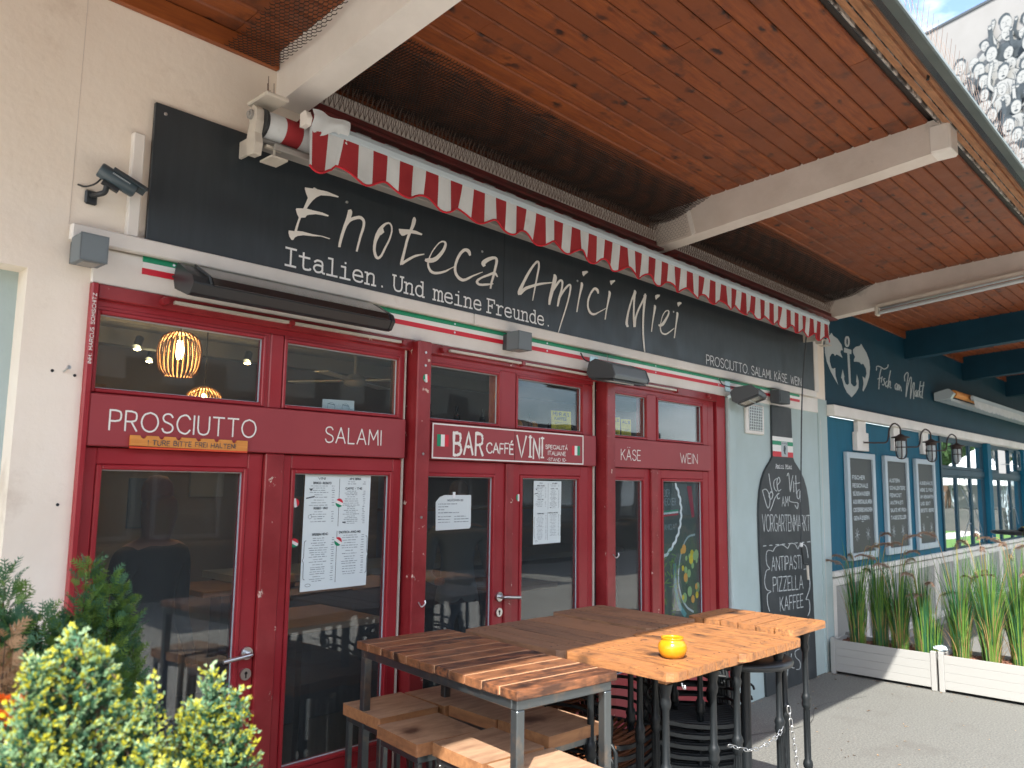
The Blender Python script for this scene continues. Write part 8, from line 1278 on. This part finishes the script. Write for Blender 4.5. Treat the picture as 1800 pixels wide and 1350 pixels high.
def figure(cx, cz, s):
    dark = RM.random() < .42; bw = s * .62
    body = [(cx - bw, cz - 1.55 * s), (cx - bw * .95, cz - .75 * s), (cx - bw * .35, cz - .48 * s), (cx + bw * .35, cz - .48 * s), (cx + bw * .95, cz - .75 * s), (cx + bw, cz - 1.55 * s)]
    P_([(a * 1.0 + (.03 if a > cx else -.03), b) for a, b in body], 0); 
    if not dark:
        P_(body, 2)
        for k in range(5): a = RM.uniform(-.5, .5) * s; Ln([(cx + a, cz - .7 * s), (cx + a * .8 + .05, cz - 1.0 * s), (cx + a * 1.2, cz - 1.45 * s)], .012)
    rot = RM.uniform(-.35, .35); hd = RM.random()
    if hd < .6: P_([(cx + .33 * s * math.cos(q) * (1 + RM.uniform(-.12, .12)) - .1 * rot, cz + .15 * s + .32 * s * math.sin(q) * (1 + RM.uniform(-.1, .2))) for q in [i * .35 for i in range(18)]], 0)
    P_(ell(cx + .04 * s, cz - .06 * s, .305 * s, .42 * s, rot), 1); P_(ell(cx + .04 * s, cz - .06 * s, .285 * s, .40 * s, rot), 2)
    for q in (-.11, .13): Ln([(cx + (q - .06) * s, cz + .04 * s), (cx + q * s, cz + .07 * s), (cx + (q + .06) * s, cz + .03 * s)], .012)
    Ln([(cx + .02 * s, cz + .02 * s), (cx + .06 * s, cz - .10 * s), (cx - .0 * s, cz - .13 * s)], .011)
    mw = RM.uniform(.05, .12) * s
    if RM.random() < .5: P_(ell(cx + .03 * s, cz - .26 * s, mw, mw * .5, rot), 0)
    else: Ln([(cx - mw, cz - .24 * s), (cx, cz - .28 * s), (cx + mw, cz - .24 * s)], .012)
    if RM.random() < .55:
        sd = RM.choice((-1, 1)); hx, hz = cx + sd * s * RM.uniform(.5, .8), cz + s * RM.uniform(.0, .75)
        for w_, m in ((.17, 0), (.125, 2 if not dark else 0)): Ln([(cx + sd * .5 * s, cz - .85 * s), (cx + sd * .75 * s, cz - .35 * s), (hx, hz)], w_ * s * 1.4, m)
        P_(ell(hx, hz + .08 * s, .12 * s, .13 * s), 0); P_(ell(hx, hz + .08 * s, .095 * s, .105 * s), 2)
        for q in range(3): Ln([(hx + (q - 1) * .05 * s, hz + .12 * s), (hx + (q - 1) * .07 * s, hz + .22 * s)], .02)
rows_ = []
z = 14.55
while z > 8.6:
    x = .55 + RM.uniform(0, .2) + max(0, (z - 13.3)) * 1.35
    while x < 6: rows_.append((x + RM.uniform(-.08, .08), z + RM.uniform(-.13, .13), RM.uniform(.36, .56))); x += RM.uniform(.42, .60)
    z -= .42
for a in rows_: figure(*a)
mb.build('mural', ['mural_black', 'mural_line', 'mural_white'], MBD, kind='stuff')

# ================================================================== bar interior details
def pendant(x, y, z, lab, r=.125, h=.27):
    t = thing('pendant_lamp', lab, 'lamp', (x, y, z), group='slatted pendant lamps inside the bar')
    MB().tube([(x, y, 2.9), (x, y, z + h + .02)], .004, 6).build('cord', 'black_plastic', t)
    for k in range(26):
        a = k * 6.283 / 26; c, s_ = math.cos(a), math.sin(a)
        pts = [(x + c * r * q, y + s_ * r * q, z + h * v) for q, v in ((.62, 0), (.88, .15), (1, .5), (.88, .85), (.55, 1.0))]
        MB().tube(catmull(pts, 3), .0048, 5).build('slat', 'rattan', t)
    MB().lathe([(r * .5, z + h), (r * .56, z + h + .006), (.02, z + h + .02)], (x, y, 0), 18).build('top_ring', 'rattan', t)
    MB().lathe([(.012, z + .10), (.022, z + .135), (.024, z + .16), (.012, z + .21)], (x, y, 0), 12).build('bulb', 'filament', t)
    l = bpy.data.lights.new('bulb_light', 'POINT'); l.energy = 20; l.color = (1, .58, .24); l.shadow_soft_size = .03
    o = bpy.data.objects.new('bulb_light', l); COL.objects.link(o); o.parent = t; o.location = (0, 0, .155)
pendant(2.00, 1.25, 2.39, 'lit slatted pendant lamp, upper one in the first window', .12, .25)
pendant(2.33, 1.60, 2.13, 'lit slatted pendant lamp, lower one partly hidden by the window frame', .115, .24)
for k, (x, y, z) in enumerate(((2.22, 2.4, 2.71), (2.55, 3.0, 2.72), (3.05, 2.4, 2.71))):
    t = thing('ceiling_spot', ['small lit ceiling spot left of the pendant lamp', 'small lit ceiling spot just above the pendant lamp', 'small lit ceiling spot right of the pendant lamp'][k], 'lamp', (x, y, z))
    MB().tube([(x, y, z + .07), (x - .03, y - .03, z)], .028, 10).build('housing', 'dark_metal', t); MB().lathe([(.024, -.012), (.024, -.006), (.001, -.02)], (x - .03, y - .04, z - .01), 10).build('bulb', 'spot_glow', t)
bn = 0
for xs, y, z in (([1.9, 2.5, 2.9, 3.15, 3.4, 3.7], 3.2, 2.05), ([5.2, 5.6, 6.0, 6.4, 6.8, 7.2, 7.6, 8.0], 3.2, 2.33)):
    for x in xs:
        bn += 1; t = thing('wine_bottle', 'dark wine bottle on the back shelf, number %s from the left' % ('one two three four five six seven eight nine ten eleven twelve thirteen fourteen'.split()[bn - 1]), 'bottle', (x, y, z), group='wine bottles on the back shelf')
        MB().lathe([(.036, 0), (.038, .01), (.038, .18), (.030, .215), (.014, .24), (.014, .30), (.016, .31)], (x, y, z), 14).build('glass_body', 'bottle_dark', t); MB().lathe([(.0385, .05), (.0385, .13)], (x, y, z), 14).build('paper_label', 'paper', t)
t = thing('ceiling_fan', 'pale ceiling fan inside behind the second upper window', 'fan', (3.7, 1.9, 2.7))
MB().tube([(3.7, 1.9, 2.9), (3.7, 1.9, 2.62)], .015, 8).lathe([(.05, 0), (.09, .02), (.09, .07), (.04, .10)], (3.7, 1.9, 2.54), 18).build('motor', 'interior_grey', t)
for k in range(4):
    a = k * 1.571 + .5; o = MB().prism([(.10, -.03), (.55, -.06), (.56, .06), (.10, .035)], 'z', 2.585, 2.593); o.v = [tuple(Matrix.Translation((3.7, 1.9, 0)) @ Matrix.Rotation(a, 4, 'Z') @ Vector(v)) for v in o.v]; o.build('blade', 'flag_white', t)
t = thing('bread_basket', 'row of packets behind the window over the bar sign', 'goods', (3.7, .2, 2.11))
for k in range(7): MB().lathe([(.02, 0), (.032, .01), (.03, .08), (.012, .10)], (3.62 + k * .05, .20, 2.111), 9).build('packet', ['orange_board', 'interior_wood', 'chair_wood'][k % 3], t)
for k, (x, y, lab) in enumerate(((2.9, 2.3, 'wooden high table inside behind the first glass door'), (2.6, .75, 'wooden high table inside behind the second glass door'), (4.6, 1.1, 'wooden high table inside behind the käse door'))):
    t = thing('inside_table', lab, 'table', (x, y, 0)); bx('tabletop', 'interior_wood', x - .3, x + .3, y - .3, y + .3, 1.0, 1.04, t, bevel=.005); bx('pedestal', 'cast_iron', x - .03, x + .03, y - .03, y + .03, .03, .999, t); bx('foot', 'cast_iron', x - .2, x + .2, y - .2, y + .2, .012, .03, t)

# ================================================================== opposite side of the market (seen in the glass)
def stall(x0, x1, y, lab, m='stall_dark', h=2.9):
    t = thing('market_stall', lab, 'stall', ((x0 + x1) / 2, y, 0), group='market stalls across the square')
    bx('wall', m, x0, x1, y - 3, y, 0, h, t); bx('canopy', 'wire_dark', x0 - .2, x1 + .2, y - 3.2, y + 1.1, h, h + .18, t)
    n = int((x1 - x0) / 1.3)
    for k in range(n):
        a = x0 + .15 + k * (x1 - x0 - .2) / n; mb = MB(); ring(mb, a, a + 1.05, .9, 2.4, a + .06, a + .99, .96, 2.34, y + .001, y + .04); o = mb.build('window', 'alu_grey', t); bx('pane', 'glass_mirror', a + .061, a + .989, y + .01, y + .015, .961, 2.339, o)
    bx('counter', 'interior_wood', x0 + .3, x1 - .3, y + .05, y + .5, .8, .86, t)
stall(-6, 1, -8.4, 'low dark market stall across the square behind the camera'); stall(2.2, 9, -8.6, 'dark market stall across the square opposite the red doors'); stall(10.2, 17, -8.8, 'dark market stall across the square opposite the fish bar'); stall(18.2, 27, -10, 'dark market stall across the square at the near side of the lawn'); stall(28, 37, -12.5, 'dark market stall across the square farthest along the lawn')
def tent(x, y, lab):
    t = thing('market_tent', lab, 'tent', (x, y, 0), group='white market tents beyond the lawn')
    for a in (-1.4, 1.4):
        for b in (-1.4, 1.4): MB().tube([(x + a, y + b, 0), (x + a, y + b, 2.3)], .03, 8).build('pole', 'alu_white', t)
    MB().add([(x - 1.6, y - 1.6, 2.3), (x + 1.6, y - 1.6, 2.3), (x + 1.6, y + 1.6, 2.3), (x - 1.6, y + 1.6, 2.3), (x, y, 3.6)], [(0, 1, 4), (1, 2, 4), (2, 3, 4), (3, 0, 4)]).build('roof', 'tent_white', t)
    MB().box(x - 1.6, x + 1.6, y - 1.6, y - 1.57, 2.0, 2.3).box(x - 1.6, x + 1.6, y + 1.57, y + 1.6, 2.0, 2.3).box(x - 1.6, x - 1.57, y - 1.57, y + 1.57, 2.0, 2.3).box(x + 1.57, x + 1.6, y - 1.57, y + 1.57, 2.0, 2.3).build('valance', 'tent_white', t)
    bx('stall_table', 'stall_dark', x - 1.3, x + 1.3, y - 1.2, y + 1.2, .0, .95, t)
for i, (x, y) in enumerate(((40, -6), (43, -10), (38, -14), (45, -5), (46, -12))): tent(x, y, ('first', 'second', 'third', 'fourth', 'fifth')[i] + ' white market tent beyond the lawn')
def tree(x, y, h, s, seed, lab):
    RR = random.Random(seed); t = thing('street_tree', lab, 'tree', (x, y, 0), group='trees beyond the lawn')
    MB().tube([(x, y, 0), (x + .1, y, h * .4), (x, y + .1, h * .7)], [.22, .16, .06], 8).build('trunk', 'stem_brown', t)
    mb = MB()
    for k in range(1500):
        c = Vector((RR.gauss(0, .42), RR.gauss(0, .42), RR.gauss(0, .36))); c = c if c.length < 1 else c / c.length * RR.random(); p = Vector((x, y, h * .68)) + c * s; d = Vector((RR.uniform(-1, 1), RR.uniform(-1, 1), RR.uniform(-.5, 1))); leaf_quad(mb, p, d, d.orthogonal(), .5, .3, 0)
    mb.build('crown', 'leaves_far', t)
for i, (x, y, h, s) in enumerate(((50, -10, 7, 3.2), (51, -4.5, 6, 2.6), (47, -19, 8, 4))): tree(x, y, h, s, i + 60, ('first', 'second', 'third')[i] + ' leafy street tree beyond the market tents')
t = thing('reflection_block', 'tall grey block added behind the stalls to dim the upper window reflections', 'building', (5, -26, 0))  # added block, unseen directly, keeps bright sky out of the upper panes
bx('wall', 'interior_wall', -30, 30, -36, -26, 0, 10.5, t)
for i in range(22):
    for j in range(2):
        a, b = -28 + i * 2.6, 1.2 + j * 3.3
        bx('window', 'black_gap', a, a + 1.2, -25.99, -25.94, b, b + 1.6, t)
bx('roof_edge', 'dark_metal', -30.2, 30.2, -36.2, -25.8, 10.5, 10.8, t)
bx('lawn', 'lawn', 19, 46, -30, -16.01, 0, .011, kind='structure')

# ================================================================== two people inside, dim behind the glass
def person(x, y, rz, lab, shirt, hair, arm):
    V = [(0, 0, .95), (0, 0, 1.10), (0, .01, 1.28), (0, .01, 1.44), (0, 0, 1.50), (0, -.01, 1.585), (0, -.015, 1.67), (0, -.008, 1.73)]
    rr = [(.15, .115), (.135, .10), (.155, .11), (.14, .095), (.058, .058), (.078, .092), (.084, .102), (.066, .080)]
    E = [(0, 1), (1, 2), (2, 3), (3, 4), (4, 5), (5, 6), (6, 7)]
    for s_ in (-1, 1):
        b = len(V); V += [(s_ * .10, 0, .90), (s_ * .11, -.01, .50), (s_ * .11, .02, .10), (s_ * .115, -.10, .045)]; rr += [(.092, .095), (.060, .062), (.042, .045), (.042, .030)]; E += [(0, b), (b, b + 1), (b + 1, b + 2), (b + 2, b + 3)]
        b = len(V); el, wr, hd = ((s_ * .25, -.02, 1.13), (s_ * .24, -.22, 1.10), (s_ * .21, -.31, 1.12)) if arm else ((s_ * .25, .02, 1.13), (s_ * .26, -.06, .88), (s_ * .255, -.08, .80))
        V += [(s_ * .20, .01, 1.425), el, wr, hd]; rr += [(.068, .068), (.042, .042), (.028, .026), (.034, .020)]; E += [(3, b), (b, b + 1), (b + 1, b + 2), (b + 2, b + 3)]
    me = bpy.data.meshes.new('body'); me.from_pydata(V, E, []); o = bpy.data.objects.new('body', me); COL.objects.link(o)
    sk = o.modifiers.new('skin', 'SKIN'); me.skin_vertices[0].data[0].use_root = True
    for i, r_ in enumerate(rr): me.skin_vertices[0].data[i].radius = r_
    o.modifiers.new('sub', 'SUBSURF').levels = 2; bpy.context.view_layer.update()
    m2 = bpy.data.meshes.new_from_object(o.evaluated_get(bpy.context.evaluated_depsgraph_get())); bpy.data.objects.remove(o)
    m2.materials.clear()
    for q in ('skin', shirt, 'trousers', 'cast_iron'): m2.materials.append(M(q))
    for p in m2.polygons:
        c = p.center; hand = (abs(c.x) > .17 and ((arm and c.y < -.23) or (not arm and c.z < .87 and abs(c.x) > .19)))
        p.material_index = 0 if c.z > 1.475 or hand else (1 if c.z > .93 or abs(c.x) > .21 else (3 if c.z < .09 else 2)); p.use_smooth = True
    t = thing('person', lab, 'person'); b = bpy.data.objects.new('body', m2); COL.objects.link(b); b.parent = t; b.name = 'body'
    MB().lathe([(.001, .098), (.04, .09), (.066, .06), (.076, .02), (.074, -.02), (.060, -.05)], (0, .006, 1.722), 16).build('hair', hair, t)
    MB().lathe([(.001, -.03), (.010, -.02), (.012, -.004), (.007, .02)], (0, -.088, 1.665), 8).build('nose', 'skin', t)
    for s_ in (-1, 1): MB().lathe([(.001, -.008), (.009, -.004), (.010, .004), (.001, .008)], (s_ * .027, -.076, 1.69), 8).build('eye', 'black_gap', t); MB().lathe([(.001, -.03), (.012, -.015), (.014, .012), (.001, .026)], (s_ * .070, -.0, 1.672), 8).build('ear', 'skin', t)
    MB().box(-.022, .022, -.082, -.074, 1.618, 1.626).build('mouth', 'pom_red', t)
    t.location = (x, y, 0); t.rotation_euler = (0, 0, rz)
person(1.70, .70, .5, 'bald person in dark clothes standing inside behind the first glass door', 'shirt_dark', 'skin', False)
person(4.15, 1.15, -.4, 'person in a grey shirt standing inside behind the paper notice', 'shirt_grey', 'stem_brown', True)
